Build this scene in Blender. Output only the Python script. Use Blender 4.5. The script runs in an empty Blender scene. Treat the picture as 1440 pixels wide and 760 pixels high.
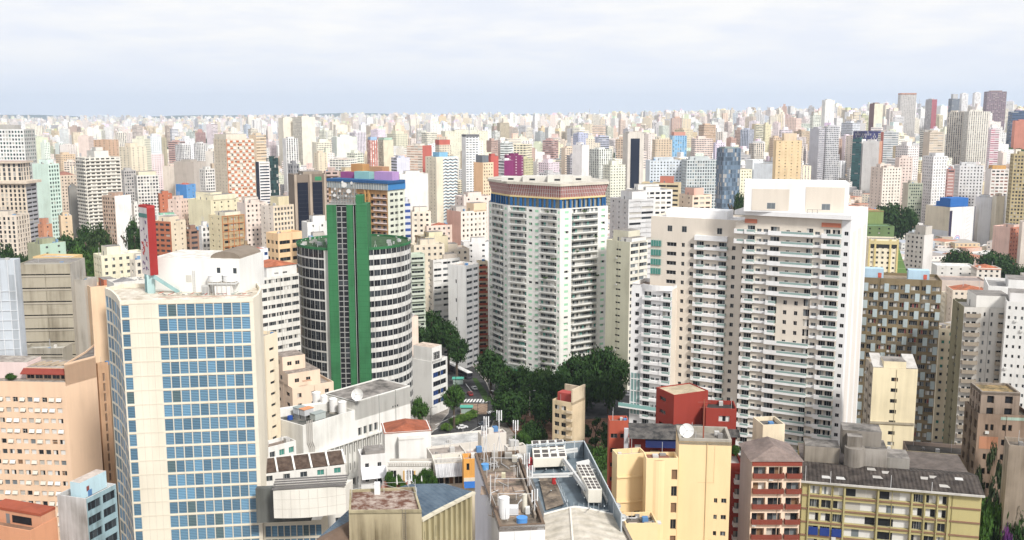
import bpy, math, random
import numpy as np
from math import radians, sin, cos, tan, atan, atan2, pi, sqrt
from mathutils import Vector, Matrix
random.seed(7)
scene = bpy.context.scene
COL = scene.collection
# ------------------------------------------------------------------ camera, sky, sun, exposure
FP, CAMZ = 1400.0, 120.0                       # focal length in photo pixels, eye height in metres
PITCH = atan(223 / FP)
CT, ST = cos(PITCH), sin(PITCH)
cam = bpy.data.cameras.new('camera')
cam.sensor_width = 36.0
cam.lens = 36.0 * FP / 1440.0
cam.clip_start, cam.clip_end = 1.0, 60000.0
camera = bpy.data.objects.new('camera', cam)
camera.location = (0, 0, CAMZ)
camera.rotation_euler = (pi / 2 - PITCH, 0, 0)
COL.objects.link(camera)
scene.camera = camera
SUN_EL, SUN_AZ = radians(42), radians(148)     # azimuth clockwise from the view direction
SUN_STRENGTH, SKY_STRENGTH, CLOUD_STRENGTH = 3.3, 0.06, 0.86
scene.view_settings.view_transform = 'Standard'
scene.view_settings.look = 'None'
scene.view_settings.gamma = 1.0
scene.view_settings.use_curve_mapping = False
scene.view_settings.exposure = 0.36
HAZE_DENSITY = 5.0e-5
world = bpy.data.worlds.new('World')
scene.world = world
world.use_nodes = True
nt = world.node_tree
nt.nodes.clear()
def wn(t, **k):
 n = nt.nodes.new(t)
 for a, v in k.items():
  setattr(n, a, v)
 return n
wout = wn('ShaderNodeOutputWorld')
sky = wn('ShaderNodeTexSky', sky_type='NISHITA', sun_disc=False, sun_elevation=SUN_EL, sun_rotation=SUN_AZ, air_density=1.3, dust_density=2.0)
bg1 = wn('ShaderNodeBackground'); bg1.inputs[1].default_value = SKY_STRENGTH
nt.links.new(sky.outputs[0], bg1.inputs[0])
tc = wn('ShaderNodeTexCoord')
sep = wn('ShaderNodeSeparateXYZ'); nt.links.new(tc.outputs['Generated'], sep.inputs[0])
# cloud layer: direction divided by elevation so that the deck flattens towards the horizon
zz = wn('ShaderNodeMath', operation='ADD'); zz.inputs[1].default_value = 0.13; nt.links.new(sep.outputs['Z'], zz.inputs[0])
dv = wn('ShaderNodeVectorMath', operation='DIVIDE'); nt.links.new(tc.outputs['Generated'], dv.inputs[0])
cmb = wn('ShaderNodeCombineXYZ')
for i in range(3): nt.links.new(zz.outputs[0], cmb.inputs[i])
nt.links.new(cmb.outputs[0], dv.inputs[1])
n1 = wn('ShaderNodeTexNoise'); n1.inputs['Scale'].default_value = 1.7; n1.inputs['Detail'].default_value = 7; n1.inputs['Roughness'].default_value = 0.55
nt.links.new(dv.outputs[0], n1.inputs['Vector'])
r1 = wn('ShaderNodeValToRGB')
r1.color_ramp.elements[0].position = 0.36; r1.color_ramp.elements[0].color = (0.86, 0.885, 0.965, 1)
r1.color_ramp.elements[1].position = 0.60; r1.color_ramp.elements[1].color = (1.0, 0.985, 0.975, 1)
nt.links.new(n1.outputs[0], r1.inputs[0])
# low bluish band near the horizon
r2 = wn('ShaderNodeMapRange'); r2.inputs['From Min'].default_value = 0.0; r2.inputs['From Max'].default_value = 0.085
r2.interpolation_type = 'SMOOTHSTEP'
nt.links.new(sep.outputs['Z'], r2.inputs['Value'])
mx = wn('ShaderNodeMix', data_type='RGBA'); mx.inputs['A'].default_value = (0.81, 0.86, 0.96, 1)
nt.links.new(r2.outputs[0], mx.inputs['Factor']); nt.links.new(r1.outputs[0], mx.inputs['B'])
# an overcast sky is brighter overhead than at the horizon
r3 = wn('ShaderNodeMapRange'); r3.inputs['From Min'].default_value = 0.08; r3.inputs['From Max'].default_value = 1.0
r3.inputs['To Min'].default_value = 1.0; r3.inputs['To Max'].default_value = 1.0
nt.links.new(sep.outputs['Z'], r3.inputs['Value'])
ms = wn('ShaderNodeMath', operation='MULTIPLY'); ms.inputs[1].default_value = CLOUD_STRENGTH
nt.links.new(r3.outputs[0], ms.inputs[0])
bg2 = wn('ShaderNodeBackground')
nt.links.new(mx.outputs['Result'], bg2.inputs[0]); nt.links.new(ms.outputs[0], bg2.inputs[1])
mixs = wn('ShaderNodeMixShader'); mixs.inputs[0].default_value = 0.9
nt.links.new(bg1.outputs[0], mixs.inputs[1]); nt.links.new(bg2.outputs[0], mixs.inputs[2])
nt.links.new(mixs.outputs[0], wout.inputs[0])
sl = bpy.data.lights.new('sun', 'SUN')
sl.energy, sl.angle, sl.color = SUN_STRENGTH, radians(9), (1.0, 0.968, 0.915)
sun = bpy.data.objects.new('sun', sl)
sd = Vector((sin(SUN_AZ) * cos(SUN_EL), cos(SUN_AZ) * cos(SUN_EL), sin(SUN_EL)))   # towards the sun
sun.rotation_euler = sd.to_track_quat('Z', 'Y').to_euler()
sun.location = sd * 500
COL.objects.link(sun)
scene.cycles.max_bounces = 6
scene.cycles.diffuse_bounces = 3
scene.cycles.volume_bounces = 1
scene.cycles.transparent_max_bounces = 8
scene.cycles.sample_clamp_indirect = 6.0
scene.cycles.use_adaptive_sampling = True
scene.cycles.adaptive_threshold = 0.02
try:
 scene.cycles.use_denoising = True
 scene.cycles.denoiser = 'OPENIMAGEDENOISE'
except Exception:
 pass
# ------------------------------------------------------------------ where a line of sight meets the place
def ray(px, py):
 u, v = (px - 720) / FP, (380 - py) / FP
 return Vector((u, CT + v * ST, -ST + v * CT))
def aty(px, py, Y):                     # point at distance Y ahead
 d = ray(px, py)
 return Vector((0, 0, CAMZ)) + d * (Y / d.y)
def atz(px, py, z):                     # point at height z
 d = ray(px, py)
 return Vector((0, 0, CAMZ)) + d * ((z - CAMZ) / d.z)
def proj(p):
 dep = p[1] * CT - (p[2] - CAMZ) * ST
 up = p[1] * ST + (p[2] - CAMZ) * CT
 return 720 + FP * p[0] / dep, 380 - FP * up / dep
def sst(a, b, x):
 t = min(1, max(0, (x - a) / (b - a)))
 return t * t * (3 - 2 * t)
def gh(x, y):                           # height of the ground
 if y < 700: return 0.0
 return 44 * sst(900, 2900, y) * sst(-0.02, 0.42, x / y) + 10 * sst(1500, 4000, y)
# ------------------------------------------------------------------ materials
MATS = {}
def group_grime():
 g = bpy.data.node_groups.new('grime', 'ShaderNodeTree')
 g.interface.new_socket('Color', in_out='INPUT', socket_type='NodeSocketColor')
 g.interface.new_socket('Amount', in_out='INPUT', socket_type='NodeSocketFloat')
 g.interface.new_socket('Color', in_out='OUTPUT', socket_type='NodeSocketColor')
 N, L = g.nodes, g.links
 gi, go = N.new('NodeGroupInput'), N.new('NodeGroupOutput')
 geo = N.new('ShaderNodeNewGeometry')
 m1 = N.new('ShaderNodeMapping'); m1.inputs['Scale'].default_value = (0.55, 0.55, 0.035)
 L.new(geo.outputs['Position'], m1.inputs[0])
 a = N.new('ShaderNodeTexNoise'); a.inputs['Scale'].default_value = 1.0; a.inputs['Detail'].default_value = 5; a.inputs['Roughness'].default_value = 0.65
 L.new(m1.outputs[0], a.inputs['Vector'])
 b = N.new('ShaderNodeTexNoise'); b.inputs['Scale'].default_value = 0.11; b.inputs['Detail'].default_value = 6
 L.new(geo.outputs['Position'], b.inputs['Vector'])
 s = N.new('ShaderNodeMath'); s.operation = 'MULTIPLY'; L.new(a.outputs[0], s.inputs[0]); L.new(b.outputs[0], s.inputs[1])
 r = N.new('ShaderNodeMapRange'); r.inputs['From Min'].default_value = 0.2; r.inputs['From Max'].default_value = 0.42
 L.new(s.outputs[0], r.inputs['Value'])
 f = N.new('ShaderNodeMath'); f.operation = 'MULTIPLY'; L.new(r.outputs[0], f.inputs[0]); L.new(gi.outputs['Amount'], f.inputs[1])
 d = N.new('ShaderNodeMix'); d.data_type = 'RGBA'; d.blend_type = 'MULTIPLY'; d.inputs['B'].default_value = (0.33, 0.30, 0.26, 1)
 L.new(f.outputs[0], d.inputs['Factor']); L.new(gi.outputs['Color'], d.inputs['A'])
 L.new(d.outputs['Result'], go.inputs[0])
 return g
GRIME = group_grime()
def newmat(name):
 m = bpy.data.materials.new(name)
 m.use_nodes = True
 return m, m.node_tree.nodes, m.node_tree.links, m.node_tree.nodes['Principled BSDF']
def paint(c, grime=0.3, rough=0.85, spec=0.25, metal=0.0, bump=0.0):
 key = ('p', tuple(round(v, 3) for v in c), grime, rough, spec, metal, bump)
 if key in MATS: return MATS[key]
 m, N, L, P = newmat('paint')
 P.inputs['Roughness'].default_value = rough
 P.inputs['Specular IOR Level'].default_value = spec
 P.inputs['Metallic'].default_value = metal
 if grime > 0:
  g = N.new('ShaderNodeGroup'); g.node_tree = GRIME
  g.inputs['Color'].default_value = (*c, 1); g.inputs['Amount'].default_value = grime
  L.new(g.outputs[0], P.inputs['Base Color'])
 else:
  P.inputs['Base Color'].default_value = (*c, 1)
 if bump > 0:
  t = N.new('ShaderNodeTexNoise'); t.inputs['Scale'].default_value = 3.0; t.inputs['Detail'].default_value = 6
  geo = N.new('ShaderNodeNewGeometry'); L.new(geo.outputs['Position'], t.inputs['Vector'])
  b = N.new('ShaderNodeBump'); b.inputs['Strength'].default_value = bump; b.inputs['Distance'].default_value = 0.1
  L.new(t.outputs[0], b.inputs['Height']); L.new(b.outputs[0], P.inputs['Normal'])
 MATS[key] = m
 return m
def glass(c=(0.03, 0.04, 0.05), rough=0.16, spec=0.3):
 return paint(c, 0.0, rough, spec)
def mottled(name, c1, c2, scale=0.25, rough=0.95, lo=0.4, hi=0.62, bump=0.0):
 key = ('m', name)
 if key in MATS: return MATS[key]
 m, N, L, P = newmat(name)
 geo = N.new('ShaderNodeNewGeometry')
 t = N.new('ShaderNodeTexNoise'); t.inputs['Scale'].default_value = scale; t.inputs['Detail'].default_value = 9; t.inputs['Roughness'].default_value = 0.68
 L.new(geo.outputs['Position'], t.inputs['Vector'])
 r = N.new('ShaderNodeValToRGB')
 r.color_ramp.elements[0].position = lo; r.color_ramp.elements[0].color = (*c1, 1)
 r.color_ramp.elements[1].position = hi; r.color_ramp.elements[1].color = (*c2, 1)
 L.new(t.outputs[0], r.inputs[0]); L.new(r.outputs[0], P.inputs['Base Color'])
 P.inputs['Roughness'].default_value = rough; P.inputs['Specular IOR Level'].default_value = 0.2
 if bump:
  b = N.new('ShaderNodeBump'); b.inputs['Strength'].default_value = bump; b.inputs['Distance'].default_value = 0.2
  L.new(t.outputs[0], b.inputs['Height']); L.new(b.outputs[0], P.inputs['Normal'])
 MATS[key] = m
 return m
def corrugated(name, c1, c2, axis=(1, 0, 0), pitch=1.0, rough=0.8):
 key = ('c', name)
 if key in MATS: return MATS[key]
 m, N, L, P = newmat(name)
 geo = N.new('ShaderNodeNewGeometry')
 d = N.new('ShaderNodeVectorMath'); d.operation = 'DOT_PRODUCT'; d.inputs[1].default_value = axis
 L.new(geo.outputs['Position'], d.inputs[0])
 f = N.new('ShaderNodeMath'); f.operation = 'MULTIPLY'; f.inputs[1].default_value = 2 * pi / pitch; L.new(d.outputs['Value'], f.inputs[0])
 s = N.new('ShaderNodeMath'); s.operation = 'SINE'; L.new(f.outputs[0], s.inputs[0])
 t = N.new('ShaderNodeTexNoise'); t.inputs['Scale'].default_value = 0.45; t.inputs['Detail'].default_value = 9; t.inputs['Roughness'].default_value = 0.7
 L.new(geo.outputs['Position'], t.inputs['Vector'])
 r = N.new('ShaderNodeValToRGB')
 r.color_ramp.elements[0].position = 0.38; r.color_ramp.elements[0].color = (*c1, 1)
 r.color_ramp.elements[1].position = 0.62; r.color_ramp.elements[1].color = (*c2, 1)
 L.new(t.outputs[0], r.inputs[0]); L.new(r.outputs[0], P.inputs['Base Color'])
 b = N.new('ShaderNodeBump'); b.inputs['Strength'].default_value = 0.6; b.inputs['Distance'].default_value = 0.12
 L.new(s.outputs[0], b.inputs['Height']); L.new(b.outputs[0], P.inputs['Normal'])
 P.inputs['Roughness'].default_value = rough; P.inputs['Specular IOR Level'].default_value = 0.25
 MATS[key] = m
 return m
def group_facade():
 g = bpy.data.node_groups.new('facade', 'ShaderNodeTree')
 for n, t in (('Wall', 'Color'), ('Glass', 'Color'), ('CW', 'Float'), ('CH', 'Float'), ('WW', 'Float'), ('WH', 'Float'), ('Seed', 'Float'), ('Grime', 'Float')):
  g.interface.new_socket(n, in_out='INPUT', socket_type='NodeSocket' + t)
 g.interface.new_socket('Color', in_out='OUTPUT', socket_type='NodeSocketColor')
 g.interface.new_socket('Roughness', in_out='OUTPUT', socket_type='NodeSocketFloat')
 N, L = g.nodes, g.links
 gi, go = N.new('NodeGroupInput'), N.new('NodeGroupOutput')
 uv = N.new('ShaderNodeUVMap'); uv.uv_map = 'UVMap'
 sp = N.new('ShaderNodeSeparateXYZ'); L.new(uv.outputs[0], sp.inputs[0])
 def m(op, a, b=None, c=None):
  n = N.new('ShaderNodeMath'); n.operation = op
  for i, v in enumerate((a, b, c)):
   if v is None: continue
   if isinstance(v, (int, float)): n.inputs[i].default_value = v
   else: L.new(v, n.inputs[i])
  return n.outputs[0]
 u, v = m('DIVIDE', sp.outputs[0], gi.outputs['CW']), m('DIVIDE', sp.outputs[1], gi.outputs['CH'])
 fu, fv = m('FRACT', u), m('FRACT', v)
 iu, iv = m('FLOOR', u), m('FLOOR', v)
 inu = m('LESS_THAN', m('ABSOLUTE', m('SUBTRACT', fu, 0.5)), m('MULTIPLY', gi.outputs['WW'], 0.5))
 inv = m('LESS_THAN', m('ABSOLUTE', m('SUBTRACT', fv, 0.5)), m('MULTIPLY', gi.outputs['WH'], 0.5))
 msk = m('MULTIPLY', inu, inv)
 cx = N.new('ShaderNodeCombineXYZ'); L.new(m('ADD', iu, gi.outputs['Seed']), cx.inputs[0]); L.new(iv, cx.inputs[1])
 w = N.new('ShaderNodeTexWhiteNoise'); w.noise_dimensions = '2D'; L.new(cx.outputs[0], w.inputs['Vector'])
 k = m('ADD', m('MULTIPLY', w.outputs['Value'], 1.1), 0.45)
 gl = N.new('ShaderNodeVectorMath'); gl.operation = 'SCALE'; L.new(gi.outputs['Glass'], gl.inputs[0]); L.new(k, gl.inputs['Scale'])
 cur = m('GREATER_THAN', w.outputs['Value'], 0.84)
 mc = N.new('ShaderNodeMix'); mc.data_type = 'RGBA'; mc.inputs['B'].default_value = (0.36, 0.35, 0.33, 1)
 L.new(cur, mc.inputs['Factor']); L.new(gl.outputs[0], mc.inputs['A'])
 gr = N.new('ShaderNodeGroup'); gr.node_tree = GRIME; L.new(gi.outputs['Wall'], gr.inputs['Color']); L.new(gi.outputs['Grime'], gr.inputs['Amount'])
 mm = N.new('ShaderNodeMix'); mm.data_type = 'RGBA'
 L.new(msk, mm.inputs['Factor']); L.new(gr.outputs[0], mm.inputs['A']); L.new(mc.outputs['Result'], mm.inputs['B'])
 L.new(mm.outputs['Result'], go.inputs['Color'])
 L.new(m('SUBTRACT', 0.85, m('MULTIPLY', msk, 0.6)), go.inputs['Roughness'])
 return g
FACADE = group_facade()
def facade_mat(wall, glassc=(0.07, 0.08, 0.09), cw=3.2, ch=3.0, ww=0.45, wh=0.45, seed=0, grime=0.25, attr=False):
 key = ('f', wall, glassc, cw, ch, ww, wh, seed, grime, attr)
 if key in MATS: return MATS[key]
 m, N, L, P = newmat('facade')
 g = N.new('ShaderNodeGroup'); g.node_tree = FACADE
 if attr:
  a = N.new('ShaderNodeAttribute'); a.attribute_name = 'wall_colour'; L.new(a.outputs['Color'], g.inputs['Wall'])
 else:
  g.inputs['Wall'].default_value = (*wall, 1)
 g.inputs['Glass'].default_value = (*glassc, 1)
 for n, v in (('CW', cw), ('CH', ch), ('WW', ww), ('WH', wh), ('Seed', seed), ('Grime', grime)): g.inputs[n].default_value = v
 L.new(g.outputs['Color'], P.inputs['Base Color']); L.new(g.outputs['Roughness'], P.inputs['Roughness'])
 P.inputs['Specular IOR Level'].default_value = 0.3
 MATS[key] = m
 return m
# ------------------------------------------------------------------ mesh building
UP = Vector((0, 0, 1))
class MB:
 def __init__(s): s.v, s.f, s.m, s.uv = [], [], [], []
 def poly(s, pts, mat, uv=None):
  i = len(s.v); s.v.extend(tuple(p) for p in pts)
  s.f.append(tuple(range(i, i + len(pts)))); s.m.append(mat); s.uv.append(uv)
 def obox(s, o, ex, ey, ez, mat, top=None, skip=''):   # o = corner, ex/ey/ez edge vectors
  o, ex, ey, ez = Vector(o), Vector(ex), Vector(ey), Vector(ez)
  if ex.cross(ey).dot(ez) < 0:
   o = o + ex; ex = -ex
  p = [o, o + ex, o + ex + ey, o + ey]; q = [a + ez for a in p]
  if 'b' not in skip: s.poly([p[3], p[2], p[1], p[0]], mat)
  s.poly(q, top or mat)
  for i in range(4):
   j = (i + 1) % 4
   s.poly([p[i], p[j], q[j], q[i]], mat)
 def box(s, x0, y0, z0, x1, y1, z1, mat, top=None): s.obox((x0, y0, z0), (x1 - x0, 0, 0), (0, y1 - y0, 0), (0, 0, z1 - z0), mat, top)
 def prism(s, pts, z0, z1, mat, top=None, bottom=False):  # pts counter-clockwise seen from above
  pts = ccw(pts)
  n = len(pts)
  for i in range(n):
   a, b = pts[i], pts[(i + 1) % n]
   s.poly([(a[0], a[1], z0), (b[0], b[1], z0), (b[0], b[1], z1), (a[0], a[1], z1)], mat)
  s.poly([(a[0], a[1], z1) for a in pts], top or mat)
  if bottom: s.poly([(a[0], a[1], z0) for a in reversed(pts)], mat)
 def cyl(s, c, r, h, mat, n=16, r2=None, top=None, axis=(0, 0, 1)):
  c = Vector(c); ax = Vector(axis).normalized(); q = ax.to_track_quat('Z', 'Y')
  r2 = r if r2 is None else r2
  A = [c + q @ Vector((r * cos(2 * pi * i / n), r * sin(2 * pi * i / n), 0)) for i in range(n)]
  B = [c + q @ Vector((r2 * cos(2 * pi * i / n), r2 * sin(2 * pi * i / n), h)) for i in range(n)]
  for i in range(n):
   j = (i + 1) % n; s.poly([A[i], A[j], B[j], B[i]], mat)
  s.poly(B, top or mat); s.poly(list(reversed(A)), mat)
 def bar(s, a, b, w, mat, h=None):          # square bar between two points
  a, b = Vector(a), Vector(b); d = (b - a)
  if d.length < 1e-6: return
  dn = d.normalized(); ref = UP if abs(dn.z) < 0.95 else Vector((1, 0, 0))
  x = dn.cross(ref).normalized(); y = x.cross(dn).normalized(); h = h or w
  s.obox(a - x * w / 2 - y * h / 2, x * w, y * h, d, mat)
 def wallring(s, pts, z0, z1, t, mat):      # a thin parapet standing along a closed outline
  pts = ccw(pts); ins = inset(pts, t); n = len(pts)
  for i in range(n):
   j = (i + 1) % n
   a, b, c, d = pts[i], pts[j], ins[j], ins[i]
   s.poly([(a[0], a[1], z0), (b[0], b[1], z0), (b[0], b[1], z1), (a[0], a[1], z1)], mat)
   s.poly([(a[0], a[1], z1), (b[0], b[1], z1), (c[0], c[1], z1), (d[0], d[1], z1)], mat)
   s.poly([(c[0], c[1], z0), (d[0], d[1], z0), (d[0], d[1], z1), (c[0], c[1], z1)], mat)
 def mesh(s, name, origin=(0, 0, 0)):
  me = bpy.data.meshes.new(name)
  V = np.array(s.v, dtype=np.float64) - np.array(origin, dtype=np.float64)
  me.from_pydata(V.tolist(), [], s.f)
  mats = []; idx = {}
  ids = []
  for m in s.m:
   k = m.name
   if k not in idx: idx[k] = len(mats); mats.append(m)
   ids.append(idx[k])
  for m in mats: me.materials.append(m)
  me.polygons.foreach_set('material_index', ids)
  if any(u is not None for u in s.uv):
   lay = me.uv_layers.new(name='UVMap'); arr = []
   for f, u in zip(s.f, s.uv):
    for i in range(len(f)): arr.extend(u[i] if u is not None else (0.0, 0.0))
   lay.data.foreach_set('uv', arr)
  me.update()
  return me
 def build(s, name, parent=None, origin=(0, 0, 0)):
  o = bpy.data.objects.new(name, s.mesh(name, origin)); COL.objects.link(o)
  if parent is None: o.location = origin
  else: o.parent = parent
  return o
def ccw(pts):
 a = sum(pts[i][0] * pts[(i + 1) % len(pts)][1] - pts[(i + 1) % len(pts)][0] * pts[i][1] for i in range(len(pts)))
 return list(pts) if a > 0 else list(reversed(pts))
def inset(pts, t):
 n = len(pts); out = []
 for i in range(n):
  p0, p1, p2 = (Vector(pts[(i + k) % n][:2]) for k in (-1, 0, 1))
  d1, d2 = (p1 - p0).normalized(), (p2 - p1).normalized()
  n1, n2 = Vector((-d1.y, d1.x)), Vector((-d2.y, d2.x))
  b = (n1 + n2); L = b.length
  if L < 1e-4: out.append(p1 + n1 * t); continue
  b /= L; out.append(p1 + b * min(t / max(0.3, b.dot(n1)), 3 * t))
 return out
def tag(o, label=None, cat=None, group=None, kind=None):
 if label: o['label'] = label
 if cat: o['category'] = cat
 if group: o['group'] = group
 if kind: o['kind'] = kind
 return o
def empty(name, loc, label, cat, group=None, rz=0):
 o = bpy.data.objects.new(name, None); COL.objects.link(o)
 o.location = loc; o.rotation_euler = (0, 0, rz); o.empty_display_size = 1
 return tag(o, label, cat, group)
def simple(name, mb, label, cat, group=None, origin=None):
 if origin is None:
  V = np.array(mb.v); origin = ((V[:, 0].min() + V[:, 0].max()) / 2, (V[:, 1].min() + V[:, 1].max()) / 2, V[:, 2].min())
 return tag(mb.build(name, None, tuple(origin)), label, cat, group)
def copy_tree(o, parent=None):
 kids = [c for c in KIDS.get(o.name, [])] if False else list(o.children)
 c = o.copy(); COL.objects.link(c)
 if parent: c.parent = parent
 for k in kids: copy_tree(k, c)
 return c
# ------------------------------------------------------------------ a building: named parts in meshes, repeated parts as objects
PCACHE = {}
def mesh_arrays(me):
 if me.name not in PCACHE:
  n = len(me.vertices); co = np.empty(n * 3); me.vertices.foreach_get('co', co)
  PCACHE[me.name] = (co.reshape(-1, 3), [tuple(p.vertices) for p in me.polygons], [me.materials[p.material_index] for p in me.polygons])
 return PCACHE[me.name]
class Bld:
 def __init__(s, name, label, cat, base, group=None):
  s.o = Vector(base); s.root = empty(name, s.o, label, cat, group); s.parts = {}; s.reps = {}; s.ones = {}
 def mb(s, part):
  if part not in s.parts: s.parts[part] = MB()
  return s.parts[part]
 def one(s, part):                     # a mesh of its own for one of several like parts
  m = MB(); s.ones.setdefault(part, []).append(m); return m
 def rep(s, part, mesh, mat, size=1.0): s.reps.setdefault(part, []).append((mesh, mat, size))
 def finish(s, limit=100):
  objs = {}
  for n, mb in s.parts.items():
   if mb.f: objs[n] = mb.build(n, s.root, s.o)
  for n, L in s.ones.items():
   for m in L[:limit]: m.build(n, s.root, s.o)
   if len(L) > limit:
    mb = MB()
    for m in L[limit:]:
     i = len(mb.v); mb.v += m.v; mb.f += [tuple(a + i for a in f) for f in m.f]; mb.m += m.m; mb.uv += m.uv
    tag(mb.build(n, s.root, s.o), kind='stuff')
  T = Matrix.Translation(-s.o); eye = Vector((0, 0, CAMZ))
  for n, L in s.reps.items():
   L = sorted(L, key=lambda r: -r[2] / ((r[1].translation - eye).length_squared + 1) - (100 if -20 < proj(r[1].translation)[1] < 780 and -20 < proj(r[1].translation)[0] < 1460 else 0))
   for me, M, _ in L[:limit]:
    o = bpy.data.objects.new(n, me); COL.objects.link(o); o.parent = s.root; o.matrix_local = T @ M
   if len(L) > limit:
    mb = MB()
    for me, M, _ in L[limit:]:
     co, fs, ms = mesh_arrays(me)
     W = co @ np.array(M.to_3x3()).T + np.array(M.translation)
     i = len(mb.v); mb.v.extend(map(tuple, W.tolist()))
     for f, m in zip(fs, ms): mb.f.append(tuple(a + i for a in f)); mb.m.append(m); mb.uv.append(None)
    tag(mb.build(n, s.root, s.o), kind='stuff')
  return s.root
# ------------------------------------------------------------------ repeated parts (local axes: x along the wall, z up, y into the wall)
PANES = {
 'd': lambda: glass((0.018, 0.02, 0.024)), 'm': lambda: glass((0.045, 0.052, 0.058)), 'l': lambda: glass((0.16, 0.18, 0.19), 0.2),
 'c': lambda: paint((0.42, 0.40, 0.36), 0, 0.8), 'w': lambda: paint((0.62, 0.61, 0.58), 0, 0.8), 'r': lambda: paint((0.22, 0.06, 0.05), 0, 0.8),
 'b': lambda: glass((0.08, 0.22, 0.42), 0.15), 'n': lambda: glass((0.02, 0.05, 0.16), 0.2), 'g': lambda: paint((0.34, 0.62, 0.42), 0, 0.6), 't': lambda: glass((0.07, 0.24, 0.20), 0.15), 'o': lambda: paint((0.2, 0.12, 0.07), 0, 0.8),
}
PROTO = {}
def win(w, h, panes='dd', frame=(0.62, 0.62, 0.6), ft=0.06, sill=False, split=False):
 w, h = round(w, 2), round(h, 2)
 key = ('win', w, h, panes, frame, ft, sill, split)
 if key in PROTO: return PROTO[key]
 mb = MB(); fm = paint(frame, 0, 0.6); n = len(panes)
 mb.poly([(0, 0.06, 0), (w, 0.06, 0), (w, 0.06, h), (0, 0.06, h)], fm)
 pw = (w - ft) / n
 for i, p in enumerate(panes):
  a, b = ft + i * pw, (i + 1) * pw
  pm = PANES[p]()
  if split and i % 2 == 0:
   zc = h * 0.55
   mb.poly([(a, 0.04, ft), (b, 0.04, ft), (b, 0.04, zc - ft / 2), (a, 0.04, zc - ft / 2)], pm)
   mb.poly([(a, 0.04, zc + ft / 2), (b, 0.04, zc + ft / 2), (b, 0.04, h - ft), (a, 0.04, h - ft)], PANES['m']() if p == 'd' else pm)
  else:
   mb.poly([(a, 0.04, ft), (b, 0.04, ft), (b, 0.04, h - ft), (a, 0.04, h - ft)], pm)
 if sill: mb.obox((-0.08, -0.30, -0.12), (w + 0.16, 0, 0), (0, 0.34, 0), (0, 0, 0.1), fm)
 PROTO[key] = mb.mesh('window'); return PROTO[key]
def louvre(w, h, tone=0):
 key = ('lou', round(w, 2), round(h, 2), tone)
 if key in PROTO: return PROTO[key]
 mb = MB(); fm = paint((0.55, 0.52, 0.46), 0, 0.6)
 base = [(0.07, 0.148, 0.215), (0.048, 0.105, 0.155), (0.085, 0.185, 0.275), (0.048, 0.085, 0.095)][tone]
 sm = paint(tuple(min(1, c * 1.45) for c in base), 0, 0.35, 0.5); dm = glass(tuple(c * 0.35 for c in base), 0.15)
 mb.poly([(0, 0.1, 0), (w, 0.1, 0), (w, 0.1, h), (0, 0.1, h)], dm)
 n = 7; p = (h - 0.1) / n
 for i in range(n):
  z = 0.05 + i * p
  mb.poly([(0.04, -0.05, z), (w - 0.04, -0.05, z), (w - 0.04, 0.07, z + p * 0.66), (0.04, 0.07, z + p * 0.66)], sm)
 for x in (0.0, w - 0.07): mb.obox((x, -0.08, 0), (0.07, 0, 0), (0, 0.17, 0), (0, 0, h), fm)
 PROTO[key] = mb.mesh('window'); return PROTO[key]
def balcony(w, d, par=(0.8, 0.8, 0.78), ph=1.05, style='solid', slab=0.22, glassc=(0.30, 0.50, 0.46)):
 """x 0..w, projecting to y = -d; style solid | rail | glass | mix (solid ends, glass middle)"""
 key = ('bal', round(w, 2), d, par, ph, style, slab, glassc)
 if key in PROTO: return PROTO[key]
 mb = MB(); pm = paint(par, 0.22, 0.75); gm = glass(glassc, 0.12, 0.6); t = 0.12
 mb.obox((0, -d, -slab), (w, 0, 0), (0, d + 0.02, 0), (0, 0, slab), pm)
 def front(a, b, m, z0=0, z1=ph): mb.obox((a, -d, z0), (b - a, 0, 0), (0, t, 0), (0, 0, z1 - z0), m)
 def side(x, m): mb.obox((x, -d + t, 0), (t, 0, 0), (0, d - t, 0), (0, 0, ph), m)
 if style == 'solid': front(0, w, pm); side(0, pm); side(w - t, pm)
 elif style == 'glass':
  front(0.05, w - 0.05, gm, 0.1); side(0, gm); side(w - t, gm); mb.obox((0, -d - 0.02, ph), (w, 0, 0), (0, 0.16, 0), (0, 0, 0.07), pm)
  mb.obox((0, -d - 0.02, -slab - 0.001), (w, 0, 0), (0, 0.1, 0), (0, 0, slab + 0.25), pm)
 elif style == 'mix':
  s = w * 0.3
  front(0, s, pm); front(s, w, pm, 0, .42); front(s, w, gm, 0.43); side(0, pm); side(w - t, gm); mb.obox((s, -d - 0.02, ph), (w - s, 0, 0), (0, 0.16, 0), (0, 0, 0.07), pm)
 elif style == 'rail':
  front(0, w, pm, 0, 0.4); mb.obox((0, -d, ph), (w, 0, 0), (0, 0.06, 0), (0, 0, 0.06), pm)
  n = max(2, int(w / 0.7))
  for i in range(n + 1): mb.obox((i * (w - 0.05) / n, -d, 0.4), (0.05, 0, 0), (0, 0.05, 0), (0, 0, ph - 0.4), pm)
 PROTO[key] = mb.mesh('balcony'); return PROTO[key]
def axes(A, B):                          # local frame on a wall from A to B seen from outside (A on the left)
 u = Vector((B[0] - A[0], B[1] - A[1], 0)); L = u.length; u /= L
 n = Vector((u.y, -u.x, 0))           # outward
 return u, n, L
def frame(u, n, p):
 return Matrix(((u.x, -n.x, 0, p[0]), (u.y, -n.y, 0, p[1]), (0, 0, 1, p[2]), (0, 0, 0, 1)))
def rnd(s): return random.choice(s)
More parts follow.
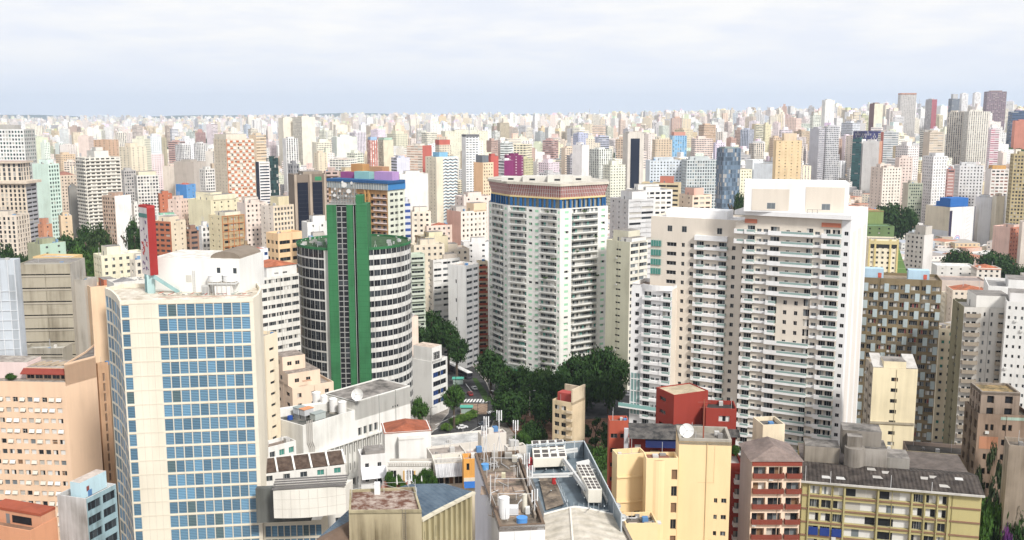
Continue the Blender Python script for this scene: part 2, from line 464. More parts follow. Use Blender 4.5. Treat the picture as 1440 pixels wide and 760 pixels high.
def facade(b, A, B, z0, z1, cols, rows, wall, maker, depth=0.28, part='wall', wpart='window', skip=None, reveal=None):
 """a wall from A to B with real openings at cols x rows; maker(i, j, w, h) gives the mesh that fills one"""
 u, n, L = axes(A, B); mb = b.mb(part); A3 = Vector((A[0], A[1], 0)); rv = reveal or wall
 def P(x, z, d=0.0):
  p = A3 + u * x - n * d; return (p.x, p.y, z)
 def q(x0, x1, za, zb, m=wall):
  if x1 - x0 > 1e-3 and zb - za > 1e-3: mb.poly([P(x0, za), P(x1, za), P(x1, zb), P(x0, zb)], m)
 rows = sorted(r for r in rows if r[0] >= z0 - 1e-6 and r[1] <= z1 + 1e-6); cols = sorted(cols)
 z = z0
 for j, (ra, rb) in enumerate(rows):
  q(0, L, z, ra); z = rb; x = 0.0
  for i, (ca, cb) in enumerate(cols):
   if skip and skip(i, j): continue
   q(x, ca, ra, rb); x = cb
   d = depth
   mb.poly([P(ca, ra), P(cb, ra), P(cb, ra, d), P(ca, ra, d)], rv); mb.poly([P(ca, rb, d), P(cb, rb, d), P(cb, rb), P(ca, rb)], rv)
   mb.poly([P(ca, ra), P(ca, ra, d), P(ca, rb, d), P(ca, rb)], rv); mb.poly([P(cb, ra, d), P(cb, ra), P(cb, rb), P(cb, rb, d)], rv)
   me = maker(i, j, cb - ca, rb - ra)
   if isinstance(me, bpy.types.Material): mb.poly([P(ca, ra, d), P(cb, ra, d), P(cb, rb, d), P(ca, rb, d)], me)
   elif me is not None:
    p = A3 + u * ca - n * (d - 0.02); b.rep(wpart, me, frame(u, n, (p.x, p.y, ra)), (cb - ca) * (rb - ra))
   else: pass
  q(x, L, ra, rb)
 q(0, L, z, z1)
def evencols(L, n, frac, m0=0.0, m1=0.0):
 w = (L - m0 - m1) / n; return [(m0 + w * i + w * (1 - frac) / 2, m0 + w * (i + 1) - w * (1 - frac) / 2) for i in range(n)]
def downrows(ztop, pitch, h, zmin, first=0.0):
 out = []; z = ztop - first
 while z - h > zmin: out.append((z - h, z)); z -= pitch
 return out
def wallq(b, A, B, z0, z1, m, part='wall'):
 b.mb(part).poly([(A[0], A[1], z0), (B[0], B[1], z0), (B[0], B[1], z1), (A[0], A[1], z1)], m)
def foot(x0, xc, x1, yt, D, r=1.0):
 """footprint from three photo columns (left edge, near corner, right edge), the roof line's row at the corner and its distance:
 (left, corner, right, back) on the ground plan and the roof height; r = depth of right face / width of left face"""
 C = aty(xc, yt, D); a = atan2(C.x, C.y)
 rv, fv = Vector((cos(a), -sin(a), 0)), Vector((sin(a), cos(a), 0))
 pl, pr = max(0, xc - x0), max(0, x1 - xc)
 ph = atan2(pr, pl * r) if pl > 0 else pi / 2
 if pr == 0: ph = 0.0
 eL = -cos(ph) * rv + sin(ph) * fv; eR = sin(ph) * rv + cos(ph) * fv
 def solve(e, px):
  k = (px - 720) / FP
  return (k * (C.y * CT - (C.z - CAMZ) * ST) - C.x) / (e.x - k * e.y * CT)
 wL = solve(eL, x0) if pl > 0 else 0; wR = solve(eR, x1) if pr > 0 else 0
 if pr == 0: wR = wL * r
 if pl == 0: wL = wR / r; 
 Lp, Rp = C + eL * wL, C + eR * wR; K = Lp + eR * wR
 return Lp, C, Rp, K, C.z
# ------------------------------------------------------------------ colours
WHITE, OFFW, CREAM, LCREAM = (0.78, 0.77, 0.74), (0.70, 0.68, 0.63), (0.74, 0.66, 0.50), (0.78, 0.72, 0.60)
PEACH, PINKW, BEIGE, TAN = (0.74, 0.52, 0.34), (0.76, 0.63, 0.56), (0.64, 0.55, 0.44), (0.50, 0.42, 0.32)
GREY, LGREY, DGREY, CONC = (0.42, 0.42, 0.42), (0.58, 0.58, 0.58), (0.2, 0.2, 0.2), (0.36, 0.33, 0.28)
BRICK, REDP, OLIVE, YEL = (0.45, 0.16, 0.09), (0.36, 0.055, 0.04), (0.46, 0.42, 0.22), (0.76, 0.57, 0.30)
BLUEG, MINT, LBLUE, TILE = (0.12, 0.17, 0.23), (0.60, 0.74, 0.66), (0.45, 0.62, 0.76), (0.36, 0.12, 0.07)
ROOFG, ROOFB, ROOFD = (0.27, 0.25, 0.23), (0.26, 0.21, 0.17), (0.13, 0.12, 0.11)
STDP = ['dd', 'dm', 'md', 'dc', 'cd', 'mm', 'dd', 'ww', 'ml']
DARKP = ['dd', 'dm', 'md', 'dd', 'mm']
MIDS = []          # (outline on the photo, distance) of everything built, for filling the gaps later
def prisms(b, part, pts, z0, z1, mat, top=None): b.mb(part).prism(pts, z0, z1, mat, top)
def style(b, A, B, z0, z1, wall, sp, wallm=None):
 """one face of a building; sp: dict of the face's window rhythm, or None for a blank wall"""
 wm = wallm or paint(wall, 0.3)
 if sp is None:
  wallq(b, A, B, z0, z1, wm); return
 L = (Vector(B[:2]) - Vector(A[:2])).length
 fl, wh, first = sp.get('fl', 3.0), sp.get('wh', 1.3), sp.get('first', 1.6)
 if 'cols' in sp: cols = [(a * L, c * L) for a, c in sp['cols']]
 else: cols = evencols(L, sp['n'], sp.get('ww', 0.5), sp.get('m0', 0) * L, sp.get('m1', 0) * L)
 rows = downrows(z1, fl, wh, z0 + 0.5, first)
 panes, fr = sp.get('panes', STDP), sp.get('frame', (0.6, 0.6, 0.58))
 np_ = sp.get('np', 1)
 def mk(i, j, w, h):
  return win(w, h, ''.join(rnd(panes) for _ in range(np_)), fr, sill=sp.get('sill', False), split=sp.get('split', False))
 facade(b, A, B, z0, z1, cols, rows, wm, mk, sp.get('depth', 0.28), skip=sp.get('skip'))
 u, n, _ = axes(A, B)
 for bs in sp.get('bal', ()):          # (f0, f1, projection, style, parapet colour)
  f0, f1, d, stl, pc = bs[:5]
  me = balcony((f1 - f0) * L, d, pc, bs[5] if len(bs) > 5 else 1.0, stl)
  for ra, rb in rows[(bs[6] if len(bs) > 6 else 0):]:
   p = Vector((A[0], A[1], 0)) + u * (f0 * L)
   b.rep('balcony', me, frame(u, n, (p.x, p.y, ra - 0.05)), (f1 - f0) * L)
 if sp.get('wh', 1.3) < 2.3 and L > 3:
  for ra, rb in rows:
   for a, c in cols:
    if random.random() < .055 and proj((A[0], A[1], ra))[1] < 800: p = Vector((A[0], A[1], ra - .75)) + u * min(max(a, .1), L - 1) + n * .02; b.one('air_conditioner').obox(p, u * .85, n * .4, (0, 0, .6), paint((.62, .61, .58), .3))
 for k in range(int(L / 9)): b.one('drain_pipe').bar(Vector((A[0], A[1], z0 + 1)) + u * (L * (k + .5) / max(1, int(L / 9)) + .37) + n * .09, Vector((A[0], A[1], z1 - .3)) + u * (L * (k + .5) / max(1, int(L / 9)) + .37) + n * .09, .11, paint(tuple(v * .72 for v in wall), .4))
 bd = sp.get('band')                   # (height, projection, colour): a course under every window row
 if bd:
  me = PROTO.get(('band', round(L, 2), bd))
  if me is None:
   m_ = MB(); m_.obox((0, -bd[1], 0), (L, 0, 0), (0, bd[1], 0), (0, 0, bd[0]), paint(bd[2], 0.3)); me = m_.mesh('ledge'); PROTO[('band', round(L, 2), bd)] = me
  for ra, rb in rows: b.rep('ledge', me, frame(u, n, (A[0], A[1], ra - bd[0] - 0.1)), L)
 for f in sp.get('fins', ()):          # vertical strips standing proud: (fraction, width, projection, colour)
  b.mb('pilaster').obox(Vector((A[0], A[1], z0)) + u * (f[0] * L - f[1] / 2), u * f[1], n * f[2], (0, 0, z1 - z0), paint(f[3], 0.3))
def gbuild(name, label, cat, px, yt, D, r, wall, Ls, Rs, roof=ROOFG, par=0.9, zb=0.0, z=None, wallR=None, tops=(), fin=True, grime=0.3, backs=True):
 """a box-shaped building from its photo outline with windows cut into the faces one sees"""
 x0, xc, x1 = px
 Lp, C, R, K, zt = foot(x0, xc, x1, yt, D, r)
 ctr = (Lp + R) / 2
 b = Bld(name, label, cat, (ctr.x, ctr.y, zb))
 wm, wr = paint(wall, grime), paint(wallR or wall, grime)
 if xc > x0: style(b, Lp, C, zb, zt, wall, Ls, wm)
 else: wallq(b, Lp, C, zb, zt, wm)
 if x1 > xc: style(b, C, R, zb, zt, wallR or wall, Rs, wr)
 else: wallq(b, C, R, zb, zt, wr)
 wallq(b, R, K, zb, zt, wm); wallq(b, K, Lp, zb, zt, wm)
 pts = [Lp, C, R, K]
 b.mb('roof').poly([(p.x, p.y, zt - par) for p in ccw(pts)], mottled('roof%s' % (roof,), tuple(c * 0.62 for c in roof), roof, 0.35))
 if par > 0.05: parapet_in(b, pts, zt - par, zt, wm)
 b.foot, b.zt, b.rz = (Lp, C, R, K), zt, zt - par
 for t in tops: rooftop(b, *t)
 if zt > 20 and par > .3:
  for k in range(random.randint(2, 4)):
   f, g, s = random.uniform(.08, .85), random.uniform(.1, .85), random.uniform(.5, 1.3); p = onroof(b, f, g); e = (R - C).normalized()
   if k % 2: b.one('roof_aerial').bar(Vector((p.x, p.y, b.rz)), Vector((p.x, p.y, b.rz + random.uniform(1.5, 3.5))), .07, paint(GREY, 0))
   else: b.one('roof_unit').obox(Vector((p.x, p.y, b.rz)), e * s, Vector((-e.y, e.x, 0)) * s, (0, 0, s * random.uniform(.7, 1.3)), paint(rnd([(.5, .49, .47), (.25, .24, .23), (.62, .6, .56), (.10, .22, .42)]), .3))
 MIDS.append((x0, x1, yt, D, label, name))
 if fin: b.finish()
 return b
def parapet_in(b, pts, z0, z1, m, t=0.22, part='parapet'):
 pts = ccw(pts); ins = inset(pts, t); n = len(pts); mb = b.mb(part)
 for i in range(n):
  j = (i + 1) % n; a, bb, c, d = pts[i], pts[j], ins[j], ins[i]
  mb.poly([(a[0], a[1], z1), (bb[0], bb[1], z1), (c[0], c[1], z1), (d[0], d[1], z1)], m)
  mb.poly([(c[0], c[1], z0), (d[0], d[1], z0), (d[0], d[1], z1), (c[0], c[1], z1)], m)
def onroof(b, f, g):                      # point on the roof: f along the left face from its far end, g into the depth
 Lp, C, R, K = b.foot
 return Lp + (C - Lp) * f + (R - C) * g
def rooftop(b, kind, f0, f1, g0, g1, h, col=OFFW, part=None):
 Lp, C, R, K = b.foot; z = b.rz
 e1, e2 = C - Lp, R - C
 if kind == 'box':
  o = Lp + e1 * f0 + e2 * g0; b.mb(part or 'penthouse').obox((o.x, o.y, z), e1 * (f1 - f0), e2 * (g1 - g0), (0, 0, h), paint(col, 0.35), mottled('roof%s' % (ROOFG,), tuple(c * 0.62 for c in ROOFG), ROOFG, 0.35))
  if h > 2.2 and (e1 * (f1 - f0)).length > 2.5:
   d = e1.normalized(); n = e2.normalized(); q = o + e1 * ((f1 - f0) * 0.3) - n * 0.04
   b.mb('roof_door').obox((q.x, q.y, z + 0.05), d * 0.9, n * 0.03, (0, 0, 1.95), paint((0.2, 0.2, 0.2), 0.1))
 elif kind == 'hip':
  o = [Lp + e1 * a + e2 * c for a, c in ((f0, g0), (f1, g0), (f1, g1), (f0, g1))]
  m = corrugated('tiles%s' % (col,), tuple(c * 0.6 for c in col), col, tuple(e1.normalized()), 0.5)
  a, c = o[0].lerp(o[3], 0.5), o[1].lerp(o[2], 0.5); k = 0.25
  r0, r1 = a.lerp(c, k), a.lerp(c, 1 - k); zz = z + h
  mb = b.mb(part or 'tiled_roof'); P = lambda p, q: (p.x, p.y, q)
  mb.poly([P(o[0], z), P(o[1], z), P(r1, zz), P(r0, zz)], m); mb.poly([P(o[1], z), P(o[2], z), P(r1, zz)], m)
  mb.poly([P(o[2], z), P(o[3], z), P(r0, zz), P(r1, zz)], m); mb.poly([P(o[3], z), P(o[0], z), P(r0, zz)], m)
 elif kind == 'tank':
  o = Lp + e1 * f0 + e2 * g0; b.mb(part or 'water_tank').cyl((o.x, o.y, z + 0.4), f1, h, paint(col, 0.15), 18)
  b.mb(part or 'water_tank').cyl((o.x, o.y, z), f1 * 0.8, 0.4, paint(CONC, 0.3), 12)
 elif kind == 'mast':
  o = Lp + e1 * f0 + e2 * g0; mb = b.mb(part or 'antenna'); m = paint((0.4, 0.4, 0.4), 0)
  mb.bar((o.x, o.y, z), (o.x, o.y, z + h), 0.16, m)
  for k in (0.75, 0.9): mb.bar((o.x - 0.7, o.y, z + h * k), (o.x + 0.7, o.y, z + h * k), 0.08, m)
def W(n, ww=0.5, fl=3.0, wh=1.3, first=1.6, **k): return dict(n=n, ww=ww, fl=fl, wh=wh, first=first, **k)
def dish(name, pos, r, aim, label, col=(0.75, 0.75, 0.73), group=None):
 """a parabolic dish on a stub mast; aim: direction it looks"""
 t = empty(name, pos, label, 'satellite dish', group)
 a = Vector(aim).normalized(); q = a.to_track_quat('Z', 'Y'); c = Vector(pos) + Vector((0, 0, r * 1.25)); m = paint(col, 0.15)
 mb = MB(); N = 20
 rings = [[c + q @ Vector((r * k / 5 * cos(2 * pi * i / N), r * k / 5 * sin(2 * pi * i / N), r * 0.3 * ((k / 5) ** 2) - r * 0.15)) for i in range(N)] for k in range(1, 6)]
 mb.poly(rings[0], m)
 for k in range(4):
  for i in range(N):
   j = (i + 1) % N; mb.poly([rings[k][i], rings[k][j], rings[k + 1][j], rings[k + 1][i]], m)
 mb.build('reflector', t, Vector(pos))
 mm = MB(); gm = paint((0.3, 0.3, 0.3), 0.1)
 mm.bar(Vector(pos), c - a * r * 0.2, 0.14, gm); mm.build('mast', t, Vector(pos))
 mf = MB(); tip = c + a * r * 0.75
 for i in (0, 7, 13): mf.bar(rings[4][i], tip, 0.05, gm)
 mf.bar(tip - a * 0.15, tip + a * 0.15, 0.2, gm); mf.build('feed_horn', t, Vector(pos))
 return t
def cell_mast(pos, h, label, panels=3, group=None, col=(0.55, 0.55, 0.55)):
 t = empty('antenna_mast', pos, label, 'antenna', group); P = Vector(pos)
 m = paint(col, 0.1); mb = MB(); mb.bar(P, P + UP * h, 0.16, m)
 for k in range(3): 
  a = k * 2.1 + 0.4; mb.bar(P + Vector((cos(a), sin(a), 0)) * 0.9, P + UP * (h * 0.45), 0.07, m)
 mb.build('pole', t, P)
 for k in range(panels):
  a = k * 2 * pi / panels + 0.5; d = Vector((cos(a), sin(a), 0)); n = MB()
  n.bar(P + UP * (h - 1.9) + d * 0.12, P + UP * (h - 1.9) + d * 0.5, 0.06, m)
  n.bar(P + UP * (h - 2.1) + d * 0.5, P + UP * (h - 0.1) + d * 0.5, 0.34, paint((0.72, 0.72, 0.72), 0.05), 0.2)
  n.build('antenna_panel', t, P)
 return t
def round_tank(name, c, r, h, label, col=(0.74, 0.74, 0.73), group=None, stand=0.5):
 t = empty(name, c, label, 'water tank', group); c = Vector(c)
 mb = MB(); mb.cyl(c + UP * stand, r, h, paint(col, 0.2), 24); mb.build('tank_body', t, c)
 ml = MB(); ml.cyl(c + UP * (stand + h), r * 1.04, 0.12, paint(col, 0.1), 24); ml.cyl(c + UP * (stand + h + 0.12), r * 0.98, 0.35, paint(col, 0.1), 24, r * 0.25); ml.build('lid', t, c)
 if stand > 0:
  mk = MB(); mk.box(c.x - r * 0.9, c.y - r * 0.9, c.z, c.x + r * 0.9, c.y + r * 0.9, c.z + stand, paint(CONC, 0.3)); mk.build('plinth', t, c)
 return t
# ================================================================== plants
LEAFM = {}
def leaf_mat(c):
 if c in LEAFM: return LEAFM[c]
 m, N, L, P = newmat('foliage')
 geo = N.new('ShaderNodeNewGeometry'); t = N.new('ShaderNodeTexNoise'); t.inputs['Scale'].default_value = 0.55; t.inputs['Detail'].default_value = 3
 L.new(geo.outputs['Position'], t.inputs['Vector'])
 oi = N.new('ShaderNodeObjectInfo'); r = N.new('ShaderNodeValToRGB')
 r.color_ramp.elements[0].position = 0.3; r.color_ramp.elements[0].color = (c[0] * 0.55, c[1] * 0.6, c[2] * 0.6, 1)
 r.color_ramp.elements[1].position = 0.72; r.color_ramp.elements[1].color = (c[0] * 1.9, c[1] * 1.75, c[2] * 1.3, 1)
 L.new(t.outputs[0], r.inputs[0]); L.new(r.outputs[0], P.inputs['Base Color'])
 P.inputs['Roughness'].default_value = 0.7; P.inputs['Specular IOR Level'].default_value = 0.1
 LEAFM[c] = m; return m
CROWNS = {}
def crown_mesh(kind, col, seed):
 """a crown of unit radius / unit height made of leaf clumps; kind: round, tall, flat, palm"""
 key = (kind, col, seed)
 if key in CROWNS: return CROWNS[key]
 R = random.Random(seed); m = leaf_mat(col); mb = MB()
 nc = {'round': 60, 'tall': 50, 'flat': 50, 'sparse': 18}[kind]
 for k in range(nc):
  while True:
   x, y, z = R.uniform(-1, 1), R.uniform(-1, 1), R.uniform(-1, 1); d = sqrt(x * x + y * y + z * z)
   if d < 1 and d > 0.35: break
  if kind == 'flat' and z < 0: z *= 0.5
  cx, cy, cz = x * 0.80, y * 0.80, 0.5 + z * 0.40
  rr = R.uniform(0.22, 0.40) if kind != 'sparse' else R.uniform(0.14, 0.24)
  for i in range(62):
   v = Vector((R.gauss(0, 1), R.gauss(0, 1), R.gauss(0, 1))).normalized() * rr * (R.random() ** 0.4)
   p = Vector((cx + v.x, cy + v.y, max(0.0, cz + v.z * 0.62)))
   nrm = (v.normalized() + Vector((R.uniform(-1, 1), R.uniform(-1, 1), R.uniform(-0.2, 1.2)))).normalized()
   t = nrm.orthogonal().normalized(); t.rotate(Matrix.Rotation(R.uniform(0, 6.28), 3, nrm)); w = nrm.cross(t); s = R.uniform(0.035, 0.08)
   t2, w2 = t * s, w * s * R.uniform(0.6, 1.0)
   mb.poly([p - t2, p + w2 * 0.8, p + t2, p - w2 * 0.8], m)
 CROWNS[key] = mb.mesh('crown'); return CROWNS[key]
DARKG, MIDG, LIGHTG = (0.024, 0.054, 0.018), (0.038, 0.085, 0.022), (0.075, 0.14, 0.035)
TRUNK = {}
def tree(pos, r, h, label, col=DARKG, kind='round', group=None, seed=None, trunk=0.3, name='tree'):
 seed = random.randint(1, 4) if seed is None else seed
 t = empty(name, pos, label, 'tree', group)
 th = h * trunk
 if 't' not in TRUNK:
  mb = MB(); bk = paint((0.09, 0.07, 0.05), 0.3); mb.cyl((0, 0, 0), 0.05, 0.62, bk, 8, 0.03)
  for a in range(5): d = Vector((cos(a * 1.26), sin(a * 1.26), 0)); mb.bar(Vector((0, 0, 0.45 + 0.03 * a)), Vector((0, 0, 0.8)) + d * 0.28, 0.025, bk)
  TRUNK['t'] = mb.mesh('trunk')
 o = bpy.data.objects.new('trunk', TRUNK['t']); COL.objects.link(o); o.parent = t; o.scale = (h * 0.6, h * 0.6, h)
 c = bpy.data.objects.new('crown', crown_mesh(kind, col, seed)); COL.objects.link(c); c.parent = t; c.location = (0, 0, th); c.scale = (r, r, h - th); c.rotation_euler = (0, 0, random.uniform(0, 6.28))
 return t
def bush(name, pos, r, h, label, group=None, col=MIDG):
 t = empty(name, tuple(pos), label, 'plant', group)
 c = bpy.data.objects.new('foliage', crown_mesh('round', col, random.randint(1, 3))); COL.objects.link(c); c.parent = t; c.scale = (r, r, h); c.rotation_euler = (0, 0, random.uniform(0, 6))
 m = MB(); m.cyl((0, 0, 0), r * 0.08, h * 0.5, paint((0.09, 0.07, 0.05), 0.3), 6); o = m.build('stem', t, (0, 0, 0))
 return t
# ================================================================== office tower with blue louvres
def blue_tower():
 zt = aty(168, 423, 205).z
 px = [(147, 405), (156, 409), (163, 415.5), (168, 424), (356, 419.5), (364, 414), (368, 405), (362, 396), (341, 391)]
 P = [atz(x, y, zt) for x, y in px]
 back = [Vector((P[-1].x, 226, zt)), Vector((P[0].x + 2, 226, zt))]
 b = Bld('office_tower', 'tall cream office tower with rows of blue louvred windows and a blank cream panel', 'office tower', ((P[3].x + P[4].x) / 2, 212, 0))
 wall = (0.74, 0.68, 0.56); wm = paint(wall, 0.18)
 pitch, wh = 3.12, 2.62
 tones = [0, 0, 0, 1, 1, 2, 0, 1, 0, 1, 0, 2, 3]
 mk = lambda i, j, w, h: louvre(w, h, rnd(tones))
 rows = downrows(zt, pitch, wh, 2, 0.9)
 A, B = P[3], P[4]; L = (B - A).length
 f = lambda x: (x - 168) / 188.0 * L
 cols = [(f(169.5), f(180.5))] + [(f(221 + 13 * i) + 0.02, f(221 + 13 * (i + 1)) - 0.06) for i in range(10)]
 facade(b, A, B, 0, zt, cols, rows, wm, mk, 0.14)
 for i in range(3):
  A2, B2 = P[i], P[i + 1]; L2 = (B2 - A2).length
  facade(b, A2, B2, 0, zt, [(0.25, L2 / 2 - 0.06), (L2 / 2 + 0.06, L2 - 0.25)], downrows(zt, pitch, wh, 18, 1.7), wm, mk, 0.14)
 ring = P + back
 for i in range(4, len(ring)):
  wallq(b, ring[i], ring[(i + 1) % len(ring)], 0, zt, wm)
 b.mb('roof').poly([(p.x, p.y, zt - 0.9) for p in ccw(ring)], mottled('bt_roof', (0.42, 0.36, 0.28), (0.72, 0.68, 0.60), 0.3))
 parapet_in(b, ring, zt - 0.9, zt, wm, 0.45)
 # fine panel joints and floor courses standing proud of the blank panel
 u, n, _ = axes(A, B); jm = paint((0.55, 0.50, 0.42), 0.1)
 for ra, rb in rows:
  o = A + u * f(181.5); b.mb('panel_joint').obox((o.x, o.y, rb + 0.28), u * (f(220) - f(181.5)), n * 0.02, (0, 0, 0.06), jm)
  o = A; b.one('floor_course').obox((o.x, o.y, rb + 0.2), u * L, n * 0.07, (0, 0, 0.07), wm)
 for x in (191, 201, 211):
  o = A + u * f(x); b.mb('panel_joint').obox((o.x, o.y, 2), u * 0.05, n * 0.015, (0, 0, zt - 3), jm)
 # rail along the roof edge
 for i in range(15):
  o = A + u * (f(222) + i * (f(352) - f(222)) / 14); b.mb('roof_rail').bar((o.x, o.y + 0.25, zt), (o.x, o.y + 0.25, zt + 0.55), 0.07, paint((0.62, 0.58, 0.5), 0.1))
 o0, o1 = A + u * f(222), A + u * f(352)
 b.mb('roof_rail').bar((o0.x, o0.y + 0.25, zt + 0.55), (o1.x, o1.y + 0.25, zt + 0.55), 0.08, paint((0.5, 0.25, 0.2), 0.2))
 # white plant house with a vaulted dark roof at its far end
 zr = zt - 0.9
 q0, q1 = atz(218, 409, zr), atz(338, 413, zr)
 top = aty(280, 362, q0.y).z
 pm = paint((0.78, 0.77, 0.73), 0.22)
 e = (q1 - q0); dn = Vector((-e.y, e.x, 0)).normalized() * 13
 b.mb('plant_house').obox(q0, e, dn, (0, 0, top - zr), pm, mottled('roofwhite', (0.5, 0.47, 0.42), (0.72, 0.7, 0.66), 0.5))
 vm = paint((0.23, 0.19, 0.15), 0.35); a0, a1 = q0 + e * 0.64, q0 + e * 0.985
 for i in range(10):
  t0, t1 = pi * i / 10, pi * (i + 1) / 10; mid, hw = (a0 + a1) / 2, (a1 - a0).length / 2; ue = e.normalized()
  A_, B_ = [mid + ue * (-hw * cos(t)) + UP * (top - zr + 1.5 * sin(t)) + dn * 0.1 for t in (t0, t1)]
  b.mb('vaulted_roof').poly([A_, B_, B_ + dn * 0.85, A_ + dn * 0.85], vm)
  b.mb('vaulted_roof').poly([A_, B_, Vector((B_.x, B_.y, top)), Vector((A_.x, A_.y, top))], vm)
 nn = -dn.normalized()
 for x in (309.5, 332, ):
  w0 = q0 + e * ((x - 218 - 3) / 120); 
  b.rep('window', win(0.95, 1.35, 'm', (0.35, 0.33, 0.3)), frame(e.normalized(), nn, (w0.x + nn.x * 0.05, w0.y + nn.y * 0.05, zr + 4.4)), 1)
 w0 = q0 + e * ((263 - 218) / 120)
 b.one('louvre_panel').obox(Vector((w0.x, w0.y, zr + 2.2)), e.normalized() * 1.3, nn * 0.06, (0, 0, 1.6), paint((0.55, 0.53, 0.48), 0.3))
 lad = q0 + e * 0.46 + nn * 0.2
 for k in (0, 0.5): b.mb('ladder').bar(lad + e.normalized() * k, lad + e.normalized() * k + UP * 5, 0.06, paint((0.5, 0.5, 0.48), 0))
 for k in range(12): b.mb('ladder').bar(lad + UP * (0.3 + 0.4 * k), lad + e.normalized() * 0.5 + UP * (0.3 + 0.4 * k), 0.05, paint((0.5, 0.5, 0.48), 0))
 # low podium wing with the same windows
 Y = P[4].y + 0.5
 a = aty(362, 735, Y); c = aty(452, 729, Y + 1); zp = a.z
 facade(b, (P[4].x + 0.05, Y), (c.x, Y + 1), 0, zp - 0.2, evencols(c.x - P[4].x, 9, 0.93, 0.3), downrows(zp - 0.2, pitch, wh, 1, 0.7), wm, mk, 0.3, part='podium')
 b.mb('podium').obox((P[4].x, Y - 0.2, zp - 0.2), (c.x - P[4].x, 1, 0), (0, 14, 0), (0, 0, 0.5), wm, mottled('roofwhite', (0.5, 0.47, 0.42), (0.72, 0.7, 0.66), 0.5))
 wallq(b, (c.x, Y + 1), (c.x, Y + 15), 0, zp - 0.2, wm, 'podium')
 b.finish()
 return P, zt, zr, q0, q1, e, dn
BT_P, BT_Z, BT_R, BT_Q0, BT_Q1, BT_E, BT_DN = blue_tower()
def roof_sign():
 zr = BT_R; base = atz(209, 414, zr)
 t = empty('roof_sign', base, 'tall red sided roof sign with white lettered face on teal legs', 'sign')
 D = base.y
 zb, zt = aty(206, 388, D).z, aty(206, 293, D).z
 Lp, C, R, K, _ = foot(194.5, 206, 217.5, 293, D, 0.42)
 red, wh = paint((0.31, 0.03, 0.028), 0.4, 0.7), paint((0.60, 0.55, 0.54), 0.6, 0.6)
 mb = MB(); pts = [Lp, C, R, K]
 mb.poly([(C.x, C.y, zb), (R.x, R.y, zb), (R.x, R.y, zt), (C.x, C.y, zt)], red)
 mb.poly([(R.x, R.y, zb), (K.x, K.y, zb), (K.x, K.y, zt), (R.x, R.y, zt)], red)
 mb.poly([(K.x, K.y, zb), (Lp.x, Lp.y, zb), (Lp.x, Lp.y, zt), (K.x, K.y, zt)], red)
 mb.poly([(p.x, p.y, zt) for p in ccw(pts)], red); mb.poly([(p.x, p.y, zb) for p in ccw(pts)], paint((0.25, 0.25, 0.25), 0.2))
 mb.wallring(pts, zt, zt + 0.5, 0.2, paint((0.40, 0.05, 0.05), 0.3))
 mb.build('sign_box', t, base)
 mf = MB(); u, n, L = axes(Lp, C)
 mf.poly([(Lp.x, Lp.y, zb), (C.x, C.y, zb), (C.x, C.y, zt), (Lp.x, Lp.y, zt)], wh)
 mf.obox(Vector((Lp.x, Lp.y, zt - 2.2)), u * L, n * 0.05, (0, 0, 0.9), paint((0.10, 0.22, 0.20), 0.2)); face = mf.build('sign_face', t, base)
 # faded, unreadable upright letters
 ml = MB(); random.seed(3); lm, lr = paint((0.13, 0.08, 0.16), 0.3), paint((0.45, 0.08, 0.08), 0.3)
 for k in range(34):                     # worn marks with no readable shape left
  f, z, w, h = random.uniform(.12, .78), random.uniform(zb + .8, zt - 3.2), random.uniform(.06, .22), random.uniform(.15, .7)
  if abs((z - zb) / (zt - zb) - 0.45) < 0.12 or random.random() < .75:
   o = Lp + u * (L * f); ml.obox(Vector((o.x, o.y, z)), u * (L * w) + UP * random.uniform(-.3, .3), n * 0.04, (0, 0, h), lr if 0.3 < (z - zb) / (zt - zb) < 0.5 else lm)
 ml.build('worn_marks', face, base)
 teal, td = paint((0.42, 0.58, 0.58), 0.3), paint((0.20, 0.34, 0.36), 0.3)
 leg = MB(); p0, p1 = atz(207.5, 413, zr), atz(217, 413, zr); leg.obox(Vector((p0.x, p0.y, zr)), p1 - p0, (0, 0.8, 0), (0, 0, zb - zr), teal); leg.build('leg', t, base)
 leg = MB(); k0 = Lp.lerp(C, 0.25); leg.obox(Vector((k0.x, k0.y, zr)), u * 1.0, -n * 0.4, (0, 0, zb - zr), td); leg.build('leg', t, base)
 br = MB(); a, c = aty(216, 389, D), atz(251, 411, zr)
 br.bar(a, c, 1.0, paint((0.26, 0.40, 0.40), 0.35), 0.8); br.build('brace', t, base)
roof_sign()
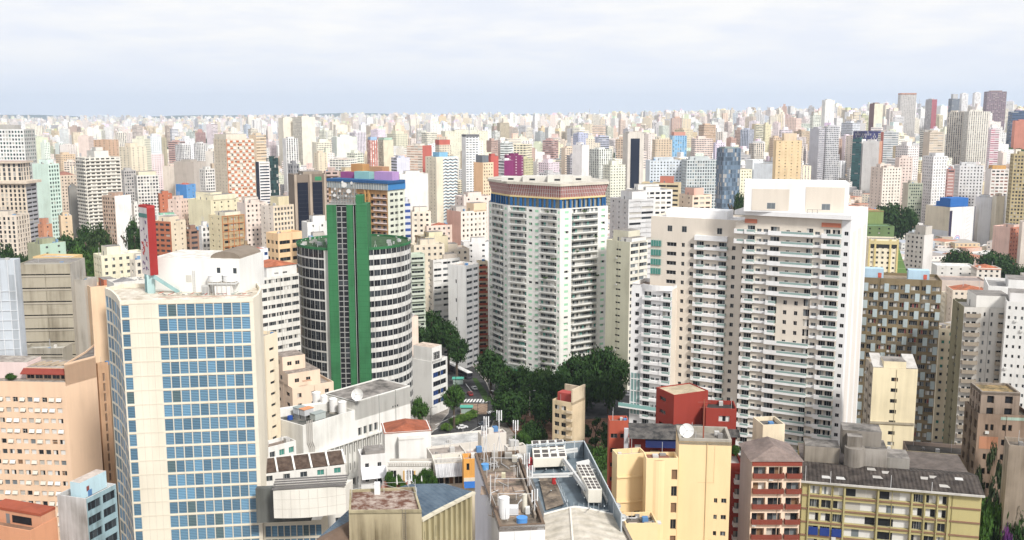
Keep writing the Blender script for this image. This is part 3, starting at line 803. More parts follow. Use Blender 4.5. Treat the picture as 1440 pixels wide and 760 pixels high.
def tower_roof_things():
 zr = BT_R
 for k, (x, lab) in enumerate(((304, 'white round water tank beside the steel frame on the office tower roof'), (325, 'white round water tank near the right end of the white plant house'))):
  p = atz(x, 413, zr); round_tank('water_tank', (p.x, p.y, zr + 2.6), 1.6, 1.25, lab, group='water tanks on the office tower roof', stand=0.25)
 a, c = atz(298, 414, zr), atz(333, 414, zr); t = empty('tank_platform', (a.x, a.y, zr), 'white boxed platform and frame carrying two round tanks', 'platform')
 mb = MB(); wm = paint((0.74, 0.73, 0.7), 0.3); mb.obox((a.x + 1.0, a.y - 1.2, zr), (c.x - a.x - 1.6, 0, 0), (0, 2.6, 0), (0, 0, 2.3), wm); mb.build('tank_base', t, (a.x, a.y, zr))
 fr = MB(); gm = paint((0.55, 0.55, 0.53), 0.1)
 fr.obox((a.x - 0.4, a.y - 1.6, zr + 2.45), (c.x - a.x + 0.8, 0, 0), (0, 3.2, 0), (0, 0, 0.15), gm)
 for i in range(7):
  x = a.x - 0.3 + i * (c.x - a.x + 0.6) / 6; fr.bar((x, a.y - 1.55, zr), (x, a.y - 1.55, zr + 3.4), 0.08, gm)
 fr.bar((a.x - 0.3, a.y - 1.55, zr + 3.4), (c.x + 0.3, a.y - 1.55, zr + 3.4), 0.08, gm); fr.build('railing', t, (a.x, a.y, zr))
 p = atz(290, 415, zr); mb = MB(); mb.box(p.x - 0.8, p.y - 0.6, zr, p.x + 0.8, p.y + 0.6, zr + 2.2, paint((0.5, 0.5, 0.48), 0.2))
 for i in range(5): mb.box(p.x - 0.7 + i * 0.3, p.y - 0.66, zr + 0.3, p.x - 0.6 + i * 0.3, p.y - 0.6, zr + 1.9, paint((0.3, 0.3, 0.3), 0.2))
 simple('condenser_unit', mb, 'grey slatted condenser left of the tank platform on the tower roof', 'condenser')
 # tangle of pipes along the roof edge
 mb = MB(); random.seed(5)
 for i in range(26):
  x = 222 + i * 5 + random.uniform(-2, 2); p = atz(x, 417 - random.uniform(0, 3), zr); q = atz(x + random.uniform(3, 9), 417 - random.uniform(0, 3), zr)
  mb.bar((p.x, p.y, zr + 0.3), (q.x, q.y, zr + random.uniform(0.2, 0.7)), 0.12, paint(rnd([(0.42, 0.10, 0.08), (0.4, 0.38, 0.34), (0.2, 0.2, 0.2), (0.3, 0.4, 0.36)]), 0.2))
 simple('roof_pipework', mb, 'low tangle of red and grey pipes behind the office tower parapet', 'pipes')
 p = atz(362, 401, zr); mb = MB()
 for i in range(4):
  mb.bar((p.x - 3.2 + i, p.y, zr), (p.x - 3.2 + i, p.y, zr + 1.3), 0.1, paint((0.5, 0.08, 0.1), 0.1)); mb.cyl((p.x - 3.2 + i, p.y - 0.1, zr + 0.9), 0.35, 0.1, paint((0.55, 0.08, 0.1), 0.1), 10, axis=(0, -1, 0))
 simple('pump_valves', mb, 'red pump valves in the curved sunken corner of the tower roof', 'valves')
tower_roof_things()
# ================================================================== green slab between two rounded dark glass wings
def green_tower():
 cx, cy, Rr = aty(498, 345, 365).x, 365.0, 20.8
 zt, zs = aty(440, 345, 352).z, aty(490, 288, 345).z
 b = Bld('green_slab_tower', 'rounded black and white banded office tower split by a tall green slab', 'office tower', (cx, cy, 0))
 wm, gm = paint((0.66, 0.65, 0.62), 0.5), paint((0.04, 0.17, 0.07), 0.5, 0.8)
 pt = lambda a: Vector((cx + Rr * cos(radians(a)), cy + Rr * sin(radians(a)), 0))
 pitch = 3.72
 N = 11
 for s in range(N):                      # left wing: nearly all dark glass
  a0, a1 = 176 + s * 6.6, 176 + (s + 1) * 6.6
  A, B = pt(a0), pt(a1); L = (B - A).length
  facade(b, A, B, 0, zt - 0.4, [(0.08, L - 0.08)], downrows(zt - 0.4, pitch, 3.15, 4, 0.3), wm, lambda i, j, w, h: win(w, h, rnd(['dd', 'dd', 'dd', 'dm', 'dd', 'dd', 'md']), (0.3, 0.3, 0.3), 0.07, split=random.random() < 0.4), 0.06, reveal=PANES['d']())
 for s in range(N):                      # right wing: window bands between white spandrels
  a0, a1 = 291 + s * 6.8, 291 + (s + 1) * 6.8
  A, B = pt(a0), pt(a1); L = (B - A).length
  facade(b, A, B, 0, zt - 0.4, [(0.08, L - 0.08)], downrows(zt - 0.4, pitch, 2.15, 4, 0.3), wm, lambda i, j, w, h: win(w, h, rnd(['dd', 'dd', 'dd', 'dm', 'md', 'mm']), (0.34, 0.34, 0.34), 0.07), 0.08, reveal=PANES['d']())
  u, n, _ = axes(A, B); o = A
  b.mb('spandrel_mullion').obox((o.x, o.y, 3), u * 0.07, n * 0.10, (0, 0, zt - 5), paint((0.45, 0.45, 0.44), 0.2))
 m = 14
 for s in range(m):                      # rear of the round
  a0, a1 = 5.8 + s * (170.2 / m), 5.8 + (s + 1) * (170.2 / m)
  wallq(b, pt(a0), pt(a1), 0, zt - 0.4, wm)
 wallq(b, pt(176 + 6.6 * N), pt(291), 0, zt - 0.4, wm)
 ring = [pt(a) for a in range(0, 360, 8)]
 b.mb('roof').poly([(p.x, p.y, zt - 0.8) for p in ring], mottled('green_roof', (0.035, 0.06, 0.03), (0.06, 0.13, 0.055), 0.5))
 for i in range(45):
  b.mb('roof_railing').bar((ring[i].x, ring[i].y, zt - 0.5), (ring[(i + 1) % 45].x, ring[(i + 1) % 45].y, zt - 0.5), 0.18, gm, 0.9)
 random.seed(8)
 for i in range(40):
  a, k = random.uniform(150, 390), random.uniform(0.5, 0.97); p = Vector((cx + Rr * k * cos(radians(a)), cy + Rr * k * sin(radians(a)), zt - 0.8))
  if random.random() < 0.5: b.one('roof_plant').box(p.x, p.y, p.z, p.x + random.uniform(.5, 1.6), p.y + 1, p.z + random.uniform(.5, 1.3), paint(rnd([LGREY, GREY, (0.5, 0.48, 0.44)]), 0.3))
  else: b.one('roof_plant').bar(p, p + UP * random.uniform(1, 2.6), 0.1, paint(LGREY, 0.1))
 # the slab
 Y = 343.4
 X = lambda x: aty(x, 400, Y).x
 def green(x0, x1, y0=0.0, z1=zs): b.mb('green_slab').box(X(x0), Y + y0, 0, X(x1), Y + 9, z1, gm)
 green(462, 475.5); green(490, 498.5); green(503, 518.5, -0.4, zs + 0.2)
 b.mb('green_slab').box(X(475.5), Y + 1.2, 0, X(490), Y + 9, zs - 0.3, paint((0.03, 0.05, 0.04), 0.1)); b.mb('green_slab').box(X(498.5), Y + 1.2, 0, X(503), Y + 9, zs - 0.3, paint((0.02, 0.02, 0.02), 0.1))
 for k in range(46):
  for x0, x1, yy in ((462, 475.5, Y), (490, 498.5, Y), (503, 518.5, Y - .4)): b.mb('panel_seam').box(X(x0) + .05, yy - .012, 4 + k * 1.86, X(x1) - .05, yy - .001, 4.05 + k * 1.86, paint((0.02, 0.085, 0.035), .5))
 w = (X(490) - X(475.5)) / 2 - 0.1
 z = zs - 0.5; j = 0
 while z > 4:
  for i in range(2): b.rep('stair_window', win(w, 1.78, rnd(['d', 'd', 'd', 'm']), (0.62, 0.62, 0.6), 0.08), frame(Vector((1, 0, 0)), Vector((0, -1, 0)), (X(475.5) + 0.05 + i * (w + 0.1), Y + 0.4, z - 1.8)), 3)
  z -= 1.86
 for x in (499.4, 502.3): b.mb('slit_mullion').box(X(x), Y + 0.2, 4, X(x) + 0.1, Y + 0.4, zs - 0.3, paint((0.6, 0.6, 0.58), 0.1))
 b.mb('slab_head').box(X(501), Y + 3, zs, X(511), Y + 8, aty(506, 275, Y + 3).z, gm)
 b.mb('slab_head').box(X(462), Y + 0.5, zs, X(518.5), Y + 9, zs + 0.15, paint((0.3, 0.3, 0.28), 0.3))
 b.finish()
 # antenna frame crowded with dishes on top of the slab
 random.seed(12)
 base = Vector((X(470), Y + 3, zs + 0.15)); t = empty('antenna_lattice', base, 'lattice frame of dishes and aerials on top of the green slab', 'antenna')
 mb = MB(); m = paint((0.25, 0.25, 0.24), 0.1)
 for i in range(9):
  x = X(468 + i * 4); mb.bar((x, Y + 3, base.z), (x, Y + 3, base.z + random.uniform(5, 8.5)), 0.3, m); mb.bar((x, Y + 6, base.z), (x, Y + 6, base.z + 5.5), 0.18, m)
 for z in (2, 3.8, 5.4): mb.bar((X(468), Y + 3, base.z + z), (X(500), Y + 3, base.z + z), 0.1, m); mb.bar((X(468), Y + 6, base.z + z), (X(500), Y + 6, base.z + z), 0.1, m)
 for i in range(8): mb.bar((X(468 + i * 4), Y + 3, base.z), (X(472 + i * 4), Y + 3, base.z + 3.8), 0.14, m); mb.bar((X(472 + i * 4), Y + 3, base.z), (X(468 + i * 4), Y + 3, base.z + 3.8), 0.14, m)
 mb.build('lattice', t, base)
 for x, z, r in ((486, 6.6, 1.15), (492, 4.4, 1.0), (472, 3.0, 0.7), (474, 5.2, 0.6), (480, 4.5, 0.55), (497, 7.2, 0.7), (468, 4.2, 0.5), (489, 2.8, 0.55), (483, 7.6, 0.5), (478, 2.2, 0.5)):
  d = MB(); a = Vector((random.uniform(-0.5, 0.5), -1, 0.05)).normalized(); c = Vector((X(x), Y + 2.8, base.z + z)); r *= .78; d.cyl(c, r * 0.45, 0.5, paint((0.5, 0.5, 0.5), 0.1), 14, r, paint((0.55, 0.54, 0.52), 0.3), a); d.build('dish', t, base)
green_tower()
# ================================================================== many sided white tower with a flared crown
def octagon_tower():
 z0 = aty(788, 294, 430).z
 P = [atz(x, y, z0) for x, y in ((687, 284), (714, 289), (788, 294), (855, 289.5))]
 c = (P[0] + P[3]) / 2 + Vector((0, 14, 0))
 b = Bld('octagonal_tower', 'white many sided apartment tower with stacked balconies and red flared crown', 'apartment tower', (c.x, c.y, 0))
 wall = (0.76, 0.755, 0.71); wm = paint(wall, 0.25)
 px = [(687, 714), (714, 788), (788, 855)]
 cols = [[(688.5, 690.5, 'w'), (692, 708, 'b'), (710, 712.5, 'w')],
   [(717.5, 741, 'b'), (744, 749, 'w'), (753, 758, 'w'), (761, 783, 'b'), (784.5, 787, 'w')],
   [(794, 799.5, 'w'), (804, 840.5, 'b'), (845.5, 851, 'w')]]
 random.seed(21)
 for k in range(3):
  A, B = P[k], P[k + 1]; L = (B - A).length; fx = lambda x: (x - px[k][0]) / (px[k][1] - px[k][0]) * L
  cc = [(fx(a), fx(e)) for a, e, _ in cols[k]]; ty = [t for *_, t in cols[k]]
  rows = downrows(z0, 2.92, 1.75, 4, 0.5)
  def mk(i, j, w, h):
   if ty[i] == 'w':
    return win(w, h * 0.62, rnd(['g', 'g', 'g', 'dd', 'gd', 'mm', 'g']), (0.66, 0.68, 0.65))
   n = max(3, int(w / 1.1)); return win(w, h, ''.join(rnd('dmlcdmwdtlc') for _ in range(n)), (0.4, 0.42, 0.4), 0.09, split=random.random() < 0.4)
  facade(b, A, B, 0, z0, cc, rows, wm, mk, 0.55)
  u, n, _ = axes(A, B)
  for i, t in enumerate(ty):
   if t == 'b':
    me = balcony(cc[i][1] - cc[i][0], 1.3, (0.72, 0.71, 0.67), 0.9, 'rail')
    for ra, rb in rows:
     p = A + u * cc[i][0]; b.rep('balcony', me, frame(u, n, (p.x, p.y, ra - 0.1)), 8)
     if random.random() < 0.22:
      q = A + u * random.uniform(cc[i][0] + 0.6, cc[i][1] - 0.6) + n * 1.0
      for _ in range(7): s = random.uniform(.3, .7); b.one('balcony_plants').obox((q.x + random.uniform(-1.2, 1.2) * u.x, q.y + random.uniform(-1.2, 1.2) * u.y, ra + 0.4), u * s, n * 0.4, (0, 0, s), paint((0.05, 0.09, 0.03), 0))
   else:
    for ra, rb in rows:
     p = A + u * (cc[i][0] - 0.1) + n * 0.02
     if random.random() < .62: q = A + u * cc[i][0] + n * .04; b.rep('shutter', win(cc[i][1] - cc[i][0], 1.12, 'g', (.6, .64, .6), .05), frame(u, n, (q.x, q.y, ra)), 1)
     b.one('apron').obox((p.x, p.y, ra + 1.08), u * (cc[i][1] - cc[i][0] + 0.2), -n * 0.5, (0, 0, 0.67), wm)
 back = [P[3] + Vector((0.6, 13, 0)), P[3] + Vector((-6, 25, 0)), P[0] + Vector((7, 22, 0)), P[0] + Vector((0.6, 10, 0))]
 ring = P + back
 for i in range(3, len(ring)): wallq(b, ring[i], ring[(i + 1) % len(ring)], 0, z0, wm)
 b.mb('roof').poly([(p.x, p.y, z0) for p in ccw(ring)], mottled('roofg', (0.3, 0.28, 0.26), (0.5, 0.48, 0.44), 0.3))
 # open storey of blue piers
 z1 = aty(788, 282, 430).z; z2 = aty(788, 263, 428).z; blue = paint((0.025, 0.12, 0.30), 0.4)
 ins = inset(ccw(ring), 2.2)
 b.mb('recessed_storey').prism(ins, z0, z1 + 0.2, paint((0.34, 0.33, 0.27), 0.3))
 for k in range(8):
  A, B = ring[k], ring[(k + 1) % 8]; u, n, L = axes(A, B)
  for i in range(int(L / 2.6)):
   p = A + u * (0.6 + i * 2.6) - n * 0.9; b.one('blue_piers').obox((p.x, p.y, z0), u * (0.6 if i % 2 else 1.0), -n * 0.7, (0, 0, z1 - z0), blue)
 # flared crown with a red and white lattice
 def off(t): return inset(ccw(ring), -t)
 lo, hi = off(-1.6), off(-0.1); n8 = len(lo)
 red, yl = paint((0.40, 0.14, 0.13), 0.4), paint((0.72, 0.58, 0.30), 0.2)
 lat = paint((0.60, 0.55, 0.52), 0.3)
 mb = b.mb('crown'); zc = z1 + 0.9
 for i in range(n8):
  j = (i + 1) % n8; a, c2, d, e = lo[i], lo[j], hi[j], hi[i]
  mb.poly([(a[0], a[1], zc), (c2[0], c2[1], zc), (d[0], d[1], z2), (e[0], e[1], z2)], red)
  Lr = (Vector(c2[:2]) - Vector(a[:2])).length; nb = int(Lr / 0.9)
  for s in range(nb + 1):
   f = s / nb; p = Vector((a[0] + (c2[0] - a[0]) * f, a[1] + (c2[1] - a[1]) * f, zc)); q = Vector((e[0] + (d[0] - e[0]) * f, e[1] + (d[1] - e[1]) * f, z2))
   b.mb('crown_lattice').bar(p, q, 0.24, lat)
  for f in (0.33, 0.66):
   p, q = [Vector((lo[k][0] + (hi[k][0] - lo[k][0]) * f, lo[k][1] + (hi[k][1] - lo[k][1]) * f, zc + (z2 - zc) * f)) for k in (i, j)]
   b.mb('crown_lattice').bar(p, q, 0.14, lat)
 mb.prism(off(-1.2), z1 + 0.2, zc, yl, yl, True)
 mb.prism(off(0.15), z2, z2 + 1.1, paint((0.60, 0.56, 0.47), 0.3), mottled('roofg2', (0.36, 0.33, 0.28), (0.60, 0.57, 0.50), 0.25), True)
 # low roof houses
 for x0, x1, h, y in ((735, 770, 2.4, 14), (770, 806, 2.9, 11), (800, 832, 2.2, 16), (705, 740, 1.8, 17)):
  a, e = aty(x0, 258, 430 + y), aty(x1, 258, 430 + y)
  b.one('roof_house').box(a.x, a.y, z2 + 1.0, e.x, a.y + 7, z2 + 1.1 + h, paint((0.60, 0.58, 0.53), 0.3))
  b.one('roof_vent').box(a.x + 3, a.y - 0.05, z2 + 1.7, a.x + 5.5, a.y, z2 + 2.5, PANES['d']())
 b.mb('ground_floor').prism(off(0.5), 0, 3.2, paint((0.06, 0.22, 0.12), 0.2))
 b.finish()
octagon_tower()
# ================================================================== pair of new white and beige towers with glass balconies
def twin_towers():
 Lp, C, R, K, z = foot(1048, 1197, 1221, 309, 285, 1.0)
 u, n, L = axes(Lp, C)                      # u runs left to right along the front
 eR = (R - C)
 white, beige = (0.81, 0.80, 0.79), (0.70, 0.63, 0.54); wm, bm = paint(white, 0.12), paint(beige, 0.15)
 b = Bld('apartment_tower', 'white and beige apartment tower with long green glass balconies and tall roof block', 'apartment tower', ((Lp.x + R.x) / 2, (Lp.y + R.y) / 2, 0))
 pitch = 3.02; ztop = z - 2.7
 def along(x):                              # distance along the front of a photo column
  k = (x - 720) / FP; zz = z - 30
  return (k * (Lp.y * CT - (zz - CAMZ) * ST) - Lp.x) / (u.x - k * u.y * CT)
 aB = along(1177); rows = downrows(ztop, pitch, 2.15, 3, 0.55)
 F = [(.03, .11, 'D'), (.13, .18, 'L'), (.20, .25, 'L'), (.275, .37, 'D'), (.44, .478, 's'), (.555, .592, 's'), (.65, .715, 'D'), (.735, .785, 'L'), (.82, .89, 'D'), (.91, .985, 'D')]
 def mk(i, j, w, h):
  t = F[i][2]
  if t == 'D': return win(w, h, rnd(['ddm', 'lmd', 'dmd', 'dcd', 'mdd', 'cwd', 'wdm', 'dlc']), (0.72, 0.71, 0.69), 0.05)
  if t == 'L': return win(w, h * 0.6, rnd(['ll', 'lm', 'll', 'wl']), (0.7, 0.7, 0.7), 0.05)
  return win(w, h * 0.6, rnd(['dd', 'dm']), (0.5, 0.5, 0.5), 0.06)
 B1 = Lp + u * aB
 facade(b, Lp, B1, 0, z, [(a * aB, c * aB) for a, c, _ in F], rows, bm, mk, 0.3)
 gl = (0.27, 0.38, 0.35)
 for j, (ra, rb) in enumerate(rows):
  notch = 7 <= len(rows) - 1 - j <= -1 or 7 <= j <= 10
  for f0, f1, st in ((0, .118, 'mix'), (.262, .722, 'mix'), (.81, 1.0, 'mix')):
   if f0 == .262 and (z - ra) / pitch > 8.4 and (z - ra) / pitch < 12.5:
    f0, f1 = .262, .36
   p = Lp + u * (f0 * aB); b.rep('balcony', balcony((f1 - f0) * aB, 1.5, white, 1.05, st, 0.3, gl), frame(u, n, (p.x, p.y, ra)), 10)
  for f0, f1 in ((.118, .262), (.722, .81)):
   p = Lp + u * (f0 * aB)
   b.one('floor_band').obox((p.x, p.y, ra - 0.3), u * ((f1 - f0) * aB), n * 0.5, (0, 0, 0.75), wm)
  for i, (a, c, t) in enumerate(F):
   if t in 'Ls':
    p = Lp + u * (a * aB) + n * 0.01; b.one('apron').obox((p.x, p.y, ra + 2.15 * 0.6), u * ((c - a) * aB), -n * 0.31, (0, 0, 2.15 * 0.4 + 0.001), bm)
 # right strip of the front with small windows, then the side wall
 facade(b, B1, C, 0, z, [((C - B1).length * 0.32, (C - B1).length * 0.78)], downrows(ztop, pitch, 1.15, 3, 0.9), wm, lambda i, j, w, h: win(w, h, 'dd', (0.6, 0.6, 0.6)), 0.2)
 wallq(b, C, R, 0, z, wm); wallq(b, R, K, 0, z, wm); wallq(b, K, Lp, 0, z, wm)
 uR, nR, LR = axes(C, R)
 for f0, f1 in ((0.12, 0.30), (0.42, 0.62), (0.74, 0.92)):
  p = C + uR * (f0 * LR); b.one('side_panel').obox((p.x, p.y, 0), uR * ((f1 - f0) * LR), nR * 0.06, (0, 0, z - 4), paint((0.74, 0.69, 0.64), 0.12))
 # oversailing top storey and cornice
 ext = along(1030)
 T0 = Lp + u * ext
 b.mb('cornice').obox((T0.x, T0.y, z) + n * 0 if False else Vector((T0.x, T0.y, z)) + n * 1.6, u * (L - ext + 0.3), eR.normalized() * (LR - 1.0), (0, 0, 1.3), wm, mottled('roofwhite2', (0.6, 0.58, 0.56), (0.76, 0.74, 0.72), 0.4))
 for f0, f1, c in ((.0, .13, BRICK), (.80, .99, BRICK)):
  p = Lp + u * (f0 * aB); b.one('terracotta_panel').obox(Vector((p.x, p.y, z - 2.5)) , u * ((f1 - f0) * aB), n * 0.35, (0, 0, 1.2), paint((0.52, 0.19, 0.12), 0.15))
 for k in range(2):
  zz = ztop - pitch * k - 0.55 - 2.15
  p = T0; b.rep('balcony', balcony(-ext + 0.2, 1.5, white, 1.05, 'mix', 0.3, gl), frame(u, n, (p.x, p.y, zz if k else zz)), 10)
  b.mb('overhang').obox(Vector((T0.x, T0.y, zz)), u * (-ext), -n * 6, (0, 0, 2.9), bm)
 # roof block
 D2 = 296
 q0, q1 = aty(1046, 292, D2), aty(1193, 292, D2 - 7); zt2 = aty(1120, 257, D2 - 3).z; zb = z + 1.3
 ub, nb, Lb = axes(q0, q1)
 b.mb('roof_block').obox(Vector((q0.x, q0.y, zb)), ub * Lb, -nb * 14, (0, 0, zt2 - zb), wm)
 fb = lambda x: (x - 1046) / 147 * Lb
 for x0, x1, zz0, zz1 in ((1057, 1110, zb + 0.4, zt2 - 2.0), (1133, 1187, zb + 0.2, zt2 - 1.2)):
  p = Vector((q0.x, q0.y, 0)) + ub * fb(x0)
  b.one('roof_block_panel').obox(Vector((p.x, p.y, zz0)), ub * (fb(x1) - fb(x0)), nb * 0.08, (0, 0, zz1 - zz0), bm)
 for x0 in (1079, 1156):
  p = Vector((q0.x, q0.y, 0)) + ub * fb(x0) + nb * 0.16; b.rep('roof_window', win(2.4, 1.8, 'll', (0.5, 0.5, 0.5)), frame(ub, nb, (p.x, p.y, zb + 0.9)), 3)
 for x0 in (1136, 1143, 1150):
  p = Vector((q0.x, q0.y, 0)) + ub * fb(x0) + nb * 1.2; b.mb('roof_rail').bar((p.x, p.y, zb), (p.x, p.y, zb + 1.1), 0.1, paint(DGREY, 0.1)); b.mb('roof_rail').bar((p.x, p.y, zb + 1.0), (p.x + 1.5, p.y, zb + 1.0), 0.1, paint(DGREY, 0.1))
 b.finish()
 # the beige slab to its left with a lower white wing
 a = Bld('apartment_slab', 'beige apartment slab with white balcony stack and lower white wing', 'apartment tower', (Lp.x - 14, Lp.y + 8, 0))
 set_ = 4.0
 S1 = Lp - n * set_; zA = aty(1030, 311, S1.y).z
 def alongA(x, zz):
  k = (x - 720) / FP; return (k * (S1.y * CT - (zz - CAMZ) * ST) - S1.x) / (u.x - k * u.y * CT)
 xs = lambda x: alongA(x, zA - 20)
 S0 = S1 + u * xs(914); LA = -xs(914); g = lambda x: xs(x) - xs(914)
 AF = [(936.5, 950, 'T'), (957, 961.5, 's'), (969, 974, 's'), (978, 988, 'D'), (990.5, 996.5, 'L'), (1000, 1006.5, 'L'), (1009, 1020, 'D'), (1027.5, 1032.5, 's'), (1041.5, 1046.5, 's')]
 rowsA = downrows(zA, pitch, 2.15, 3, 7.2)
 def mkA(i, j, w, h):
  t = AF[i][2]
  if t == 'T': return win(w, h * 0.6, 'ddd', (0.5, 0.5, 0.5), 0.08)
  if t == 'D': return win(w, h, rnd(['ddm', 'dcd', 'lmd', 'cwd', 'mdl']), (0.72, 0.71, 0.69), 0.05)
  if t == 'L': return win(w, h * 0.6, rnd(['ll', 'lm', 'wl']), (0.7, 0.7, 0.7), 0.05)
  return win(w, h * 0.6, rnd(['dd', 'dm', 'dd']), (0.5, 0.5, 0.5), 0.06)
 facade(a, S0, S1, 0, zA, [(g(p), g(q)) for p, q, _ in AF], rowsA, bm, mkA, 0.3)
 for ra, rb in rowsA:
  for i, (p_, q_, t) in enumerate(AF):
   if t != 'D':
    p = S0 + u * g(p_) + n * 0.01; a.one('apron').obox((p.x, p.y, ra + 2.15 * 0.6), u * (g(q_) - g(p_)), -n * 0.31, (0, 0, 2.15 * 0.4), bm)
  p = S0 + u * g(976.5)
  for x0, x1 in ((976.5, 989.5), (1008, 1022)):
   p = S0 + u * g(x0); a.rep('balcony', balcony(g(x1) - g(x0), 1.4, white, 1.05, 'mix', 0.3, gl), frame(u, n, (p.x, p.y, ra)), 9)
  p = S0 + u * g(989.5); a.one('floor_band').obox((p.x, p.y, ra - 0.3), u * (g(1008) - g(989.5)), n * 1.2, (0, 0, 0.9), wm)
 eb = -n * 16
 S2, S3 = S1 + eb, S0 + eb
 wallq(a, S2, S3, 0, zA, bm); wallq(a, S3, S0, 0, zA, bm)
 a.mb('roof').poly([(p.x, p.y, zA - 0.6) for p in ccw([S0, S1, S2, S3])], mottled('roofwhite2', (0.6, 0.58, 0.56), (0.76, 0.74, 0.72), 0.4))
 parapet_in(a, [S0, S1, S2, S3], zA - 0.6, zA, bm)
 a.one('roof_house').obox(Vector((S0.x, S0.y, zA - 0.6)) + u * 3 - n * 6, u * 20, -n * 7, (0, 0, 2.6), wm)
 for x0 in (937, 957, 1006):
  p = S0 + u * g(x0) + n * 0.06; a.rep('roof_window', win(1.6, 1.9, 'mm', (0.55, 0.55, 0.55)), frame(u, n, (p.x, p.y, zA - 4.6)), 3)
 p = S0 + u * g(976.5); a.mb('balcony_head').obox(Vector((p.x, p.y, rowsA[0][1] if rowsA[0][1] > rowsA[-1][1] else rowsA[-1][1])) + UP * 0.5, u * (g(1022) - g(976.5)), n * 1.4, (0, 0, 1.5), wm)
 tg = PANES['t']()
 for ra, rb in downrows(zA, pitch, 2.4, zA - 21, 7.2):
  p = S0 + u * 0.2 + n * 0.05; a.one('green_glazing').obox((p.x, p.y, ra), u * (g(929) - 0.2), n * 0.25, (0, 0, 1.9), tg)
  for k in range(5): a.mb('glazing_bars').obox(Vector((p.x, p.y, ra)) + u * (k * (g(929) - 0.3) / 4) + n * 0.3, u * 0.08, n * 0.05, (0, 0, 2.4), paint((0.4, 0.5, 0.48), 0.1))
 # lower wing in front
 V1 = S0 + u * g(953) + n * 5.0; zW = aty(905, 408, V1.y).z
 kk = (886.5 - 720) / FP; w0 = (kk * (V1.y * CT - (zW - 20 - CAMZ) * ST) - V1.x) / (u.x - kk * u.y * CT)
 V0 = V1 + u * w0; LW = -w0; h = lambda x: (x - 886.5) / (953 - 886.5) * LW
 WF = [(893, 899.5, 's'), (908, 919, 'D'), (921, 927, 'L'), (929, 935, 'L'), (938, 950, 'D')]
 rowsW = downrows(zW, pitch, 2.15, 8, 1.2)
 def mkW(i, j, w, hh):
  t = WF[i][2]
  if t == 'D': return win(w, hh, rnd(['ddm', 'dcd', 'lmd', 'cwd', 'mdl']), (0.72, 0.71, 0.69), 0.05)
  if t == 'L': return win(w, hh * 0.6, rnd(['ll', 'lm', 'wl']), (0.7, 0.7, 0.7), 0.05)
  return win(w, hh * 0.6, 'dd', (0.5, 0.5, 0.5), 0.06)
 facade(a, V0, V1, 0, zW, [(h(p), h(q)) for p, q, _ in WF], rowsW, wm, mkW, 0.3, part='wing_wall')
 for ra, rb in rowsW:
  for i, (p_, q_, t) in enumerate(WF):
   if t != 'D':
    p = V0 + u * h(p_) + n * 0.01; a.one('apron').obox((p.x, p.y, ra + 2.15 * 0.6), u * (h(q_) - h(p_)), -n * 0.31, (0, 0, 2.15 * 0.4), wm)
  for x0, x1 in ((906.5, 920.5), (936.5, 952)):
   p = V0 + u * h(x0); a.rep('balcony', balcony(h(x1) - h(x0), 1.4, white, 1.05, 'mix', 0.3, gl), frame(u, n, (p.x, p.y, ra)), 9)
  p = V0 + u * h(920.5); a.one('floor_band').obox((p.x, p.y, ra - 0.3), u * (h(936.5) - h(920.5)), n * 1.2, (0, 0, 0.9), wm)
 V2, V3 = V1 - n * 12, V0 - n * 12
 wallq(a, V1, V2, 0, zW, bm, 'wing_wall'); wallq(a, V2, V3, 0, zW, wm, 'wing_wall'); wallq(a, V3, V0, 0, zW, wm, 'wing_wall')
 a.mb('wing_roof').poly([(p.x, p.y, zW - 0.2) for p in ccw([V0, V1, V2, V3])], mottled('roofdeck', (0.16, 0.12, 0.1), (0.4, 0.33, 0.27), 0.4))
 parapet_in(a, [V0, V1, V2, V3], zW - 0.2, zW + 1.0, wm)
 p = V0 + u * h(905); wv = h(953) - h(905)
 for i in range(8):                     # bowed parapet of the terrace
  t0, t1 = i / 8, (i + 1) / 8; f = lambda t: p + u * (wv * t) + n * (1.6 * sin(pi * t))
  A_, B_ = f(t0), f(t1)
  a.mb('terrace_parapet').bar((A_.x, A_.y, zW + 0.4), (B_.x, B_.y, zW + 0.4), 0.3, wm, 1.6)
 # glazed foot with a teal canopy
 p = V0 + u * h(888) + n * 0.08; a.mb('foot_glazing').obox(Vector((p.x, p.y, 22)), u * (h(905) - h(888)), n * 0.15, (0, 0, 14), glass((0.22, 0.34, 0.33)))
 for k in range(4): a.one('foot_mullion').obox(Vector((p.x, p.y, 22)) + u * (k * (h(905) - h(888) - 0.2) / 3) + n * 0.2, u * 0.2, n * 0.1, (0, 0, 14), wm)
 for k in range(4): a.one('foot_mullion').obox(Vector((p.x, p.y, 22 + k * 4)) + n * 0.2, u * (h(905) - h(888)), n * 0.08, (0, 0, 0.3), wm)
 q = V0 - u * 3 + n * 2.2; zc = aty(888, 572, V0.y).z
 a.mb('foot_canopy').obox(Vector((q.x, q.y, zc)), u * (LW + 3), -n * 4, (0, 0, 0.5), wm)
 a.mb('foot_canopy').obox(Vector((q.x, q.y, zc + 0.5)), u * (LW + 3), -n * 0.15, (0, 0, 1.1), glass((0.25, 0.45, 0.42)))
 a.finish()
twin_towers()
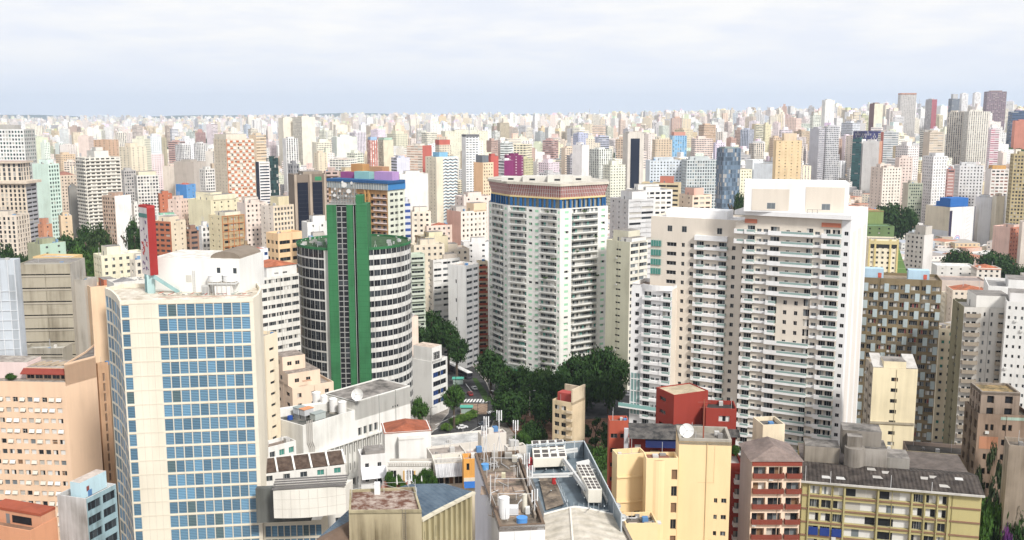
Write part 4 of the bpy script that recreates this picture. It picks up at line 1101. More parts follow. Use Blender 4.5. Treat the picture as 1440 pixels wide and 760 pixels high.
# ================================================================== left edge
def peach_building():
 zt = aty(90, 512, 255).z
 C, R = atz(90, 512, zt), atz(134, 500.5, zt)
 zf = aty(90, 538, 255).z
 A = aty(-45, 538, 257)
 b = Bld('peach_apartment_building', 'peach apartment building with rows of small square windows and a blank side wall', 'apartment building', (-120, 262, 0))
 wall = (0.74, 0.53, 0.37); wm = paint(wall, 0.2)
 L = (Vector((C.x, C.y)) - Vector((A.x, A.y))).length; fx = lambda x: (x + 45) / 135 * L
 rows = downrows(aty(90, 560, 255).z, 2.9, 1.35, 4, 0)
 cols = [(fx(5 + 10.15 * i), fx(5 + 10.15 * i + 7.2)) for i in range(-5, 9)]
 cols = [c for c in cols if c[0] > 0.2 and c[1] < L - 0.1]
 P = ['d', 'd', 'c', 'w', 'w', 'm', 'l', 'w', 'o', 'w', 'c']
 facade(b, A, C, 0, zf, cols, rows, wm, lambda i, j, w, h: win(w, h, rnd(P) if random.random() < 0.7 else rnd(P) + rnd('dw'), (0.66, 0.62, 0.56), 0.07, split=random.random() < 0.2), 0.25)
 u, n, _ = axes(A, C)
 random.seed(31)
 for ra, rb in rows:                       # open top-hung shutters
  for c in cols:
   if random.random() < 0.4:
    p = A + u * c[0]; m_ = paint(rnd([(0.62, 0.58, 0.5), (0.7, 0.68, 0.64)]), 0.1); w = c[1] - c[0]
    q = Vector((p.x, p.y, rb - 0.1)); b.one('shutter').poly([q, q + u * w, q + u * w + n * 0.45 - UP * 0.9, q + n * 0.45 - UP * 0.9], m_)
 for x0, x1, z0, z1, k in ((-12, 29, 546, 553, 'ddm'), (35, 47, 549, 553, 'dwd'), (62, 69, 546, 553, 'l'), (74, 84, 546, 551, 'md'), (86, 90, 546, 551, 'm')):
  p = A + u * fx(x0) + n * 0.03; za, zb = aty(x0, z1, 255).z, aty(x0, z0, 255).z
  b.rep('window', win(fx(x1) - fx(x0), zb - za, k, (0.5, 0.45, 0.4), 0.08), frame(u, n, (p.x, p.y, za)), 1)
 wallq(b, C, R, 0, zt, wm)
 K, Kl = R + Vector((-6, 14, 0)), A + Vector((0, 24, 0))
 wallq(b, R, K, 0, zt, wm)
 M = Vector((C.x - 2.0, C.y + 1.5, 0)); M2 = Vector((M.x + 3, K.y, 0))
 b.mb('roof').poly([(p[0], p[1], zf) for p in ccw([A, C, K, Kl])], mottled('peachroof', (0.22, 0.19, 0.17), (0.42, 0.38, 0.33), 0.5))
 b.mb('stair_block').prism([C, R, K, Vector((C.x - 0.3, C.y + 14, 0))], zf - 1, zt - 0.5, wm, mottled('roofdark', (0.09, 0.08, 0.075), (0.2, 0.18, 0.16), 0.5))
 wallq(b, (A.x, A.y), (A.x, A.y), 0, 1, wm)
 parapet_in(b, [C, R, K, Vector((C.x - 0.3, C.y + 14, 0))], zt - 0.5, zt, wm)
 # setback penthouse with a dark red awning
 S = -n * 2.2
 p0, p1 = A + u * fx(30) + S, A + u * fx(89) + S
 b.mb('penthouse').obox(Vector((p0.x, p0.y, zf)), p1 - p0, -n * 8, (0, 0, 3.3), paint((0.70, 0.50, 0.36), 0.3), mottled('peachroof', (0.22, 0.19, 0.17), (0.42, 0.38, 0.33), 0.5))
 for i in range(5):
  q = p0 + (p1 - p0) * (i / 5 + 0.02) + n * 0.05; b.rep('window', win((p1 - p0).length / 5 - 0.3, 1.5, rnd(['mm', 'dm', 'dd']), (0.4, 0.35, 0.3)), frame(u, n, (q.x, q.y, zf + 0.25)), 1)
 am = paint((0.24, 0.05, 0.035), 0.3); q0, q1 = A + u * fx(27) + UP * (zf + 3.1 - A.z), A + u * fx(89) + UP * (zf + 3.1 - A.z)
 q0, q1 = q0 + S, q1 + S
 b.mb('awning').poly([q0, q1, q1 + n * 1.8 - UP * 1.1, q0 + n * 1.8 - UP * 1.1], am); b.mb('awning').poly([q0 + n * 1.8 - UP * 1.1, q1 + n * 1.8 - UP * 1.1, q1 + n * 1.8 - UP * 1.3, q0 + n * 1.8 - UP * 1.3], am)
 r0 = A + S * 1.4; b.mb('penthouse').obox(Vector((r0.x, r0.y, zf)), p0 - S * 1 + S * 1.4 - r0 - u * 0.05 + S * 0 - S * 0, -n * 7, (0, 0, 4.4), paint((0.72, 0.58, 0.55), 0.2), mottled('peachroof', (0.22, 0.19, 0.17), (0.42, 0.38, 0.33), 0.5))
 for k in range(6):                        # roof tiles and beams stacked on top
  q = p0 + (p1 - p0) * (0.02 + 0.16 * k) - n * 2 + UP * (zf + 3.3 - p0.z); b.one('roof_beams').bar(q, q + u * 3.6 - n * 1.2 + UP * 0.9, 0.35, paint((0.45, 0.36, 0.26), 0.4))
 b.finish()
 bush('roof_garden_shrub', (A + u * fx(12) + n * -1.1 + UP * (zf - A.z)), 1.5, 1.9, 'green shrub on the terrace beside the dark red awning of the peach building')
def left_things():
 gbuild('concrete_warehouse_tower', 'stained concrete block with thin horizontal slits and nearly no windows', 'tower block', (23, 98, 119), 371.5, 300, 0.8, (0.40, 0.36, 0.28), W(1, 0.985, 4.2, 0.45, 3.0, panes=['d'], np=9, frame=(0.3, 0.27, 0.22), depth=0.35, band=(0.35, 0.18, (0.42, 0.38, 0.31))), None, (0.16, 0.15, 0.14), wallR=(0.46, 0.43, 0.38), grime=0.75,
     tops=[('box', 0.02, 0.98, 0.35, 0.98, 0.7, (0.42, 0.40, 0.35), 'roof_slab')])
 gbuild('concrete_annex', 'lower stained grey concrete annex at the right of the slit windowed block', 'annex', (100, 118.5, 136), 394, 302, 1.2, (0.46, 0.43, 0.38), None, None, (0.2, 0.19, 0.18), grime=0.8)
 gbuild('concrete_terrace_wing', 'low concrete wing with pale terrace roof in front of the slit windowed block', 'wing', (30, 88, 101), 490, 288, 0.5, (0.38, 0.35, 0.29), W(1, 0.97, 3.6, 0.4, 1.8, panes=['d'], np=7, frame=(0.3, 0.27, 0.22), band=(0.35, 0.18, (0.42, 0.38, 0.31))), None, (0.52, 0.50, 0.44), grime=0.75)
 b = gbuild('netted_building', 'building wrapped in pale grey scaffold netting at the edge of the view', 'building', (-40, 20, 28), 366, 268, 0.35, (0.50, 0.54, 0.58), None, None, (0.4, 0.4, 0.4), grime=0.45, fin=False)
 Lp, C, R, K = b.foot; u, n, L = axes(Lp, C)
 for i in range(26): b.one('scaffold_poles').bar(Vector((Lp.x, Lp.y, 4 + i * 2.7)) + n * 0.15, Vector((C.x, C.y, 4 + i * 2.7)) + n * 0.15, 0.14, paint((0.62, 0.64, 0.66), 0.2))
 for f in (0.62, 0.83, 0.995): b.one('scaffold_poles').bar(Vector((Lp.x, Lp.y, 0)) + u * (L * f) + n * 0.16, Vector((Lp.x, Lp.y, b.zt)) + u * (L * f) + n * 0.16, 0.16, paint((0.66, 0.68, 0.7), 0.2))
 p = Vector((Lp.x, Lp.y, 0)) + u * (L * 0.84) + n * 0.08; b.mb('net_panel').obox(Vector((p.x, p.y, 20)), u * (L * 0.12), n * 0.04, (0, 0, b.zt - 24), paint((0.36, 0.39, 0.42), 0.5))
 b.finish()
 b = gbuild('grey_stained_house', 'small building with stained white side and teal framed dark windows', 'building', (80, 121, 163), 702, 190, 1.1, (0.62, 0.61, 0.60), None,
      W(2, 0.86, 3.1, 1.9, 1.0, panes=['ddd', 'ddm', 'dmd'], frame=(0.16, 0.24, 0.27)), (0.30, 0.28, 0.26), wallR=(0.30, 0.42, 0.46), grime=0.8, fin=False)
 Lp, C, R, K = b.foot; e1, e2 = C - Lp, R - C
 o = Lp + e1 * 0.35 + e2 * 0.12; b.mb('penthouse').obox(Vector((o.x, o.y, b.rz)), e1 * 0.35, e2 * 0.86, (0, 0, 3.6), paint((0.48, 0.64, 0.70), 0.35), mottled('roofp', (0.4, 0.34, 0.3), (0.6, 0.52, 0.46), 0.5))
 u, n, L = axes(C, R); p = Lp + e1 * 0.7 + e2 * 0.3 + n * 0.05; b.rep('window', win(0.9, 1.2, 'r', (0.1, 0.1, 0.1)), frame(u, n, (p.x, p.y, b.rz + 1.1)), 1)
 b.finish()
 b = gbuild('terracotta_building', 'low terracotta painted building with dark red tiled edge and roof terrace', 'building', (-30, 42, 80), 747, 178, 0.5, (0.62, 0.30, 0.17), None, None, (0.30, 0.18, 0.12), grime=0.35, fin=False)
 rooftop(b, 'box', 0.0, 0.99, 0.45, 0.98, 2.6, (0.60, 0.30, 0.18), 'upper_storey')
 Lp, C, R, K = b.foot; e1, e2 = C - Lp, R - C; o = Lp + e2 * 0.43
 b.mb('tiled_roof').obox(Vector((o.x, o.y, b.rz + 2.62)), e1 * 0.99, e2 * 0.56, (0, 0, 0.5), paint((0.34, 0.085, 0.045), 0.4))
 u, n, L = axes(Lp, C); o = Lp + e1 * 0.42 + e2 * 0.45 + n * 0.04; b.mb('terrace_opening').obox(Vector((o.x, o.y, b.rz + 0.4)), e1 * 0.38, n * 0.02, (0, 0, 1.5), PANES['d']())
 b.finish()
 # peach wall between the concrete block and the office tower
 gbuild('peach_low_building', 'pale peach building behind the office tower with brick roof house', 'building', (118, 127, 193), 404, 300, 1.7, (0.76, 0.56, 0.38), None, None, (0.45, 0.30, 0.22), tops=[('box', 0.1, 0.9, 0.3, 0.55, 2.6, BRICK, 'brick_house'), ('hip', 0, 1, 0.62, 0.98, 1.2, (0.42, 0.16, 0.1))])
 gbuild('white_low_roof', 'low white building with grey pitched roof behind the curved tower parapet', 'building', (150, 160, 204), 398, 285, 1.2, OFFW, None, None, (0.35, 0.34, 0.33), tops=[('hip', 0.1, 0.95, 0.05, 0.9, 1.6, (0.28, 0.27, 0.27))])
 gbuild('narrow_orange_block', 'narrow tan building squeezed between the peach wall and the blue tower', 'building', (134, 137, 152), 512, 276, 2.0, (0.62, 0.40, 0.25), None, W(1, 0.2, 3.0, 2.4, 3, panes=['o']), (0.3, 0.26, 0.22), grime=0.5)
def centre_left():
 # between the office tower and the green slab
 gbuild('cream_strip_building', 'narrow cream wall with small dark windows beside the office tower', 'building', (352, 372, 390), 473, 250, 1.2, (0.76, 0.66, 0.50), None, W(1, 0.36, 3.0, 0.75, 3.6, panes=['d', 'dd'], frame=(0.3, 0.28, 0.25)), (0.4, 0.37, 0.33))
 b = gbuild('white_apartment_block', 'white apartment block with strip windows and a red roofed top storey', 'apartment building', (335, 364, 420), 392, 332, 1.2, OFFW, W(3, 0.5, 2.95, 1.2, 1.0), W(5, 0.9, 2.95, 1.35, 0.9, panes=['dd', 'dm', 'mm', 'dc', 'cw', 'cd', 'dd'], np=2, frame=(0.5, 0.5, 0.48)), (0.55, 0.52, 0.48), fin=False)
 rooftop(b, 'box', 0.15, 0.95, 0.22, 0.98, 4.2, (0.74, 0.73, 0.70), 'top_storey')
 Lp, C, R, K = b.foot; e1, e2 = C - Lp, R - C; s = b.foot; b.rz += 4.2; rooftop(b, 'hip', 0.12, 0.98, 0.2, 1.0, 1.5, (0.50, 0.17, 0.09)); b.rz -= 4.2
 u, n, L = axes(C, R)
 for f in (0.4, 0.62): p = Lp + e1 * 0.95 + e2 * f + n * 0.04; b.rep('window', win(1.8, 0.7, 'dm', (0.5, 0.5, 0.5)), frame(u, n, (p.x, p.y, b.rz + 1.4)), 1)
 b.finish()
 for k, (x, yt, D, h, lab) in enumerate((((386, 405, 437), 505, 306, 0, 'upper tier'),)):
  pass
 b = gbuild('stepped_peach_building', 'small peach building stepping down in three tiers below the green slab tower', 'building', (386, 411, 469), 546, 296, 0.9, (0.76, 0.60, 0.46), W(2, 0.35, 3.3, 1.3, 2.2, panes=['dd', 'md'], frame=(0.4, 0.25, 0.2)), W(3, 0.3, 3.3, 1.4, 2.0, panes=['dd', 'cd', 'dw'], frame=(0.5, 0.4, 0.35), sill=True), (0.40, 0.35, 0.31), fin=False)
 Lp, C, R, K = b.foot; e1, e2 = C - Lp, R - C; pm = paint((0.77, 0.61, 0.47), 0.25); u, n, L = axes(C, R)
 for f, g1, z0, h in ((0.78, 0.78, 0, 4.6), (0.5, 0.55, 4.6, 4.4)):
  o = Lp + e1 * 0.0 + e2 * 0.0; b.one('upper_tier').obox(Vector((o.x, o.y, b.rz + z0)), e1 * f, e2 * g1, (0, 0, h), pm, mottled('roofst', (0.16, 0.13, 0.11), (0.36, 0.31, 0.27), 0.5))
  for q in (0.2, 0.55): p = Lp + e1 * f + e2 * (g1 * q) + n * 0.05; b.rep('window', win(1.5, 1.3, 'dd', (0.4, 0.3, 0.25)), frame(u, n, (p.x, p.y, b.rz + z0 + 1.5)), 1)
  uu, nn, _ = axes(Lp, C)
  p = Lp + e1 * (f * 0.45) + nn * 0.05; b.rep('window', win(1.6, 1.5, 'md', (0.35, 0.2, 0.18)), frame(uu, nn, (p.x, p.y, b.rz + z0 + 1.6)), 1)
 p = C + e2 * 0.25 - n * 0.5; b.mb('canopy').obox(Vector((p.x, p.y, b.rz + 2.5)), e2 * 0.2, n * 1.2, (0, 0, 0.15), paint((0.5, 0.3, 0.2), 0.2)); b.finish()
 # white windowless block with four tanks
 zt = aty(425, 599, 250).z
 A, C = atz(383, 587, zt), atz(425.5, 599, zt); R0 = atz(499, 577, zt); R1 = aty(577, 572, 283)
 uR = (R0 - C); uR.z = 0; uR.normalize()
 k = (578 - 720) / FP; t = (k * (C.y * CT - (zt - 12 - CAMZ) * ST) - C.x) / (uR.x - k * uR.y * CT); R = C + uR * t
 b = Bld('white_blank_building', 'white building of blank walls with upright fins between windows below', 'building', ((A.x + R.x) / 2, (A.y + R.y) / 2, 0))
 wm = paint((0.74, 0.73, 0.69), 0.42); u, n, L = axes(C, R)
 zb = zt - 8.2
 f0 = (R0 - C).length / L
 rows = [(zb - 3.8, zb - 1.0), (zb - 8.6, zb - 6.4), (zb - 13, zb - 11)]
 facade(b, C, R, 0, zb, evencols(L, 24, 0.6), rows, paint((0.68, 0.67, 0.63), 0.5), lambda i, j, w, h: win(w, h, rnd(['d', 'd', 'm', 'dm', 'md']), (0.5, 0.5, 0.48)), 0.5)
 for i in range(25): p = C + u * (L * i / 24); b.one('fin').obox(Vector((p.x, p.y, zb - 9)), u * 0.22, n * 0.75, (0, 0, 9), paint((0.72, 0.71, 0.67), 0.4))
 wallq(b, C, C + u * (L * f0), zb, zt, wm)
 mid = C + u * (L * f0)
 zt2 = zt + 2.4
 facade(b, mid, R, zb, zt2, [(1.0 + 2.0 * i, 2.3 + 2.0 * i) for i in range(4)], [(zb + 0.5, zb + 2.8)], wm, lambda i, j, w, h: win(w, h, 'dm', (0.5, 0.5, 0.48)), 0.5)
 b.one('ledge').obox(Vector((C.x, C.y, zb - 0.25)), u * L, n * 0.85, (0, 0, 0.28), wm)
 wallq(b, A, C, 0, zt, wm)
 dn = -n * 13; K1, K0 = R + dn, A + (R - C) * 0.0 + dn * 0.7
 wallq(b, R, K1, 0, zt2, wm)
 sunk = zt - 2.2
 q = [A, C, mid, mid + dn, A + dn * 0.62]
 b.mb('sunken_roof').poly([(p[0], p[1], sunk) for p in ccw(q)], mottled('sunk', (0.06, 0.065, 0.06), (0.2, 0.19, 0.17), 0.5))
 parapet_in(b, q, sunk, zt, wm, 0.35)
 b.mb('upper_block').prism([mid, R, K1, mid + dn], zt - 3, zt2 - 0.3, wm, mottled('tarroof', (0.09, 0.083, 0.075), (0.30, 0.275, 0.25), 0.22)); parapet_in(b, [mid, R, K1, mid + dn], zt2 - 0.3, zt2, wm, 0.3)
 for i in range(3): p = mid + u * (14.0 + i * 0.9) + n * 0.03; b.one('vent').obox(Vector((p.x, p.y, zt - 2.6)), u * 0.4, n * 0.02, (0, 0, 0.5), PANES['d']())
 for x, z in ((0.42, 7), (0.72, 8)): p = mid + u * ((R - mid).length * x) + n * 0.05; b.one('drain_pipe').bar(Vector((p.x, p.y, zb)), Vector((p.x, p.y, zt2)), 0.13, paint((0.3, 0.3, 0.28), 0.2))
 for i in range(4):
  p = C + u * (1.2 + i * 0.55) + n * 0.35; q2 = C + u * (1.8 + i * 0.55) + n * 0.35
  b.mb('roof_pipes').bar((p.x, p.y, zt + 1.0), (p.x, p.y, zt - 5), 0.2, paint((0.55, 0.52, 0.48), 0.2)); b.mb('roof_pipes').bar((p.x, p.y, zt - 5), (q2.x, q2.y, zt - 6.5), 0.2, paint((0.55, 0.52, 0.48), 0.2)); b.mb('roof_pipes').bar((q2.x, q2.y, zt - 6.5), (q2.x, q2.y, zt - 18), 0.2, paint((0.55, 0.52, 0.48), 0.2))
 b.mb('tank_wall').obox(Vector((0, 0, zt - 2.2)) + Vector(((A + dn * 0.62).x, (A + dn * 0.62).y, 0)), mid + dn * 0.9 - A - dn * 0.62 - Vector((0, 0, mid.z - A.z)), n * 1.2, (0, 0, 2.2), wm)
 b.finish()
 for i, x in enumerate((445.5, 457.5, 469.5, 482)):
  p = atz(x, 571 + i * 4.6, sunk + 0.0)
  lab = ['farthest left white water tank of the four in a row on the blank white building', 'second white water tank in the row of four on the blank white building', 'third white water tank in the row of four, under the white dish', 'nearest right white water tank of the four on the blank white building'][i]
  round_tank('water_tank', (p.x, p.y, sunk), 1.15, 3.5, lab, (0.80, 0.79, 0.78), 'four white water tanks in a row', 0.4)
 for i, (x, y, c, lab) in enumerate(((425, 588, (0.55, 0.58, 0.60), 'grey metal cooling cabinet at the back left of the sunken roof'), (435, 590, (0.55, 0.56, 0.58), 'cooling cabinet with an orange lid between two grey ones'), (451, 596, (0.42, 0.46, 0.44), 'green grey cooling cabinet nearest the white roof edge'))):
  p = atz(x, y, sunk); t = empty('cooling_cabinet', (p.x, p.y, sunk), lab, 'cooling unit', 'cooling cabinets on the sunken roof')
  m_ = MB(); w_ = 1.3 + 0.25 * i; m_.obox(Vector((p.x, p.y, sunk + 1.2)) - u * w_, u * 2 * w_, -n * 2.2, (0, 0, 1.7), paint(c, 0.3)); m_.build('cabinet_body', t, (p.x, p.y, sunk))
  m_ = MB(); m_.obox(Vector((p.x, p.y, sunk + 2.9)) - u * (w_ + .15) + n * 0.1, u * (2 * w_ + .3), -n * 2.4, (0, 0, 0.12), paint((0.62, 0.28, 0.14) if i == 1 else (0.30, 0.34, 0.33), 0.3)); m_.build('lid', t, (p.x, p.y, sunk))
  for sx in (-1, 1): m_ = MB(); m_.obox(Vector((p.x, p.y, sunk)) + u * (sx * w_ * 0.8 - .15), u * 0.3, -n * 2, (0, 0, 1.2), paint((0.25, 0.25, 0.25), 0.2)); m_.build('leg', t, (p.x, p.y, sunk))
 p = atz(408, 590, sunk); m_ = MB(); m_.cyl((p.x, p.y, sunk), 0.8, 1.0, paint((0.02, 0.07, 0.30), 0.1), 16, 0.7); simple('blue_barrel', m_, 'blue barrel on the dark sunken roof corner', 'barrel')
 p = atz(503, 566, zt2); dish('satellite_dish', (p.x, p.y, zt2), 1.7, (-0.2, -1, 0.35), 'big pale dish on the white building in front of the green slab')
 # lower buildings in front of it
 gbuild('white_annex', 'low white annex with green windows and brown roof beside the office tower', 'annex', (362, 376, 416), 630, 228, 1.6, (0.72, 0.71, 0.68), None, W(3, 0.55, 3.2, 1.5, 1.3, panes=['tt', 'tm', 'mm'], frame=(0.5, 0.5, 0.48)), (0.30, 0.24, 0.2))
 b = gbuild('skylight_building', 'low white building with dark brown sloping roof lights split by white bars', 'building', (362, 366, 486), 668, 212, 2.6, (0.72, 0.70, 0.66), None, W(5, 0.4, 4, 1.3, 0.5, panes=['tt', 'mm'], frame=(0.5, 0.5, 0.48)), (0.4, 0.38, 0.35), par=0.1, fin=False)
 Lp, C, R, K = b.foot; u, n, L = axes(C, R); bm_ = mottled('brownglass', (0.055, 0.035, 0.025), (0.12, 0.085, 0.065), 0.8, 0.4); zz = b.zt + 0.1
 for i in range(5):
  a, c = C + u * (L * i / 5 + 0.3), C + u * (L * (i + 1) / 5 - 0.3)
  P = lambda p, d, z: (p.x - n.x * d, p.y - n.y * d, z)
  b.one('roof_light').poly([P(a, 0.4, zz), P(c, 0.4, zz), P(c, 4.6, zz + 1.9), P(a, 4.6, zz + 1.9)], bm_)
  b.one('roof_light_bar').bar(Vector(P(c + u * 0.3, 0.3, zz)), Vector(P(c + u * 0.3, 4.6, zz + 2.0)), 0.4, paint((0.74, 0.72, 0.68), 0.2))
 o = C - n * 4.6; b.mb('roof_light_back').obox(Vector((o.x, o.y, zz - 0.1)), u * L, -n * 0.4, (0, 0, 2.1), paint((0.7, 0.68, 0.64), 0.3))
 b.finish()
 # cream clad hall with a louvred lid
 A, C = aty(384, 692, 200), aty(486, 688, 203); zt, zb = aty(384, 690, 200).z, aty(384, 729, 200).z
 b = Bld('clad_hall', 'windowless hall of cream panels with dark louvred lid beside the blue tower', 'hall', ((A.x + C.x) / 2, 206, 0))
 cm = paint((0.72, 0.69, 0.62), 0.25); N = 8; pts = [A.lerp(C, i / N) + Vector((0, -1.1 * sin(pi * i / N), 0)) for i in range(N + 1)]
 for i in range(N): wallq(b, pts[i], pts[i + 1], zb, zt, cm, 'cladding')
 wallq(b, C, C + Vector((1, 3.4, 0)), zb, zt, cm, 'cladding'); wallq(b, A + Vector((0, 3.4, 0)), A, zb, zt, cm, 'cladding')
 for i in range(1, N): b.mb('panel_joint').bar((pts[i].x, pts[i].y - 0.01, zb), (pts[i].x, pts[i].y - 0.01, zt), 0.05, paint((0.5, 0.47, 0.42), 0.1))
 for i in range(N):
  for z in (zb + (zt - zb) * 0.33, zb + (zt - zb) * 0.67): b.mb('panel_joint').bar((pts[i].x, pts[i].y - 0.01, z), (pts[i + 1].x, pts[i + 1].y - 0.01, z), 0.05, paint((0.5, 0.47, 0.42), 0.1))
 back = [C + Vector((1, 3.4, 0)), A + Vector((0, 3.4, 0))]
 b.mb('roof').poly([(p.x, p.y, zt) for p in ccw(pts + back)], cm); b.mb('roof').poly([(p.x, p.y, zb) for p in ccw(pts + back)], cm)
 lm = paint((0.16, 0.15, 0.145), 0.3)
 for i in range(5): a, c = A + Vector((-0.2, -0.2 + i * 0.8, 0)), C + Vector((0.2, -0.6 + i * 0.8, 0)); b.mb('louvred_lid').bar((a.x, a.y, zt + 0.35 + i * 0.22), (c.x, c.y, zt + 0.35 + i * 0.22), 0.55, lm, 0.18)
 a, c = aty(362, 735, 204), aty(452, 731, 206); b.mb('meshed_base').obox((a.x, 203.5, zb - 2.6), (c.x - a.x - 2, 1.2, 0), (0, 1.5, 0), (0, 0, zt - zb + 1.6), paint((0.13, 0.135, 0.125), 0.6)); b.finish()
 # white house with a red tiled roof
 b = gbuild('white_tiled_house', 'white house with blind walls and orange red tiled roof below the avenue', 'house', (537, 541, 606), 609, 238, 1.3, (0.76, 0.75, 0.72), None, None, (0.4, 0.36, 0.32), par=0.2, fin=False)
 rooftop(b, 'hip', -0.02, 1.02, -0.02, 1.02, 1.6, (0.38, 0.12, 0.065)); Lp, C, R, K = b.foot; u, n, L = axes(C, R)
 o = C + u * (L * 0.28) + n * 0.0; b.mb('projecting_bay').obox(Vector((o.x, o.y, 0)), u * (L * 0.55), n * 2.2, (0, 0, b.zt - 1.5), paint((0.77, 0.76, 0.73), 0.25)); b.mb('projecting_bay').obox(Vector((o.x, o.y, b.zt - 1.5)), u * (L * 0.55), n * 2.3, (0, 0, 0.3), paint((0.66, 0.64, 0.6), 0.3)); b.finish()
 b = gbuild('white_awning_house', 'narrow white house with a big pale sloping metal awning and flat grey roof', 'house', (503, 507, 542), 641, 216, 1.2, (0.74, 0.73, 0.71), None, W(2, 0.3, 3.1, 1.3, 2.0, panes=['dm'], frame=(0.4, 0.4, 0.4)), (0.28, 0.26, 0.25), fin=False, tops=[('box', 0.05, 0.98, 0.2, 0.98, 1.6, (0.30, 0.28, 0.26), 'roof_house')])
 Lp, C, R, K = b.foot; u, n, L = axes(C, R); z = b.zt - 2.9; aw = paint((0.70, 0.70, 0.72), 0.1, 0.5); o = Vector((C.x, C.y, z))
 b.mb('awning').poly([o, o + u * L, o + u * L + n * 1.9 - UP * 2.2, o + n * 1.9 - UP * 2.2], aw); o = Vector((C.x, C.y, 0)) + n * 0.03
 b.mb('wide_opening').obox(Vector((o.x, o.y, z - 4.6)) + u * (L * 0.55), u * (L * 0.36), n * 0.02, (0, 0, 1.3), PANES['d']()); b.finish()
 # terrace with plants
 A, C = aty(545, 656, 212), aty(606, 656, 212); zt, zf = A.z, aty(575, 686, 208).z
 b = Bld('terrace_restaurant', 'white terrace building with balustrade, dark paned windows and potted greenery', 'restaurant', ((A.x + C.x) / 2, 214, 0)); wm = paint((0.74, 0.72, 0.67), 0.2); L = C.x - A.x
 facade(b, (A.x, 212), (C.x, 212), 0, zt, [(L * .06, L * .2), (L * .40, L * .60), (L * .76, L * .92)], [(zt - 3.4, zt - 1.0)], wm, lambda i, j, w, h: win(w, h, 'dddd' if i == 1 else 'dd', (0.72, 0.7, 0.66), 0.12, split=True), 0.25)
 b.mb('roof').box(A.x, 212, zt - 0.1, C.x, 217, zt, paint((.5, .46, .40), .4)); b.mb('terrace_floor').box(A.x - 1, 205.5, zf - 3, C.x + 1, 211.95, zf, paint((0.36, 0.13, 0.08), 0.3)); wallq(b, (C.x, 212), (C.x, 222), 0, zt, wm)
 for i in range(25): b.mb('balustrade').box(A.x + i * L / 25 + 0.1, 212.1, zt, A.x + i * L / 25 + 0.25, 212.3, zt + 0.8, wm)
 b.mb('balustrade').box(A.x - 0.1, 212.0, zt + 0.8, C.x + 0.1, 212.4, zt + 1.0, wm); b.mb('ochre_frame').box(A.x + L * .36, 211.85, zf, A.x + L * .39, 211.95, zt - 1, paint((0.66, 0.42, 0.14), 0.2)); b.mb('ochre_frame').box(A.x + L * .61, 211.85, zf, A.x + L * .64, 211.95, zt - 1, paint((0.66, 0.42, 0.14), 0.2)); b.finish()
 random.seed(77)
 spots = [(549, 673, 1.7), (560, 668, 1.3), (567, 679, 1.0), (583, 672, 1.3), (597, 668, 2.0), (603, 675, 1.9), (609, 680, 1.6), (552, 684, 1.3), (591, 682, 1.0)]
 labs = ['leafy shrub at the left end of the restaurant terrace', 'tall potted plant between two terrace windows', 'short potted shrub before the ochre frame', 'round shrub right of the middle terrace window', 'tall climbing plant by the right terrace window', 'dense dark shrub beside the striped metal awning', 'bushy plant at the terrace corner below the metal awning', 'low shrub at the front left edge of the terrace', 'small plant near the white folded parasol']
 for (x, y, s), l in zip(spots, labs):
  p = aty(x, y, 209 if y < 678 else 207); bush('terrace_plant', (p.x, p.y, zf), s * 0.8, s * 2.0, l, 'plants on the restaurant terrace')
 for i, (x, l) in enumerate(((558, 'folded white parasol on the left of the terrace'), (576, 'folded white parasol in the middle of the terrace'), (593, 'folded white parasol on the right of the terrace'))):
  p = aty(x, 682, 207.5); t = empty('folded_parasol', (p.x, p.y, zf), l, 'parasol', 'folded parasols on the terrace'); m_ = MB(); m_.cyl((p.x, p.y, zf), 0.05, 2.9, paint((0.4, 0.3, 0.2), 0), 8); m_.build('pole', t, (p.x, p.y, zf)); m_ = MB(); m_.cyl((p.x, p.y, zf + 1.0), 0.26, 1.9, paint((0.78, 0.76, 0.72), 0.1), 10, 0.06); m_.build('canopy', t, (p.x, p.y, zf))
 b = gbuild('metal_awning_house', 'low house with a ribbed grey metal awning over dark openings', 'house', (607, 611, 652), 652, 210, 1.2, (0.70, 0.66, 0.58), None, W(3, 0.86, 4, 1.7, 3.4, panes=['dd', 'do'], frame=(0.6, 0.58, 0.54)), (0.40, 0.37, 0.34), fin=False)
 Lp, C, R, K = b.foot; u, n, L = axes(C, R); o = Vector((C.x, C.y, b.zt - 0.2)); am = corrugated('awn', (0.34, 0.34, 0.35), (0.5, 0.5, 0.51), tuple(u), 0.9)
 b.mb('awning').poly([o, o + u * L, o + u * (L * 0.98) + n * 2.6 - UP * 2.2, o + u * (L * 0.04) + n * 2.6 - UP * 2.2], am)
 for i in range(9): q = o + u * (L * (0.02 + i * 0.12)); b.mb('awning_rib').bar(q, q + n * 2.6 - UP * 2.15, 0.12, paint((0.6, 0.6, 0.6), 0.1))
 for i in range(22): q = o + u * (L * i / 22) + UP * 0.2; b.mb('balustrade').bar(q, q + UP * 0.9, 0.12, paint((0.7, 0.68, 0.63), 0.1))
 b.mb('balustrade').bar(o + UP * 1.2, o + UP * 1.2 + u * L, 0.2, paint((0.7, 0.68, 0.63), 0.1)); b.finish()
 b = gbuild('orange_house', 'small orange house with a blue awning beside the antenna roof', 'house', (650, 652, 676), 646, 205, 1.0, (0.70, 0.35, 0.09), None, W(2, 0.35, 3.3, 1.6, 1.0, panes=['d', 'dd'], frame=(0.3, 0.2, 0.12)), (0.45, 0.36, 0.32), fin=False)
